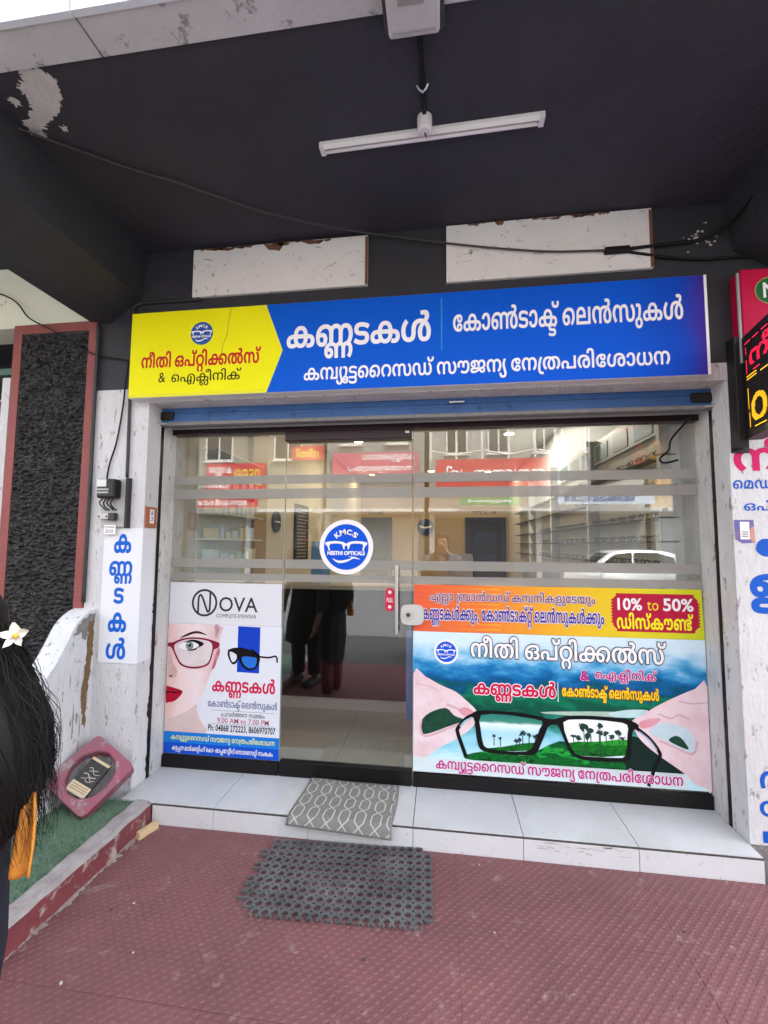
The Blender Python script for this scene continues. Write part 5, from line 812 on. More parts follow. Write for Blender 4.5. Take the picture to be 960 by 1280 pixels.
L1i = [(1.882, .407), (2.008, .417), (2.109, .409), (2.217, .394), (2.204, .351), (2.174, .275), (2.148, .232), (2.089, .22), (2.005, .217), (1.912, .229), (1.891, .257), (1.879, .332)]
L2i = [(2.315, .393), (2.382, .412), (2.487, .416), (2.59, .411), (2.649, .399), (2.649, .347), (2.635, .237), (2.592, .221), (2.481, .218), (2.394, .221), (2.364, .245), (2.335, .301)]
shape('lens_view_print', L1i, PY, grad_mat('lens_water', [(0, '#cfeef8'), (.5, '#a9dcf0'), (.72, '#e6f6fa'), (.78, '#3f8f7c'), (1, '#2a7a70')], .21, .42, 2, .12, 14), ptr, .0021, 2)
shape('lens_view_print', L2i, PY, grad_mat('lens_sky', [(0, '#e4f4fa'), (1, '#f4fafc')], .21, .42), ptr, .0021, 2)
lgreen = grad_mat('lens_green', [(0, '#052a12'), (.4, '#157a24'), (.6, '#0a5a1c'), (1, '#30a834')], .21, .31, 2, 1.2, 40)
shape('lens_field_print', [(1.912, .226), (2.006, .243), (2.107, .266), (2.182, .272), (2.150, .234), (2.005, .219)], PY, lgreen, ptr, .0023, 3)
shape('lens_field_print', [(2.348, .284), (2.44, .296), (2.526, .304), (2.645, .318), (2.634, .238), (2.394, .223)], PY, lgreen, ptr, .0023, 2)
tree_ink = mat('print_tree', (.018, .05, .035), .4)
for i, (tx, tz, tr) in enumerate([(1.956, .296, .011), (1.989, .286, .010), (2.108, .321, .018), (2.091, .286, .013), (2.141, .314, .015), (2.174, .308, .014), (2.074, .276, .012), (2.425, .372, .026), (2.459, .353, .020), (2.507, .382, .018), (2.502, .347, .018), (2.536, .345, .014), (2.601, .353, .016), (2.371, .321, .016), (2.397, .314, .014), (2.441, .325, .018), (2.566, .329, .015), (2.62, .325, .012)]):
    base = .245 if tx < 2.2 else .292
    shape('tree_print', [ragged(disc((tx, tz), tr, 8, tr * .8), tr * .45, 2, i)], PY, tree_ink, ptr, .0025 + .00005 * i, 0)
    shape('tree_print', stroke([(tx, tz), (tx + .001, base)], .004, 0), PY, tree_ink, ptr, .0035, 0)
for k in range(30):
    rng = random.Random(k + 300); x = rng.uniform(2.40, 2.60); shape('fence_print', stroke([(x, .235), (x + rng.uniform(-.01, .01), rng.uniform(.25, .285))], .0022, 0), PY, tree_ink, ptr, .0026, 0)
gl_black = mat('print_black_gloss', (.006, .006, .007), .4)
L1o = [(1.846, .411), (1.898, .426), (2.009, .428), (2.11, .423), (2.201, .41), (2.242, .395), (2.233, .353), (2.198, .268), (2.173, .221), (2.131, .21), (2.005, .206), (1.904, .216), (1.878, .239), (1.866, .289), (1.858, .365)]
L2o = [(2.267, .395), (2.302, .41), (2.373, .426), (2.487, .43), (2.599, .427), (2.658, .417), (2.696, .398), (2.691, .38), (2.667, .365), (2.658, .295), (2.648, .225), (2.626, .21), (2.523, .203), (2.42, .205), (2.368, .223), (2.343, .257), (2.31, .344), (2.293, .374), (2.266, .377)]
def about(P, f):
    cx, cz = sum(p[0] for p in P) / len(P), sum(p[1] for p in P) / len(P); return [(cx + (x - cx) * f, cz + (z - cz) * f) for x, z in P]
shape('glasses_print', [about(L1o, 1.025), about(L1i, .965)], PY, gl_black, ptr, .0042, 2); shape('glasses_print', [about(L2o, 1.02), about(L2i, .965)], PY, gl_black, ptr, .0042, 2)
shape('glasses_print', [(2.226, .405), (2.312, .401), (2.312, .376), (2.258, .373), (2.231, .353)], PY, gl_black, ptr, .0040, 0)
shape('glasses_print', stroke([(1.863, .408), (1.811, .383), (1.763, .329), (1.760, .304), (1.775, .258), (1.806, .175)], .020), PY, gl_black, ptr, .0038, 0)
shape('glasses_print', stroke([(2.683, .386), (2.748, .335), (2.796, .269), (2.795, .235), (2.767, .173), (2.738, .092)], .018), PY, gl_black, ptr, .0038, 0)
shape('glare_print', stroke([(1.84, .388), (1.80, .365), (1.775, .335)], .010), PY, mat('print_glare', (.35, .50, .62), .3), ptr, .0045, 0)
shape('glare_print', stroke([(2.70, .365), (2.75, .325), (2.785, .275)], .007), PY, MATS['print_glare'], ptr, .0045, 0)
shape('caption_band', [(1.514, .082), (2.93, .088), (2.93, .166), (1.514, .160)], PY, frost_mat('band_white', (.78, .88, .90), .72), ptr, .0036, 0)
for nm, st_, bx, mm, w_, oc, ow in (('a', 'കമ്പ്യൂട്ടറൈസഡ് സൗജന്യ നേത്രപരിശോധന', (1.640, 2.905, .084, .172), ink_magenta, .7, ink_white, 26),
                                  ('b', 'കണ്ണടകൾ', (1.848, 2.286, .480, .600), ink_crimson, 1.15, ink_white, 45),
                                  ('c', 'കോൺടാക്ട് ലെൻസുകൾ', (2.318, 2.805, .503, .590), ink_yellow, .9, ink_orange, 40),
                                  ('d', 'നീതി ഒപ്റ്റിക്കൽസ്', (1.835, 2.850, .668, .832), ink_white, .8, ink_black, 34),
                                  ('e', 'ഐക്ലീനിക്', (2.490, 2.800, .607, .682), ink_magenta, .9, ink_white, 40),
                                  ('f', 'കണ്ണടകൾക്കും, കോൺടാക്റ്റ് ലെൻസുകൾക്കും', (1.562, 2.545, .880, 1.000), mat('ink_indigo', (.06, .03, .33), .4), .9, ink_white, 45),
                                  ('g', 'എല്ലാ ബ്രാൻഡഡ് കമ്പനികളുടേയും', (1.607, 2.502, 1.000, 1.080), mat('ink_dusk', (.16, .04, .16), .4), .5, ink_white, 40)):
    ml(st_, bx, PY, oc, ptr, w_, ow, .0046, 'lettering_outline'); ml(st_, bx, PY, mm, ptr, w_, 0, .0054)
latin('&', (2.412, 2.462, .612, .668), PY, ink_white, ptr, .05, .0046, 'lettering_outline'); latin('&', (2.414, 2.460, .614, .666), PY, ink_magenta, ptr, .03, .0054)
shape('divider', [(2.2955, .495), (2.299, .495), (2.299, .60), (2.2955, .60)], PY, ink_white, ptr, .004, 0)
round_logo((1.699, .737), .068, PY - .001, ptr, True, True)
# ticket with toothed ends
tz0, tz1, tx0, tx1 = .880, 1.082, 2.580, 3.028
tk = [(tx0 + .03, tz0)] + [(tx1 - .03, tz0), (tx1 - .03, tz0 + .012), (tx1 - .012, tz0 + .03)]
nteeth = 8
for k in range(nteeth):
    z = tz0 + .035 + (tz1 - tz0 - .07) * k / nteeth; tk += [(tx1, z), (tx1 - .012, z + .009)]
tk += [(tx1 - .012, tz1 - .03), (tx1 - .03, tz1 - .012), (tx1 - .03, tz1), (tx0 + .03, tz1), (tx0 + .03, tz1 - .012), (tx0 + .012, tz1 - .03)]
for k in range(nteeth):
    z = tz1 - .035 - (tz1 - tz0 - .07) * k / nteeth; tk += [(tx0, z), (tx0 + .012, z - .009)]
tk += [(tx0 + .012, tz0 + .03), (tx0 + .03, tz0 + .012)]
shape('ticket', tk, PY, mat('ticket_red', (.46, .012, .05), .35), ptr, .0015, 0)
latin('10%', (2.616, 2.740, .992, 1.058), PY, ink_white, ptr, .025, .0022); latin('to', (2.765, 2.822, .994, 1.042), PY, ink_yellow, ptr, 0, .0022); latin('50%', (2.845, 2.995, .992, 1.060), PY, ink_white, ptr, .025, .0022)
ml('ഡിസ്കൗണ്ട്', (2.610, 2.990, .892, .982), PY, mat('ink_bright_yellow', (.88, .80, .02), .4), ptr, 1.2, lift=.0022)

# ================================================================= porch fittings
tl = thing('tube_light', 'unlit white tube light batten under the dark porch ceiling', 'lamp')
ang = math.atan2(-.020, .925)
def tube_pt(s, dy, z): return (1.160 + s * math.cos(ang) - dy * math.sin(ang), -.826 + s * math.sin(ang) + dy * math.cos(ang), z)
bt = MB()
for a, b, z0, z1, m_, nm in ((-.013, .013, 3.034, 3.0595, white_plastic, 'batten'), ):
    vs = [tube_pt(s, d, z) for s in (0, .928) for d, z in ((a, z1), (b, z1), (b, z0 + .012), (b - .012, z0), (a + .012, z0), (a, z0 + .012))]
    bt.add(vs, [tuple(range(6)), tuple(range(6, 12))] + [(i, (i + 1) % 6, 6 + (i + 1) % 6, 6 + i) for i in range(6)])
bt.build('batten', mat('batten_white', (.80, .80, .79), .5, (.7, .7, .7), 6, .4), tl)
MB().tube([tube_pt(.02, .0225, 3.044), tube_pt(.908, .0225, 3.044)], .0085, 14).build('tube', mat('tube_glass', (.85, .85, .85), .25), tl, True)
for s in (-.001, .909): 
    vs = [tube_pt(s + q, d, z) for q in (0, .020) for d, z in ((-.0135, 3.057), (.031, 3.057), (.031, 3.034), (-.0135, 3.0335))]
    MB().add(vs, [(0, 1, 2, 3), (4, 5, 6, 7), (0, 1, 5, 4), (1, 2, 6, 5), (2, 3, 7, 6), (3, 0, 4, 7)]).build('end_cap', white_plastic, tl)
rs = thing('ceiling_rose', 'round white ceiling rose where the tube light wire ends', 'ceiling rose')
r_ = MB(); r_.tube([(1.612, -.887, 3.059), (1.612, -.887, 3.022), (1.612, -.887, 3.004), (1.612, -.887, 2.999)], [.030, .030, .027, .020], 20); r_.build('cap', white_plastic, rs, False)
MB().tube([(1.612, -.885, 2.999), (1.618, -.872, 2.992), (1.622, -.858, 3.012)], .003, 6).build('wire', mat('brown_wire', (.12, .05, .03), .5), rs)
cb = thing('wiring_conduit', 'thin dark conduit running across the ceiling from box lamp to ceiling rose', 'conduit')
MB().tube([(1.612, -.915, 3.052), (1.609, -1.02, 3.054), (1.606, -1.20, 3.054)], .009, 8).build('conduit', black_cable, cb)
clp = MB(); clp.tube([(1.588, -1.02, 3.056), (1.596, -1.012, 3.046), (1.609, -1.005, 3.041), (1.622, -1.012, 3.046), (1.630, -1.02, 3.056)], .004, 6); clp.build('saddle_clip', steel, cb)
bl = thing('box_lamp', 'square grey-white box lamp at the front edge of the porch ceiling', 'lamp')
B('base', (1.494, -1.42, 3.015), (1.688, -1.215, 3.050), mat('lamp_base', (.04, .04, .043), .6), bl, .008)
B('cover', (1.508, -1.40, 2.985), (1.674, -1.228, 3.014), mat('lamp_cover', (.56, .56, .58), .35, (.45, .45, .46), 20, .6), bl, .010)
B('rib', (1.522, -1.252, 2.9815), (1.660, -1.246, 2.9848), mat('lamp_rib', (.36, .36, .37), .5), bl)
B('marking_plate', (1.545, -1.335, 2.9825), (1.625, -1.318, 2.9848), mat('lamp_plate', (.30, .29, .28), .5), bl)
# boards above the sign
board_m = mat('board_white', (.80, .80, .78), .75, (.70, .70, .68), 5, .6, bump=.35, bscale=40, spots=(.34, .30, .26), spot_scale=26, spot_cut=.60)
board_edge = mat('bare_wood', (.20, .085, .045), .8, (.10, .05, .03), 20, .8)
def board(x0, x1, z0, z1, label, sd_):
    t = thing('ventilator_board', label, 'board', 'white boards above the signboard')
    B('panel', (x0, YW - .020, z0), (x1, YW - .0005, z1), board_m, t, .002)
    r = random.Random(sd_)
    for k in range(11):
        x = r.uniform(x0 + .02, x1 - .15); l = r.uniform(.03, .16); d = r.uniform(.006, .035) * (1.6 if k > 8 else .7)
        shape('bare_patch', ragged([(x, z1 - .002), (x + l, z1 - .002), (x + l * .8, z1 - d), (x + l * .3, z1 - d * .8)], .005, 3, sd_ + k), YW - .020, board_edge, t, .001, 0)
    e = MB(); e.box((x1 - .014, YW - .0225, z0 + .002), (x1 + .001, YW - .0202, z1 - .01)); e.build('worn_edge', board_edge, t)
    for k in range(14):
        x = r.uniform(x0, x1 - .03); z = r.uniform(z0, z1 - .02)
        shape('scuff', ragged(stroke([(x, z), (x + r.uniform(-.04, .06), z + r.uniform(-.02, .03))], .002, 0), .001, 1, k), YW - .020, mat('scuff', (.14, .13, .12), .9), t, .001, 0)
board(.250, 1.278, 2.754, 3.040, 'white painted board, smaller and nearer the yellow half of the sign', 3)
board(1.706, 2.738, 2.735, 3.052, 'white peeling board crossed by the black cable', 9)
# cables
def cable(name, pts, r, m, label): return tag(MB().tube(spline(pts, 6), r, 6).build(name, m, None, True), label, 'cable')
cable('cable', [(-.30, -1.18, 3.0), (-.087, -1.076, 3.045), (.038, -.988, 3.048), (.259, -.832, 3.048), (.43, -.741, 3.042), (.60, -.62, 3.046), (.78, -.512, 3.04), (1.10, -.38, 3.03), (1.371, -.300, 3.02), (1.693, -.300, 2.948), (2.0, -.305, 2.885), (2.242, -.302, 2.851), (2.45, -.302, 2.838), (2.589, -.302, 2.830)], .0050, grey_cable, 'long grey cable sagging across the ceiling to the right-hand white board')
cable('cable', [(2.589, -.302, 2.832), (2.80, -.29, 2.85), (2.97, -.29, 2.862), (3.06, -.32, 2.90), (3.10, -.45, 2.94), (3.10, -.80, 2.97), (3.1, -1.2, 2.99)], .008, black_cable, 'black cable climbing along the right ceiling beam')
cable('cable', [(2.589, -.300, 2.826), (2.70, -.29, 2.805), (2.80, -.285, 2.785), (2.955, -.283, 2.763), (3.10, -.284, 2.760), (3.40, -.29, 2.75)], .007, black_cable, 'black cable sagging from the right-hand board toward the red sign')
jb = MB().box((2.50, -.318, 2.815), (2.62, -.289, 2.845), .006).build('junction_clip', black_cable); tag(jb, 'black taped cable joint on the right-hand white board', 'cable joint')
cable('cable', [(-1.6, -.28, 3.02), (-1.02, -.262, 2.87), (-.812, -.285, 2.70), (-.64, -.30, 2.608), (-.55, -.295, 2.55), (-.392, -.292, 2.462), (-.286, -.285, 2.427), (-.16, -.282, 2.405), (-.139, -.280, 2.376), (-.150, -.280, 2.25), (-.153, -.280, 2.162), (-.17, -.279, 2.02), (-.189, -.279, 1.905), (-.225, -.279, 1.78), (-.238, -.279, 1.66), (-.236, -.279, 1.58)], .0045, black_cable, 'thin black wire crossing the stone pier down to the meter board')
cable('conduit_pipe', [(.30, -.280, 2.742), (.05, -.280, 2.744), (-.07, -.280, 2.742), (-.112, -.280, 2.725), (-.118, -.280, 2.69), (-.118, -.280, 2.3), (-.112, -.280, 2.0), (-.108, -.280, 1.71)], .0085, mat('conduit_grey', (.030, .028, .030), .5), 'dark grey conduit bending round the yellow end of the sign')
cable('drain_pipe', [(-.338, -.285, 2.63), (-.338, -.285, 2.2), (-.335, -.285, 1.6), (-.335, -.285, 1.0)], .011, mat('pipe_grey', (.03, .028, .028), .5), 'narrow dark pipe down the edge of the black stone pier')

# ================================================================= meter board, number box, vertical sign
mt = thing('meter_board', 'grey board with black electricity meter and fuses on the left pillar', 'meter')
B('board', (-.255, -.285, 1.425), (-.088, YW - .0005, 1.700), mat('board_grey', (.46, .46, .46), .6, (.34, .34, .34), 12, .6), mt, .003)
B('side_channel', (-.098, -.300, 1.42), (-.082, -.268, 1.705), mat('channel_dark', (.02, .02, .022), .6), mt, .002)
mtr = B('meter', (-.243, -.345, 1.585), (-.130, -.2855, 1.695), mat('meter_black', (.007, .007, .008), .35), mt, .012)
B('dial', (-.238, -.3472, 1.650), (-.180, -.3455, 1.690), mat('dial_white', (.72, .72, .72), .4), mtr, .002)
for k in range(2): B('nameplate', (-.235, -.3472, 1.612 + k * .017), (-.165, -.3456, 1.622 + k * .017), mat('plate_grey', (.40, .40, .40), .5), mtr)
for k in range(4):
    x = -.222 + k * .022; MB().tube(spline([(x, -.315, 1.587), (x + random.uniform(-.012, .012), -.325, 1.56), (x + random.uniform(-.010, .010), -.310, 1.535), (x, -.287, 1.522)], 4), .0038, 6).build('meter_wire', black_cable, mt)
fz = B('fuse_carrier', (-.250, -.312, 1.470), (-.188, -.2855, 1.500), mat('fuse_cream', (.60, .58, .54), .4), mt, .005)
for x in (-.243, -.197): MB().cyl((x, -.3145, 1.485), .005, .004, 'y', 10).build('screw', ink_black, fz)
B('fuse_base', (-.186, -.318, 1.462), (-.145, -.2855, 1.505), mat('fuse_dark', (.03, .03, .03), .4), mt, .006)
pl_ = B('number_plate', (-.222, -.296, 1.385), (-.152, -.2905, 1.437), ink_white, mt, .001)
latin('KATTAPPANA', (-.216, -.158, 1.420, 1.430), -.296, ink_black, pl_, .004, .0006); latin('25155', (-.212, -.162, 1.393, 1.411), -.296, ink_black, pl_, .005, .0006)
ob_ = thing('door_number_plate', 'small orange plate on the inner side of the left pillar', 'plate')
xfp = ((0, 0, 0), (0, 1, 0), (0, 0, 1), (1, 0, 0))
B('plate', (.0005, -.262, 1.425), (.008, -.165, 1.545), mat('plate_orange', (.42, .12, .05), .5, (.34, .12, .06), 20, .6), ob_, .002)
B('label', (.0082, -.228, 1.450), (.0095, -.192, 1.530), ink_white, ob_)
latin('8', (-.220, -.202, 1.498, 1.522), 0, ink_navy, ob_, .01, .010, 'digit', xfp); latin('2', (-.220, -.202, 1.462, 1.488), 0, ink_navy, ob_, .01, .010, 'digit', xfp)
vs_ = thing('vertical_sign', 'tall white strip sign with five blue letters on the left pillar', 'sign')
B('sheet', (-.238, -.2715, .668), (.0, YW - .0005, 1.420), mat('sheet_white', (.76, .78, .82), .4, (.70, .72, .77), 4, .5), vs_, .001)
B('return_sheet', (.0005, -.2715, .672), (.003, -.165, 1.418), MATS['sheet_white'], vs_)
vb = mat('sign_letter_blue', (.008, .12, .58), .4)
for ch, x0, x1, z0, z1 in (('ക', -.172, -.065, 1.278, 1.388), ('ണ്ണ', -.195, -.052, 1.105, 1.235), ('ട', -.160, -.095, .995, 1.085), ('ക', -.185, -.072, .838, .948), ('ൾ', -.190, -.070, .690, .810)):
    ml(ch, (x0, x1, z0, z1), -.2715, vb, vs_, 1.15, 0, .001, 'letter')

# ================================================================= LED board, red sign, small poster at the right
led = thing('led_board', 'projecting LED board with red and yellow dot letters on the right pillar', 'led sign')
ld = Vector((-.185, -.983, 0)).normalized(); ln = Vector((-ld.y, ld.x, 0)) * -1   # ln faces left
if ln.x > 0: ln = -ln
lo_ = Vector((3.088, -.318, 0)); LL = .95; Z0, Z1 = 1.835, 2.318
def lp(s, z, d): return lo_ + ld * s + ln * d + Vector((0, 0, z))
vsx = [lp(s, z, d) for d in (0, -.07) for s, z in ((0, Z0), (LL, Z0), (LL, Z1), (0, Z1))]
MB().add(vsx, [(0, 1, 2, 3), (4, 5, 6, 7), (0, 1, 5, 4), (1, 2, 6, 5), (2, 3, 7, 6), (3, 0, 4, 7)]).build('case', mat('led_case', (.006, .0055, .006), .45), led)
lf = (lo_, ld, (0, 0, 1), ln)
shape('screen', [(.045, Z0 + .03), (LL - .03, Z0 + .03), (LL - .03, Z1 - .03), (.045, Z1 - .03)], 0, mat('led_screen', (.010, .007, .005), .6), led, .0012, 0, lf)
def dots(contours_txt, box, w, m, nm, extra=()):
    parts, lo, hi = layout(contours_txt, w) if contours_txt else ([], None, None)
    u0, u1, v0, v1 = box; st_ = .0082; mb = MB(); pts = set()
    for i in range(int((u1 - u0) / st_) + 1):
        for j in range(int((v1 - v0) / st_) + 1):
            u, v = u0 + i * st_, v0 + j * st_
            fx, fy = lo[0] + (u - u0) / (u1 - u0) * (hi[0] - lo[0]), lo[1] + (v - v0) / (v1 - v0) * (hi[1] - lo[1])
            for V, T in parts:
                A = V[T]; d1 = np.sign((A[:, 1, 0] - A[:, 0, 0]) * (fy - A[:, 0, 1]) - (A[:, 1, 1] - A[:, 0, 1]) * (fx - A[:, 0, 0]))
                d2 = np.sign((A[:, 2, 0] - A[:, 1, 0]) * (fy - A[:, 1, 1]) - (A[:, 2, 1] - A[:, 1, 1]) * (fx - A[:, 1, 0])); d3 = np.sign((A[:, 0, 0] - A[:, 2, 0]) * (fy - A[:, 2, 1]) - (A[:, 0, 1] - A[:, 2, 1]) * (fx - A[:, 2, 0]))
                if np.any((d1 == d2) & (d2 == d3)): pts.add((u, v)); break
    for (a0, b0, a1, b1) in extra:
        nn = max(1, int(max(abs(a1 - a0), abs(b1 - b0)) / st_))
        for k in range(nn + 1): pts.add((a0 + (a1 - a0) * k / nn, b0 + (b1 - b0) * k / nn))
    for u, v in pts:
        c = [lp(u + .0027 * math.cos(q * math.pi / 3), v + .0027 * math.sin(q * math.pi / 3), .0018) for q in range(6)]; t = lp(u, v, .0034)
        mb.add(c + [t], [(q, (q + 1) % 6, 6) for q in range(6)])
    tag(mb.build(nm, m, led), kind='stuff')
led_r = mat('led_red', (1.0, .01, .06), .5, emit=.42); led_y = mat('led_yellow', (1.0, .52, .01), .5, emit=.42)
zm = 2.115
dots('നീതി', (.085, .55, zm + .04, Z1 - .06), .8, led_r, 'red_dots', [(.055, Z1 - .042, .10, Z1 - .042), (.13, Z1 - .042, .175, Z1 - .042), (.205, Z1 - .042, .25, Z1 - .042), (.06, zm + .02, .06, zm + .08), (.06, zm + .11, .06, zm + .14), (.12, zm + .018, .17, zm + .018)])
dots('ഠ', (.080, .215, 1.895, 2.020), .9, led_y, 'yellow_dots', [(.06, zm - .01, .14, zm - .01), (.18, zm - .01, .26, zm - .01), (.062, 1.97, .062, 2.06), (.066, 1.885, .066, 1.945), (.11, 1.876, .20, 1.876), (.06, zm + .003, .14, zm + .003)])
dots('ക', (.245, .38, 1.895, 2.05), .9, mat('led_orange', (1.0, .12, .01), .5, emit=.4), 'orange_dots')
B('bracket', (3.058, -.330, 1.80), (3.10, -.268, 2.335), mat('bracket_dark', (.009, .008, .009), .55), led, .003)
B('foot_plate', (3.058, -.275, 1.785), (3.135, -.2675, 1.850), MATS['bracket_dark'], led, .002)
MB().cyl((3.118, -.282, 1.815), .007, .008, 'y', 8).build('bolt', mat('copper_bolt', (.5, .25, .18), .4, metal=.8), led)
rsn = thing('red_signboard', 'crimson signboard with green disc beside the blue signboard', 'signboard')
B('box', (3.092, -.345, 2.18), (4.2, YW - .001, 2.655), mat('sign_crimson', (.50, .006, .055), .4), rsn, .003)
shape('green_disc', disc((3.215, 2.545), .062), -.345, mat('disc_green', (.012, .13, .035), .4), rsn, .0008, 0)
shape('green_rim', [disc((3.215, 2.545), .066, 40), disc((3.215, 2.545), .061, 40)], -.345, mat('disc_rim', (.35, .30, .12), .4), rsn, .0012, 0)
latin('N', (3.185, 3.245, 2.51, 2.585), -.345, ink_white, rsn, .02, .0014)
B('edge_tube', (3.078, -.342, 2.20), (3.0905, -.330, 2.645), mat('tube_edge', (.35, .35, .34), .3), rsn, .004)
cable('cable', [(2.925, -.20, 1.99), (2.915, -.03, 1.92), (2.905, -.015, 1.86), (2.86, -.012, 1.815), (2.88, -.012, 1.79), (2.95, -.012, 1.805)], .0055, black_cable, 'loose black wire end hanging inside the upper right corner of the glass')
wp = thing('wall_notice', 'small blue payment notice pasted on the right white wall', 'notice')
shape('sheet', [(3.053, 1.464), (3.138, 1.464), (3.141, 1.357), (3.084, 1.353), (3.055, 1.374)], YW, mat('notice_blue', (.03, .10, .42), .4, (.35, .12, .12), 14, .7), wp, .0012, 0)
shape('card', [(3.078, 1.372), (3.118, 1.372), (3.118, 1.455), (3.078, 1.455)], YW, ink_white, wp, .0018, 0)
shape('hand_print', [(3.118, 1.375), (3.138, 1.36), (3.138, 1.43), (3.122, 1.42)], YW, mat('notice_skin', (.55, .25, .2), .5), wp, .0016, 3)
for k in range(3): shape('print_line', [(3.084, 1.385 + k * .010), (3.112, 1.385 + k * .010), (3.112, 1.389 + k * .010), (3.084, 1.389 + k * .010)], YW, grey_ink, wp, .0024, 0)

# ================================================================= things on the ground
# grey woven doormat, front edge drooping over the step
dm = thing('doormat', 'grey woven doormat with ivory lattice lines hanging over the step edge', 'doormat')
def dm_pt(u, v, h):
    """u 0..1 across, v 0..1 from the door to the drooping edge; h above the mat's underside"""
    x = .935 + .505 * u - .014 * v * (1 - u) + .004 * math.sin(v * 5); s = v * .385
    y0 = -.028 - .022 * (u - .3)
    lim = .345 + y0 + .006
    if s < lim: return (x, y0 - s, .0025 + h + .0015 * math.sin(u * 9 + v * 4))
    a = min((s - lim) / .035, 1.25); rr = .030
    y = -.351 - math.sin(a) * rr; z = .0025 - (1 - math.cos(a)) * rr
    rest = max(0, s - lim - .035 * 1.25)
    y -= rest * math.cos(a); z -= rest * math.sin(a)
    return (x, y - h * math.sin(a), z + h * math.cos(a))
m_ = MB(); NU, NV = 30, 34
for h_ in (.007, 0):
    for j in range(NV + 1):
        for i in range(NU + 1): m_.v.append(dm_pt(i / NU, j / NV, h_))
q = (NU + 1) * (NV + 1)
for j in range(NV):
    for i in range(NU):
        a = j * (NU + 1) + i; m_.f += [(a, a + 1, a + NU + 2, a + NU + 1), (q + a, q + a + NU + 1, q + a + NU + 2, q + a + 1)]
for i in range(NU): m_.f += [(i, q + i, q + i + 1, i + 1), (NV * (NU + 1) + i, NV * (NU + 1) + i + 1, q + NV * (NU + 1) + i + 1, q + NV * (NU + 1) + i)]
for j in range(NV): a = j * (NU + 1); b = a + NU; m_.f += [(a, a + NU + 1, q + a + NU + 1, q + a), (b, q + b, q + b + NU + 1, b + NU + 1)]
m_.build('body', mat('mat_grey', (.30, .30, .285), .95, (.20, .20, .19), 40, .8, bump=.8, bscale=500), dm, True)
pt = MB()
def trap(t):
    t = t % 1.0
    return 1 if t < .28 else 1 - (t - .28) / .22 * 2 if t < .5 else -1 if t < .78 else -1 + (t - .78) / .22 * 2
for i in range(-1, 8):
    for sg in (1, -1):
        L_ = []
        for k in range(91):
            v = k / 90; u = (i + .5) / 6.5 + sg * .046 * trap(v * 1.9 + .14 + (0 if i % 2 else .0)) + (.0 if sg > 0 else .0)
            L_.append((u, v))
        for (ua, va), (ub, vb_) in zip(L_, L_[1:]):
            if min(ua, ub) < .012 or max(ua, ub) > .988 or va < .02 or vb_ > .985: continue
            wd = .0062
            d = Vector((ub - ua, vb_ - va)); d = d.normalized() if d.length else Vector((0, 1)); nx_, ny_ = -d.y * wd, d.x * wd
            o = len(pt.v)
            pt.v += [dm_pt(ua + nx_, va + ny_, .0082), dm_pt(ua - nx_, va - ny_, .0082), dm_pt(ub - nx_, vb_ - ny_, .0082), dm_pt(ub + nx_, vb_ + ny_, .0082)]
            pt.f.append((o, o + 1, o + 2, o + 3))
me = bpy.data.meshes.new('lattice'); me.from_pydata(pt.v, [], pt.f); link('lattice', me, mat('mat_ivory', (.52, .51, .46), .95, (.42, .41, .37), 60, .7), dm)

# perforated black rubber mat
rm = MB(); PIT = .0396; RH_ = .0136; CUT = .0066; TH = .008; NCX, NCY = 20, 11
rng = random.Random(21)
def cell(cx, cy, lo_a=None):
    hp = PIT / 2; o8 = [(hp, -hp + CUT), (hp, hp - CUT), (hp - CUT, hp), (-hp + CUT, hp), (-hp, hp - CUT), (-hp, -hp + CUT), (-hp + CUT, -hp), (hp - CUT, -hp)]
    a0 = [R(-22.5 + 45 * k) for k in range(8)]
    i8 = [(RH_ * math.cos(a) / math.cos(R(22.5)) * .96, RH_ * math.sin(a) / math.cos(R(22.5)) * .96) for a in a0]
    o = len(rm.v)
    for ring, z in ((o8, TH), (i8, TH), (o8, 0), (i8, 0)): rm.v += [(cx + x, cy + y, z + .0012 * math.sin(cx * 17 + cy * 11)) for x, y in ring]
    for k in range(8):
        if lo_a is not None and k in lo_a: continue
        n_ = (k + 1) % 8
        rm.f += [(o + k, o + n_, o + 8 + n_, o + 8 + k), (o + 8 + k, o + 8 + n_, o + 24 + n_, o + 24 + k), (o + k, o + 16 + k, o + 16 + n_, o + n_)]
    if lo_a:
        ks = sorted(lo_a)
        for k in (ks[0], (ks[-1] + 1) % 8): rm.f.append((o + k, o + 8 + k, o + 24 + k, o + 16 + k))
for j in range(NCY):
    for i in range(NCX):
        skip = (j == 0 and i < 2) or (j == 1 and i < 1) or (j == NCY - 1 and i in (0, NCX - 1)) or (j == NCY - 2 and i == 0 ) or (j in (5, 7) and i == 0) or (j == 0 and i == NCX - 1)
        if skip: continue
        lo_a = None
        if j == 0: lo_a = (6,)
        if i == 0 and j not in (0,): lo_a = (4,)
        if i == NCX - 1 and j in (1, 2, 4, 6): lo_a = (0,)
        cell((i - NCX / 2 + .5) * PIT, (j - NCY / 2 + .5) * PIT, lo_a)
rmo = rm.build('rubber_mat', mat('rubber_dusty', (.150, .153, .157), .85, (.028, .029, .030), 7, 1.0, bump=.3, bscale=180))
rmo.location = (1.236, -.592, -.0988); rmo.rotation_euler = (0, 0, R(2.6)); tag(rmo, 'black perforated rubber mat on the maroon paving below the step', 'rubber mat')

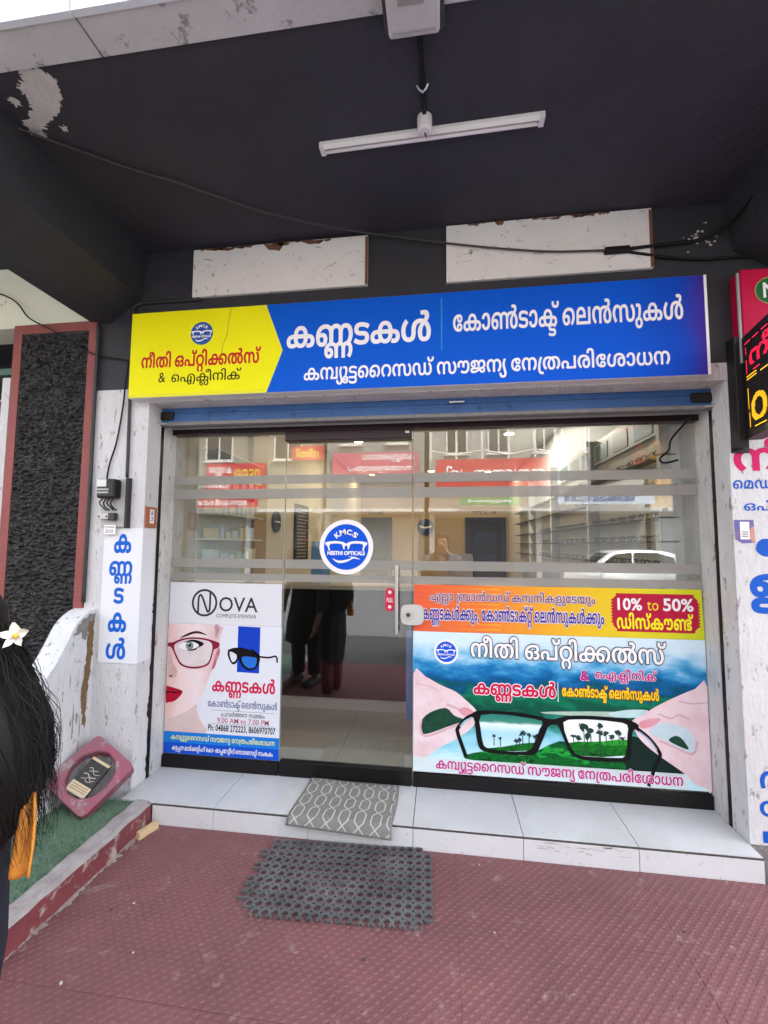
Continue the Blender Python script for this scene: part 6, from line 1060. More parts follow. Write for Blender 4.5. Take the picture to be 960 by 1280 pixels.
# pink square block with a round hole leaning on the pillar
P_t, P_b = Vector((-.163, -.305, .291)), Vector((-.036, -.532, .018))
Cb = (P_t + P_b) / 2; d1 = (P_t - P_b) / 2
d2 = Vector((.1825, .050, -.0405)); d2 = (d2 - d1 * d2.dot(d1) / d1.length_squared).normalized() * d1.length
nb_ = d1.cross(d2).normalized(); nb_ = -nb_ if nb_.y > 0 else nb_
eu, ev = (d1 + d2).normalized(), (d1 - d2).normalized(); hs_ = d1.length / math.sqrt(2) * 1.07; Cb = Cb + Vector((-.012, -.008, .002))
pk = MB(); NN = 64; TK = .062
def sq(a, rr):  # rounded square radius in direction a
    c, s = abs(math.cos(a)), abs(math.sin(a)); p_ = 13.0
    return rr / ((c ** p_ + s ** p_) ** (1 / p_))
rings = [(hs_ * .985, 0.0, 's'), (hs_, -.008, 's'), (hs_ * 1.0, -TK, 's'), (.108, -TK, 'c'), (.108, -.006, 'c'), (.114, 0.0, 'c')]
for rr, dz, kd in rings:
    for k in range(NN):
        a = 2 * math.pi * k / NN; r2 = sq(a, rr) if kd == 's' else rr * (1 + .012 * math.sin(5 * a) + .01 * math.sin(11 * a))
        p = Cb + eu * (r2 * math.cos(a)) + ev * (r2 * math.sin(a)) + nb_ * dz; pk.v.append(tuple(p))
for i in range(6):
    for k in range(NN): a = i * NN + k; b = i * NN + (k + 1) % NN; c_ = ((i + 1) % 6) * NN; pk.f.append((a, b, c_ + (k + 1) % NN, c_ + k))
tag(pk.build('square_block', mat('block_pink', (.34, .045, .095), .6, (.22, .12, .14), 11, 1.0, bump=.4, bscale=50, spots=(.30, .26, .27), spot_scale=12, spot_cut=.555)), 'worn pink square block with a round hole leaning on the pillar', 'block')
cbx = thing('card_box', 'black and cream printed carton propped inside the hole of the pink block', 'carton')
cr_ = Cb - nb_ * .045 + eu * -.005 + ev * .012
cf2 = (cr_, (eu * .15 + ev * -.99).normalized(), (eu * .99 + ev * .15).normalized(), nb_)
def cbox(u0, u1, v0, v1, d0, d1_, m2, nm, par):
    o, u, v, n2 = [Vector(a) for a in cf2]
    vs = [o + u * a + v * b + n2 * d for d in (d0, d1_) for a, b in ((u0, v0), (u1, v0), (u1, v1), (u0, v1))]
    return MB().add(vs, [(0, 1, 2, 3), (4, 5, 6, 7), (0, 1, 5, 4), (1, 2, 6, 5), (2, 3, 7, 6), (3, 0, 4, 7)]).build(nm, m2, par)
cbox(-.055, .055, -.075, .080, -.02, 0, mat('carton_black', (.012, .010, .009), .5, (.03, .026, .02), 12, .6), 'carton', cbx)
cbox(-.0545, .0545, .067, .0795, .0002, .0008, mat('carton_cream', (.62, .50, .30), .5), 'cream_edge', cbx)
cbox(-.056, .056, -.088, -.040, -.001, .0012, mat('carton_cream2', (.60, .50, .33), .5), 'cream_label', cbx)
for k, (u_, v_, w_, h_) in enumerate([(-.03, .030, .05, .004), (-.02, .018, .06, .003), (-.035, .0, .07, .005), (-.01, -.012, .05, .003), (-.03, -.022, .06, .003)]):
    shape('script_line', stroke([(u_, v_), (u_ + w_ * .3, v_ + .006), (u_ + w_ * .6, v_ - .003), (u_ + w_, v_ + .005)], h_), 0, mat('script_gold', (.40, .36, .30), .5), cbx, .001, 0, cf2)
for k in range(3): shape('print_line', stroke([(-.045, -.052 - k * .010), (.045, -.050 - k * .010)], .0035, 0), 0, mat('print_brown', (.30, .20, .10), .6), cbx, .0018, 0, cf2)
# broken timber sliver in the kerb corner
wc = MB(); wc.add([(.186, -.470, -.1035), (.216, -.482, -.1035), (.250, -.382, -.1035), (.222, -.368, -.1035), (.189, -.466, -.074), (.213, -.474, -.076), (.246, -.384, -.068), (.224, -.374, -.070)], [(0, 1, 2, 3), (4, 5, 6, 7), (0, 1, 5, 4), (1, 2, 6, 5), (2, 3, 7, 6), (3, 0, 4, 7)])
tag(wc.build('timber_sliver', mat('raw_timber', (.62, .47, .27), .8, (.50, .36, .19), 30, .7)), 'pale yellow broken piece of timber in the kerb corner', 'timber')
# scuffs on the riser and bits of litter
for k in range(26):
    rng = random.Random(500 + k); x = rng.uniform(2.10, 2.46); z = rng.uniform(-.05, -.015); l = rng.uniform(.01, .06)
    shape('scuff_mark', ragged(stroke([(x, z), (x + l, z + rng.uniform(-.006, .006))], rng.uniform(.001, .004), 0), .0015, 2, k), -.355, mat('scuff_brown', (.46, .43, .42), .9), step, .0008, 0)
for k in range(60):
    rng = random.Random(800 + k); x, y = rng.uniform(.3, 3.0), rng.uniform(-1.6, -.4)
    if k % 3: continue
    lt = MB().prism(ragged(disc((x, y), rng.uniform(.002, .006), 5), .002, 1, k), -.1005, -.0975, 'z').build('litter', mat('litter_pale', (.55, .52, .48), .9) if k % 2 else mat('litter_dark', (.06, .05, .05), .9), pave)

# ================================================================= shop interior
ct = thing('counter', 'dark reception counter with pale plinth behind the glass door', 'counter')
B('front', (.25, 1.0, .095), (3.0, 1.55, .965), mat('counter_dark', (.004, .003, .003), .45, spec=.2), ct, .004)
B('plinth', (.26, 1.02, 0), (2.99, 1.53, .094), mat('plinth_white', (.60, .59, .56), .4), ct)
B('top', (.23, .97, .966), (3.02, 1.58, 1.000), mat('counter_top', (.50, .44, .34), .3), ct, .004)
frame_bk = mat('spectacle_black', (.004, .004, .0045), .3); frame_br = mat('spectacle_brown', (.06, .025, .015), .3)
def spectacle_mesh():
    mb = MB()
    for s in (-1, 1):
        pts = [(s * .034 + .026 * math.cos(a), 0, .019 * math.sin(a) * (1 if math.sin(a) < 0 else .85)) for a in [2 * math.pi * k / 12 for k in range(13)]]
        mb.tube(pts, .0028, 5, False)
        mb.tube([(s * .060, 0, .008), (s * .066, .02, .009), (s * .067, .12, .002)], .0024, 5)
    mb.tube([(-.009, 0, .006), (0, -.001, .010), (.009, 0, .006)], .0026, 5)
    me = bpy.data.meshes.new('spectacles'); me.from_pydata(mb.v, [], mb.f); return me
sme = spectacle_mesh(); sme.materials.append(frame_bk)
sme2 = spectacle_mesh(); sme2.materials.append(frame_br)
shz = (1.90, 1.72, 1.53, 1.39, 1.235)
rk = thing('display_rack', 'white wall rack with shelf rows of spectacles inside the shop at right', 'rack')
B('back_panel', (3.030, .16, 1.05), (3.0475, 5.2, 2.25), mat('rack_white', (.62, .62, .60), .4), rk)
for z in shz: B('shelf', (2.935, .16, z - .032), (3.0295, 5.2, z - .022), mat('shelf_dark', (.02, .02, .022), .3), rk)
for y in (.16, 1.42, 2.68, 3.94): B('upright', (2.94, y, 1.05), (3.0295, y + .04, 2.25), MATS['rack_white'], rk)
for zi, z in enumerate(shz):
    for k in range(19):
        y = .28 + k * .172
        if any(abs(y - a) < .1 for a in (1.44, 2.70)): continue
        if zi < 2 and k > 9: continue
        o = link('spectacles', sme if (k + zi) % 3 else sme2, None); o.location = (2.965, y, z); o.rotation_euler = (0, 0, R(-90 + random.uniform(-7, 7)))
        tag(o, 'dark framed spectacles on the %s shelf of the right-hand rack' % ('topmost', 'second', 'middle', 'fourth', 'lowest')[zi], 'spectacles', 'spectacles on the %s shelf of the wall rack' % ('topmost', 'second', 'middle', 'fourth', 'lowest')[zi])
bn = thing('header_banner', 'row of small brand pictures above the right-hand rack', 'banner')
B('panel', (3.0, .3, 2.03), (3.028, 2.6, 2.20), mat('banner_pale', (.55, .60, .66), .4), bn)
for k in range(6): B('picture', (2.996, .36 + k * .37, 2.05), (2.9995, .62 + k * .37, 2.18), mat('pic%d' % (k % 3), [(.10, .20, .34), (.30, .32, .34), (.12, .28, .22)][k % 3], .4), bn)
lw = thing('wall_cabinet', 'pale shelf cabinet with boxes against the left inner wall', 'cabinet')
B('back_panel', (.004, .25, .9), (.02, 1.02, 2.0), mat('cab_green', (.50, .52, .42), .4), lw)
for z in (.92, 1.18, 1.36, 1.54, 1.72, 1.98): B('shelf', (.0205, .25, z), (.16, 1.02, z + .012), mat('cab_pale', (.60, .60, .54), .4), lw)
bxm = [mat('bx%d' % i, c, .5) for i, c in enumerate([(.45, .55, .52), (.60, .58, .50), (.35, .48, .42), (.55, .50, .30), (.40, .50, .60)])]
for zi, z in enumerate((1.192, 1.372, 1.552, 1.732)):
    y = .28
    while y < .95:
        rng = random.Random(int(y * 1000) + zi); w_ = rng.uniform(.05, .10); h_ = rng.uniform(.05, .13)
        tag(B('eyewear_box', (.04, y, z + .0005), (.13, y + w_, z + h_), bxm[rng.randrange(5)], None, .003), 'small pale box on the %s shelf of the left inner cabinet' % ('lowest', 'second', 'third', 'top')[zi], 'box', 'boxes on the %s cabinet shelf' % ('lowest', 'second', 'third', 'top')[zi]); y += w_ + rng.uniform(.01, .05)
tp = B('tan_panel', (.003, 1.03, 0), (.05, 1.36, 2.4), mat('tan_laminate', (.36, .23, .10), .45, (.30, .19, .09), 4, .6), bld)
B('dark_edge', (.05, 1.02, 0), (.06, 1.06, 2.0), mat('edge_dark', (.006, .006, .007), .5), bld)
pb = thing('price_board', 'dark upright board of white text lines on the left inner wall', 'board')
B('panel', (.004, 2.25, 1.10), (.03, 2.72, 1.80), mat('board_charcoal', (.022, .020, .025), .5), pb)
for k in range(16): B('text_line', (.0302, 2.30, 1.14 + k * .040), (.031, 2.62 + .06 * (k % 3 == 0), 1.152 + k * .040), mat('line_grey', (.38, .36, .38), .5), pb)
wd = thing('round_wall_sign', 'dark round emblem on the left inner wall', 'sign')
cxy = [( .006, 1.70 + .11 * math.cos(2 * math.pi * k / 24), 1.56 + .11 * math.sin(2 * math.pi * k / 24)) for k in range(24)]
MB().prism([(p[1], p[2]) for p in cxy], .004, .02, 'x').build('disc', mat('emblem_navy', (.02, .04, .10), .4), wd)
MB().tube([(.021, 1.63, 1.56), (.021, 1.77, 1.56)], .008, 6).build('mark', ink_white, wd)
rw = thing('round_wall_sign', 'dark round emblem on the tan back wall between the navy doors', 'sign')
MB().prism(disc((1.36, 1.70), .17, 28), 6.47, 6.499).build('disc', mat('emblem_navy', (.02, .04, .10), .4), rw)
shape('mark', stroke([(1.24, 1.72), (1.36, 1.69), (1.48, 1.72)], .03), 6.47, ink_white, rw, .002, 0)
sd2 = thing('blue_standee', 'light blue display standee on the counter behind the door', 'standee')
B('board', (.55, 1.15, 1.0005), (.72, 1.165, 1.36), mat('standee_blue', (.10, .30, .62), .4, (.3, .5, .7), 8, .8), sd2); B('foot', (.57, 1.12, 1.0002), (.70, 1.20, 1.012), white_plastic, sd2)
for i, (x, w_, h_, c_) in enumerate([(1.72, .22, .26, (.60, .54, .50)), (1.30, .16, .16, (.55, .50, .46)), (2.35, .3, .18, (.58, .58, .58))]):
    tag(B('display_card', (x, 1.25, 1.0005), (x + w_, 1.29, 1.0 + h_), mat('card%d' % i, c_, .5, (.40, .30, .28), 18, .6), None, .004), ['tall beige display card on the counter, nearest the shelves', 'small beige display card on the counter by the door handle', 'low wide grey display card on the counter'][i], 'display card')
warm = mat('lamp_glow', (1.0, .72, .38), .5, emit=4.0)
for i, (x, y) in enumerate([(.35, 5.7), (1.5, 5.4), (2.55, 5.6), (.6, 3.0), (2.5, 2.8), (1.5, 1.6)]):
    t = thing('ceiling_downlight', ['lit warm downlight over the left navy door', 'lit warm downlight in the middle of the back wall', 'lit warm downlight over the right navy door', 'lit warm downlight above the left inner wall', 'lit warm downlight above the spectacle rack', 'lit warm downlight above the counter'][i], 'lamp', 'warm ceiling downlights in the shop')
    MB().cyl((x, y, 2.688), .075, .0115, 'z', 24).build('rim', white_plastic, t); MB().cyl((x, y, 2.683), .055, .0045, 'z', 24).build('bulb', warm, t)
    li = bpy.data.lights.new('downlight', 'AREA'); li.shape = 'DISK'; li.size = .11; li.energy = 1.4 if i != 4 else 5.0; li.color = (1.0, .76, .48) if i != 4 else (1.0, .93, .82)
    lo2 = bpy.data.objects.new('downlight', li); COL.objects.link(lo2); lo2.location = (x, y, 2.678); lo2.parent = t

# ================================================================= people
def skin_body(name, joints, edges, m, parent, sub=1):
    """joints: {name:(x,y,z,r)}; grows one continuous surface over the skeleton"""
    nm = list(joints); me = bpy.data.meshes.new(name)
    me.from_pydata([joints[k][:3] for k in nm], [(nm.index(a), nm.index(b)) for a, b in edges], [])
    o = bpy.data.objects.new(name, me); COL.objects.link(o)
    sm = o.modifiers.new('skin', 'SKIN'); sm.use_smooth_shade = True
    for i, k in enumerate(nm):
        r = joints[k][3]; sv = me.skin_vertices[0].data[i]; sv.radius = r if isinstance(r, tuple) else (r, r); sv.use_root = (k == 'pelvis')
    o.modifiers.new('sub', 'SUBSURF').levels = sub; o.modifiers['sub'].render_levels = sub
    dg = bpy.context.evaluated_depsgraph_get(); m2 = bpy.data.meshes.new_from_object(o.evaluated_get(dg)); m2.name = name
    bpy.data.objects.remove(o); m2.materials.clear(); m2.materials.append(m)
    return link(name, m2, m, parent)
def person_skel(h, bend=0.0, armL=None, armR=None):
    k = h / 1.62; J = {}
    def j(n, x, y, z, r): J[n] = (x * k, y * k, z * k, tuple(q * k for q in r) if isinstance(r, tuple) else r * k)
    f = bend
    j('pelvis', 0, 0, .90, (.125, .10)); j('waist', 0, .01 + f * .2, 1.05, (.115, .09)); j('chest', 0, .02 + f * .6, 1.24, (.135, .10)); j('neck', 0, .02 + f, 1.37, .052)
    j('jaw', 0, .045 + f * 1.1, 1.44, (.060, .072)); j('skull', 0, .02 + f * 1.1, 1.525, (.074, .088)); j('crown', 0, .01 + f * 1.1, 1.60, .045)
    j('nose', 0, .118 + f * 1.1, 1.475, .014)
    E_ = [('pelvis', 'waist'), ('waist', 'chest'), ('chest', 'neck'), ('neck', 'jaw'), ('jaw', 'skull'), ('skull', 'crown'), ('jaw', 'nose')]
    for s, n, arm in ((-1, 'l', armL), (1, 'r', armR)):
        sh_ = (s * .165, .01 + f * .8, 1.325); el, wr = arm or ((s * .22, -.01, 1.06), (s * .225, .07, .83))
        j('sh' + n, *sh_, .056); j('el' + n, *el, .040); j('wr' + n, *wr, .027)
        d = (Vector(wr) - Vector(el)).normalized(); a = Vector((0, 1, 0)) if abs(d.y) < .8 else Vector((0, 0, 1)); sd_ = d.cross(a).normalized()
        pm = Vector(wr) + d * .05; j('palm' + n, *pm, .028); E_ += [('chest', 'sh' + n), ('sh' + n, 'el' + n), ('el' + n, 'wr' + n), ('wr' + n, 'palm' + n)]
        for q, (off, ln_) in enumerate(((-.030, .070), (-.010, .082), (.010, .078), (.028, .060))):
            b0 = pm + sd_ * off + d * .028; c0 = b0 + d * ln_ * .5; e0 = b0 + d * ln_ * .95 + a * .015
            j(f'f{q}a' + n, *b0, .0095); j(f'f{q}b' + n, *c0, .0088); j(f'f{q}c' + n, *e0, .0075); E_ += [('palm' + n, f'f{q}a' + n), (f'f{q}a' + n, f'f{q}b' + n), (f'f{q}b' + n, f'f{q}c' + n)]
        t0 = Vector(wr) + sd_ * -.038 + d * .035 + a * .01; j('ta' + n, *t0, .011); j('tb' + n, *(t0 + d * .045 + a * .018), .009); E_ += [('wr' + n, 'ta' + n), ('ta' + n, 'tb' + n)]
        j('hip' + n, s * .09, 0, .84, .085); j('kn' + n, s * .095, .015, .47, .055); j('an' + n, s * .095, -.01, .09, .034); j('heel' + n, s * .095, -.02, .04, .034); j('toe' + n, s * .105, .15, .028, .026)
        E_ += [('pelvis', 'hip' + n), ('hip' + n, 'kn' + n), ('kn' + n, 'an' + n), ('an' + n, 'heel' + n), ('heel' + n, 'toe' + n)]
    return J, E_, k
def loft(name, rings, m, parent, seg=36, fold=0.0, nf=9):
    mb = MB()
    for cx, cy, z, rx, ry, fo in rings:
        for q in range(seg):
            a = 2 * math.pi * q / seg; w_ = 1 + fold * fo * math.sin(nf * a + z * 3)
            mb.v.append((cx + rx * w_ * math.cos(a), cy + ry * w_ * math.sin(a), z))
    n = len(rings)
    for i in range(n - 1):
        for q in range(seg): a = i * seg + q; b = i * seg + (q + 1) % seg; mb.f.append((a, b, b + seg, a + seg))
    return mb.build(name, m, parent, True)
skin_m = mat('skin_brown', (.26, .14, .09), .5); hair_m = mat('hair_black', (.0035, .003, .0035), .5, (.008, .007, .007), 30, .6, spec=.2)
navy = mat('navy_cloth', (.005, .006, .016), .9, (.009, .010, .024), 30, .7, bump=.4, bscale=300)
def eyes(p, k, f=0.0):
    for s in (-1, 1): MB().box((s * .030 * k - .008 * k, (.088 + f * 1.1) * k, 1.497 * k), (s * .030 * k + .008 * k, (.100 + f * 1.1) * k, 1.506 * k), .002 * k).build('eye', ink_black, p)
    MB().box((-.018 * k, (.095 + f * 1.1) * k, 1.440 * k), (.018 * k, (.106 + f * 1.1) * k, 1.449 * k), .002 * k).build('mouth', mat('lip', (.25, .07, .07), .5), p)
# --- woman at the left picture edge: long wavy hair, white flower, navy kurta
def woman():
    p = thing('person', 'woman with long wavy black hair, white flower and navy dress at the left picture edge', 'person', loc=(.612, -1.700, -.150))
    p.rotation_euler = (0, 0, R(107))   # local +y is where she faces: left, slightly to the street
    J, E_, k = person_skel(1.40, .02)
    skin_body('body', J, E_, skin_m, p); eyes(p, k, .02)
    loft('dress', [(0, 0, .40 * k, .17 * k, .115 * k, 1), (0, 0, .52 * k, .18 * k, .125 * k, 1), (0, 0, .70 * k, .195 * k, .145 * k, .7), (0, 0, .90 * k, .185 * k, .145 * k, .4), (0, .01 * k, 1.05 * k, .158 * k, .130 * k, .2), (0, .02 * k, 1.22 * k, .180 * k, .138 * k, .1), (0, .02 * k, 1.31 * k, .195 * k, .115 * k, .05), (0, .025 * k, 1.365 * k, .11 * k, .085 * k, 0), (0, .03 * k, 1.385 * k, .065 * k, .062 * k, 0)], navy, p, 44, .05, 11)
    for s in (-1, 1): MB().tube([(s * .16 * k, .03 * k, 1.33 * k), (s * .20 * k, .0, 1.20 * k), (s * .215 * k, -.005 * k, 1.08 * k), (s * .22 * k, .02 * k, .98 * k)], [.075 * k, .068 * k, .060 * k, .056 * k], 14).build('sleeve', navy, p, True)
    for s in (-1, 1): MB().tube([(s * .095 * k, 0, .45 * k), (s * .095 * k, 0, .2 * k), (s * .096 * k, -.005 * k, .085 * k)], [.085 * k, .07 * k, .055 * k], 14).build('trouser', mat('maroon_cloth', (.13, .02, .025), .85), p, True)
    # hair: cap, back mass and loose wavy locks
    loft('hair', [(0, .0, 1.36 * k, .075 * k, .04 * k, 0), (0, -.045 * k, 1.40 * k, .105 * k, .075 * k, .3), (0, -.025 * k, 1.48 * k, .108 * k, .100 * k, .2), (0, -.01 * k, 1.55 * k, .104 * k, .108 * k, .2), (0, -.005 * k, 1.60 * k, .080 * k, .085 * k, .2), (0, 0, 1.635 * k, .035 * k, .04 * k, 0), (0, 0, 1.640 * k, .004, .004, 0)], hair_m, p, 36, .05, 13)
    loft('hair', [(0, -.14 * k, .96 * k, .02 * k, .015 * k, 0), (0, -.155 * k, 1.02 * k, .085 * k, .040 * k, .8), (0, -.165 * k, 1.12 * k, .135 * k, .065 * k, .8), (0, -.14 * k, 1.25 * k, .145 * k, .080 * k, .7), (0, -.10 * k, 1.36 * k, .125 * k, .080 * k, .5), (0, -.06 * k, 1.45 * k, .105 * k, .075 * k, .3), (0, -.05 * k, 1.50 * k, .08 * k, .06 * k, 0)], hair_m, p, 40, .10, 15)
    lk_ = MB(); r = random.Random(4)
    for q in range(1000):
        a = r.uniform(math.pi * .85, math.pi * 2.15); x0 = .10 * math.cos(a); y0 = -.045 + .085 * math.sin(a); z0 = r.uniform(1.34, 1.52)
        ze = r.uniform(.95, 1.18); sp_ = r.uniform(1.08, 1.72); ph = r.uniform(0, 6.28); fr = r.uniform(22, 38); am = r.uniform(.003, .011); pts = []
        for t in range(17):
            u = t / 16; z = z0 + (ze - z0) * u; s2 = 1 + (sp_ - 1) * min(1, u * 1.6) * (1 - .35 * u)
            pts.append(((x0 * s2 + am * math.sin(fr * z + ph)) * k, (y0 * s2 - .07 * u + am * math.cos(fr * z + ph * 1.3)) * k, z * k))
        lk_.tube(pts, [.0011 * k * (1 - .7 * (t / 16)) for t in range(17)], 3, False)
    me = bpy.data.meshes.new('hair_locks'); me.from_pydata(lk_.v, [], lk_.f); tag(link('hair_locks', me, hair_m, p), kind='stuff')
    return p, k
wm, wk = woman()
# flower, scarf
fl = thing('hair_flower', 'white frangipani flower tucked in the hair of the woman at left', 'flower', loc=(.772, -1.690, 1.138))
fl.rotation_euler = (R(78), R(8), R(24))
petal = mat('petal_white', (.80, .79, .74), .5, (.76, .72, .55), 30, .5)
for q in range(5):
    a = q * 2 * math.pi / 5 + .3; mb = MB(); nI, nJ = 7, 5
    for i in range(nI + 1):
        u = i / nI; wd_ = .0082 * math.sin(math.pi * min(1, .12 + .88 * u) ** .8) + .001; rad = .003 + .024 * u
        for j in range(nJ + 1):
            v = j / nJ * 2 - 1; x, y = rad, v * wd_ + .006 * u; z = .010 * u * u + .004 * v * v + .004 * v
            mb.v.append((x * math.cos(a) - y * math.sin(a), x * math.sin(a) + y * math.cos(a), z))
    for i in range(nI):
        for j in range(nJ): b = i * (nJ + 1) + j; mb.f.append((b, b + 1, b + nJ + 2, b + nJ + 1))
    mb.build('petal', petal, fl, True)
MB().tube([(0, 0, -.004), (0, 0, .004), (0, 0, .007)], [.006, .006, .002], 10).build('centre', mat('flower_centre', (.62, .40, .06), .6), fl)
sc = thing('orange_scarf', 'hanging orange cloth end beside the navy dress of the woman at left', 'scarf', loc=(0, 0, 0))
so_ = MB(); nI, nJ = 16, 10
for i in range(nI + 1):
    for j in range(nJ + 1):
        t = i / nI; u = j / nJ
        wd_ = .022 + .040 * math.sin(min(1, t * 1.15) * math.pi * .55)
        x = .792 + .006 * t + (u - .5) * wd_; z = .800 - .150 * t - .012 * (1 - abs(u - .5) * 2) * (t > .9); y = -1.66 + .010 * math.sin(u * 9 + t * 2) - .012 * t
        so_.v.append((x, y, z))
for i in range(nI):
    for j in range(nJ): a = i * (nJ + 1) + j; so_.f.append((a, a + 1, a + nJ + 2, a + nJ + 1))
so_o = so_.build('cloth', mat('orange_cloth', (.62, .25, .03), .8, (.50, .17, .02), 30, .7, bump=.3, bscale=200), sc, True)
sol = so_o.modifiers.new('thick', 'SOLIDIFY'); sol.thickness = .004
# --- two bystanders behind the camera, seen only as reflections in the door
def bystander(label, loc, rz, h, top, leg, hold=False):
    p = thing('person', label, 'person', loc=loc); p.rotation_euler = (0, 0, R(rz))
    aL = ((-.20, .06, 1.08), (-.08, .24, 1.30)) if hold else None; aR = ((.20, .06, 1.08), (.08, .24, 1.30)) if hold else None
    J, E_, k = person_skel(h, 0, aL, aR); skin_body('body', J, E_, skin_m, p); eyes(p, k)
    loft('shirt', ([] if hold else [(0, 0, .42 * k, .225 * k, .19 * k, .9), (0, 0, .60 * k, .215 * k, .175 * k, .8)]) + [(0, 0, .80 * k, .185 * k, .14 * k, .4), (0, 0, .95 * k, .170 * k, .130 * k, .3), (0, .01 * k, 1.10 * k, .160 * k, .125 * k, .2), (0, .02 * k, 1.25 * k, .190 * k, .135 * k, .1), (0, .015 * k, 1.335 * k, .20 * k, .105 * k, 0), (0, .02 * k, 1.375 * k, .10 * k, .08 * k, 0), (0, .02 * k, 1.395 * k, .06 * k, .058 * k, 0)], top, p, 32, .04, 7)
    for s in (-1, 1):
        el = (aR if s > 0 else aL)[0] if hold else (s * .22, -.01, 1.06)
        MB().tube([(s * .16 * k, .02 * k, 1.33 * k), ((s * .17 + el[0]) / 2 * k, el[1] / 2 * k, (1.32 + el[2]) / 2 * k), (el[0] * k, el[1] * k, el[2] * k)], [.076 * k, .066 * k, .056 * k], 14).build('sleeve', top, p, True)
        MB().tube([(s * .075 * k, 0, .90 * k), (s * .092 * k, .005 * k, .70 * k), (s * .097 * k, .012 * k, .47 * k), (s * .096 * k, -.003 * k, .10 * k)], [.105 * k, .098 * k, .078 * k, .066 * k], 16).build('trouser', leg, p, True)
        MB().box((s * .105 * k - .045 * k, -.07 * k, 0), (s * .105 * k + .045 * k, .185 * k, .07 * k), .02 * k).build('shoe', mat('shoe_dark', (.02, .02, .02), .5), p)
    loft('hair', [(0, -.03 * k, 1.44 * k, .088 * k, .075 * k, .2), (0, -.02 * k, 1.50 * k, .092 * k, .092 * k, .2), (0, -.005 * k, 1.56 * k, .088 * k, .096 * k, .2), (0, 0, 1.615 * k, .06 * k, .07 * k, .1), (0, 0, 1.635 * k, .005, .005, 0)], hair_m, p, 28, .05, 11)
    return p
black_c = mat('black_cloth', (.004, .004, .0045), .9, bump=.3, bscale=250)
bystander('bystander in a long black top seen only as dark reflection in the door', (.27, -1.98, -.104), 15, 1.66, black_c, mat('dark_trouser', (.02, .02, .03), .9))
bystander('person holding up both hands reflected between the inner doors in the glass', (1.69, -3.12, -.22), 4, 1.72, mat('grey_shirt', (.10, .10, .11), .9), mat('dark_trouser', (.02, .02, .03), .9), True)

# ================================================================= across the street (seen in the glass)
FY = -15.5
def window(x, z, w_, h_, par, fr, gl_):
    f = MB(); f.box((x, FY - .02, z), (x + .07, FY + .05, z + h_)).box((x + w_ - .07, FY - .02, z), (x + w_, FY + .05, z + h_)).box((x + .07, FY - .02, z + h_ - .07), (x + w_ - .07, FY + .05, z + h_)).box((x + .07, FY - .02, z), (x + w_ - .07, FY + .05, z + .07)).box((x + w_ / 2 - .03, FY - .02, z + .07), (x + w_ / 2 + .03, FY + .04, z + h_ - .07))
    o = f.build('window', fr, par); MB().box((x + .07, FY - .02, z + .07), (x + w_ - .07, FY + .012, z + h_ - .07)).build('pane', gl_, o)
    MB().box((x - .06, FY, z - .07), (x + w_ + .06, FY + .12, z - .005)).build('sill', fr, par)
pane_d = mat('far_pane', (.012, .014, .016), .2); wf = mat('far_frame', (.62, .60, .56), .6)
def house(x0, x1, h, wall, label, wins, shut):
    t = thing('street_building', label, 'building', 'buildings across the street', (0, 0, 0))
    MB().box((x0, FY - 8, -.36), (x1, FY, h)).build('wall', wall, t)
    MB().box((x0 - .1, FY - 8, h + .002), (x1 + .1, FY + .5, h + .22)).build('roof_slab', mat('slab_white', (.62, .62, .60), .8, (.5, .5, .48), 1, .6), t)
    MB().box((x0, FY + .002, 2.62), (x1, FY + 1.3, 2.74)).build('canopy', MATS['slab_white'], t)
    n = max(1, int((x1 - x0) / 3.0)); wq = (x1 - x0) / n
    for k in range(n): MB().box((x0 + k * wq + .25, FY + .002, -.12), (x0 + (k + 1) * wq - .25, FY + .06, 2.45)).build('shutter', shut[k % len(shut)], t)
    for k in range(n): MB().box((x0 + k * wq + .02, FY + .002, -.12), (x0 + k * wq + .22, FY + .25, 2.615)).build('pier', MATS['slab_white'], t)
    for (x, z, w_, hh) in wins: window(x, z, w_, hh, t, wf, pane_d)
    return t
dark_sh = mat('shutter_dark', (.05, .05, .055), .6); grey_sh = mat('shutter_grey', (.24, .25, .26), .5); red_sh = mat('shutter_red', (.42, .03, .04), .5); cr_sh = mat('shutter_cream', (.5, .46, .38), .6)
house(-22, -10.2, 7.4, mat('far_wall_green', (.42, .46, .36), .8, (.36, .40, .31), .8, .6), 'pale green two-storey building far left across the street', [(-20, 4.9, 1.2, 1.4), (-16.5, 4.9, 1.2, 1.4), (-13, 4.9, 1.2, 1.4)], [dark_sh, grey_sh])
house(-10, -3.4, 7.0, mat('far_wall_cream', (.29, .27, .21), .8, (.24, .22, .17), .8, .6), 'cream two-storey building reflected above the left poster', [(-8.8, 5.0, 1.3, 1.35), (-5.6, 5.0, 1.3, 1.35)], [grey_sh, dark_sh])
house(-3.2, 1.0, 8.2, mat('far_wall_grey', (.27, .27, .26), .8, (.22, .22, .21), .8, .6), 'grey three-storey building reflected in the door', [(-2.6, 5.6, .9, 1.3), (-.6, 5.6, .9, 1.3)], [cr_sh, dark_sh])
house(1.2, 9.6, 7.8, mat('far_wall_white', (.34, .33, .30), .8, (.28, .27, .24), .8, .6), 'white building with balcony rail reflected in the right panel', [(1.9, 5.1, .9, 1.4), (3.6, 5.1, .9, 1.4), (5.4, 5.1, .9, 1.4), (7.4, 5.1, .9, 1.4)], [dark_sh, grey_sh, cr_sh])
house(9.8, 22, 6.4, mat('far_wall_tan', (.50, .38, .24), .8, (.42, .32, .20), .8, .6), 'tan building reflected at the right edge of the glass', [(11, 4.6, 1.2, 1.3), (15, 4.6, 1.2, 1.3), (18.5, 4.6, 1.2, 1.3)], [grey_sh, dark_sh])
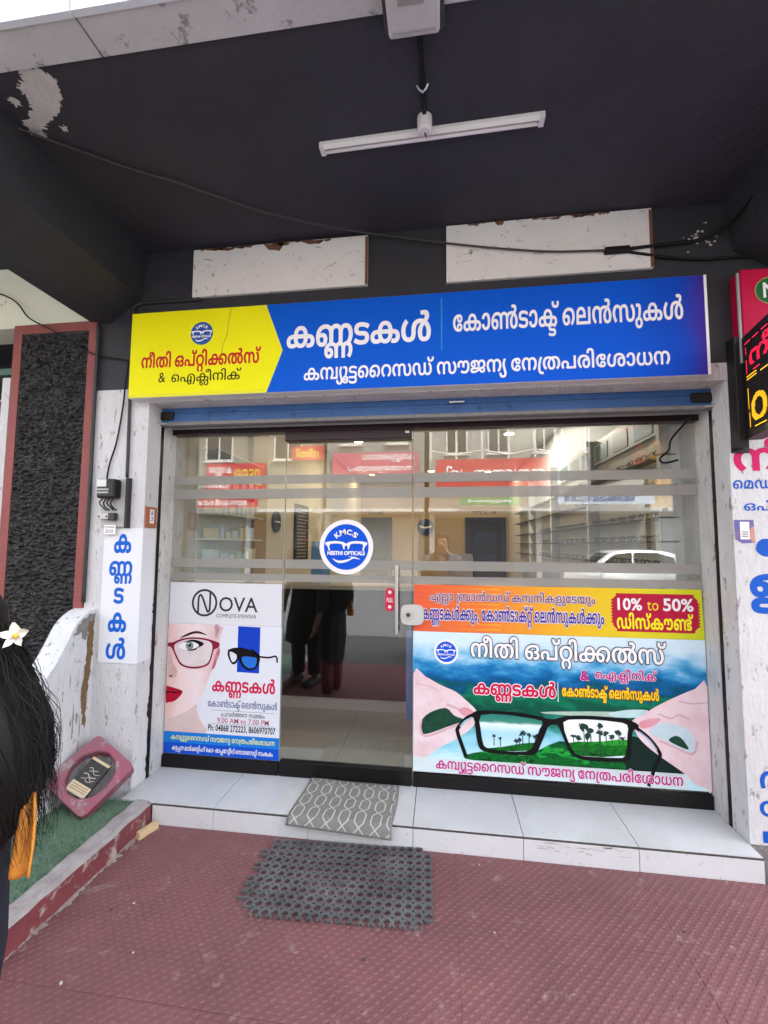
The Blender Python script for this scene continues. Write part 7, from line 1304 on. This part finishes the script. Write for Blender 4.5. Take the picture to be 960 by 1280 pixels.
RUN = [g_ for g_ in TX['കമ്പ്യൂട്ടറൈസഡ് സൗജന്യ നേത്രപരിശോധന'] if g_ >= 0]
def far_sign(x0, x1, z0, z1, y, bg_, label, lines):
    t = thing('shop_signboard', label, 'signboard', 'signboards across the street')
    MB().box((x0, y, z0), (x1, y + .12, z1)).build('board', bg_, t)
    fr = ((0, y + .12, 0), (-1, 0, 0), (0, 0, 1), (0, 1, 0))
    for s_, bx, m3 in lines: ml(s_, (-bx[1], -bx[0], bx[2], bx[3]), 0, m3, t, .45, 0, .01, 'lettering', fr)
    return t
sr = mat('far_sign_red', (.52, .02, .035), .5); spk = mat('far_sign_pink', (.55, .10, .16), .5); yi = mat('far_yellow', (.75, .60, .03), .5)
far_sign(-8.6, -5.9, 3.62, 4.85, FY + .1, sr, 'red signboard with white and yellow letters reflected above the left poster', [(RUN[:6], (-8.5, -7.45, 4.3, 4.7), ink_white), (RUN[6:11], (-8.5, -7.55, 3.75, 4.15), ink_white), (RUN[2:6], (-7.3, -6.05, 3.85, 4.6), yi)])
far_sign(-8.8, -5.7, 2.80, 3.25, FY + 1.35, sr, 'narrow red fascia sign under the red signboard at left', [('മൊബൈൽ ഫോൺ', (-8.4, -6.1, 2.88, 3.16), ink_white)])
far_sign(-4.7, -3.3, 4.95, 5.55, FY + .1, sr, 'small red signboard with yellow letters over the door reflection', [('നീതി', (-4.5, -3.5, 5.05, 5.45), yi)])
far_sign(-2.9, .75, 4.25, 5.20, FY + .1, spk, 'pink signboard with two lines of white letters reflected at the door top', [(RUN[:9], (-1.6, .6, 4.78, 5.12), ink_white), (RUN[9:20], (-2.2, .65, 4.33, 4.70), ink_white)])
far_sign(1.5, 5.75, 3.55, 4.60, FY + 1.35, sr, 'large red signboard with white letters reflected in the right panel', [(RUN[12:22], (1.9, 5.5, 3.68, 4.35), ink_white)])
far_sign(2.4, 4.6, 2.85, 3.12, FY + 1.36, mat('far_sign_green', (.03, .30, .12), .5), 'narrow green fascia sign below the large red signboard', [('കണ്ണടകൾ', (2.7, 4.3, 2.9, 3.07), ink_white)])
far_sign(5.95, 9.3, 2.85, 3.40, FY + 1.35, mat('far_sign_pale', (.55, .60, .66), .5), 'pale fascia sign with blue letters reflected above the white car', [('മൊബൈൽ ഫോൺ', (6.2, 8.6, 2.95, 3.3), ink_navy)])
far_sign(9.9, 12.4, 3.7, 5.2, FY + .1, mat('far_sign_ochre', (.45, .26, .08), .5), 'ochre signboard with yellow letters at the right edge of the reflection', [('നീതി', (10.1, 12.1, 4.0, 4.9), yi)])
rl = thing('balcony_rail', 'white zigzag balcony rail on the reflected white building', 'railing')
zz_ = MB(); pts_ = []
for k in range(9): x = 1.3 + k * 1.0; zz_.box((x - .035, FY + .9, 4.62), (x + .035, FY + .97, 6.9))
zz_.build('posts', wf, rl)
for k in range(8): MB().tube([(1.3 + k, FY + .93, 4.85 if k % 2 else 5.05), (2.3 + k, FY + .93, 5.05 if k % 2 else 4.85)], .035, 6).build('bar', wf, rl)
# parked white hatchback
car = thing('parked_car', 'white hatchback parked across the road, reflected above the poster', 'car', loc=(7.3, -12.3, -.26))
prof_ = [(-1.85, .30), (-1.88, .62), (-1.80, .86), (-1.55, .93), (-1.0, .98), (-.42, 1.38), (.1, 1.47), (.9, 1.46), (1.45, 1.32), (1.78, .98), (1.86, .70), (1.84, .32), (1.4, .24), (-1.4, .24)]
cb_ = MB(); pr = smooth_poly(prof_, 3); nP = len(pr)
for yy, ins in ((-.84, .06), (-.78, 0.0), (.78, 0.0), (.84, .06)):
    for (x, z) in pr:
        tz = max(0, (z - .9) / .55); cb_.v.append((x * (1 - .02 * ins), yy * (1 - .17 * tz), z - ins * .3 * (1 if z > .9 else 0)))
for i in range(3):
    for q in range(nP): a = i * nP + q; b = i * nP + (q + 1) % nP; cb_.f.append((a, b, b + nP, a + nP))
cb_.f += [tuple(range(nP)), tuple(range(3 * nP, 4 * nP))]
cpaint = mat('car_white', (.76, .77, .78), .25, coat=.6); cb_.build('body', cpaint, car, True)
cg = mat('car_glass', (.015, .018, .02), .08)
for s in (-1, 1):
    yy = s * .735
    MB().prism([(-.80, 1.00), (-.36, 1.34), (.12, 1.40), (.12, 1.00)], yy, yy + s * .055).build('side_window', cg, car)
    MB().prism([(.20, 1.00), (.20, 1.40), (.85, 1.39), (1.30, 1.25), (1.35, 1.00)], yy, yy + s * .055).build('side_window', cg, car)
    for x in (-1.18, 1.15):
        w_ = MB().cyl((x, s * .70, .30), .30, s * .16, 'y', 28).build('wheel', mat('tyre', (.02, .02, .02), .8), car); MB().cyl((x, s * .862, .30), .19, s * .012, 'y', 20).build('rim', steel, w_)
    MB().box((-1.86, s * .45 - .18, .66), (-1.78, s * .45 + .18, .80), .03).build('headlight', mat('lamp_clear', (.6, .62, .65), .1), car); MB().box((1.78, s * .58 - .1, .80), (1.86, s * .58 + .1, 1.0), .03).build('tail_light', mat('lamp_red', (.4, .01, .01), .2), car)
    MB().box((-.72, s * .84, .98), (-.58, s * .84 + s * .16, 1.08), .03).build('mirror', cpaint, car)
MB().add([(-.98, -.58, 1.01), (-.98, .58, 1.01), (-.46, .52, 1.38), (-.46, -.52, 1.38)], [(0, 1, 2, 3)]).build('windscreen', cg, car)
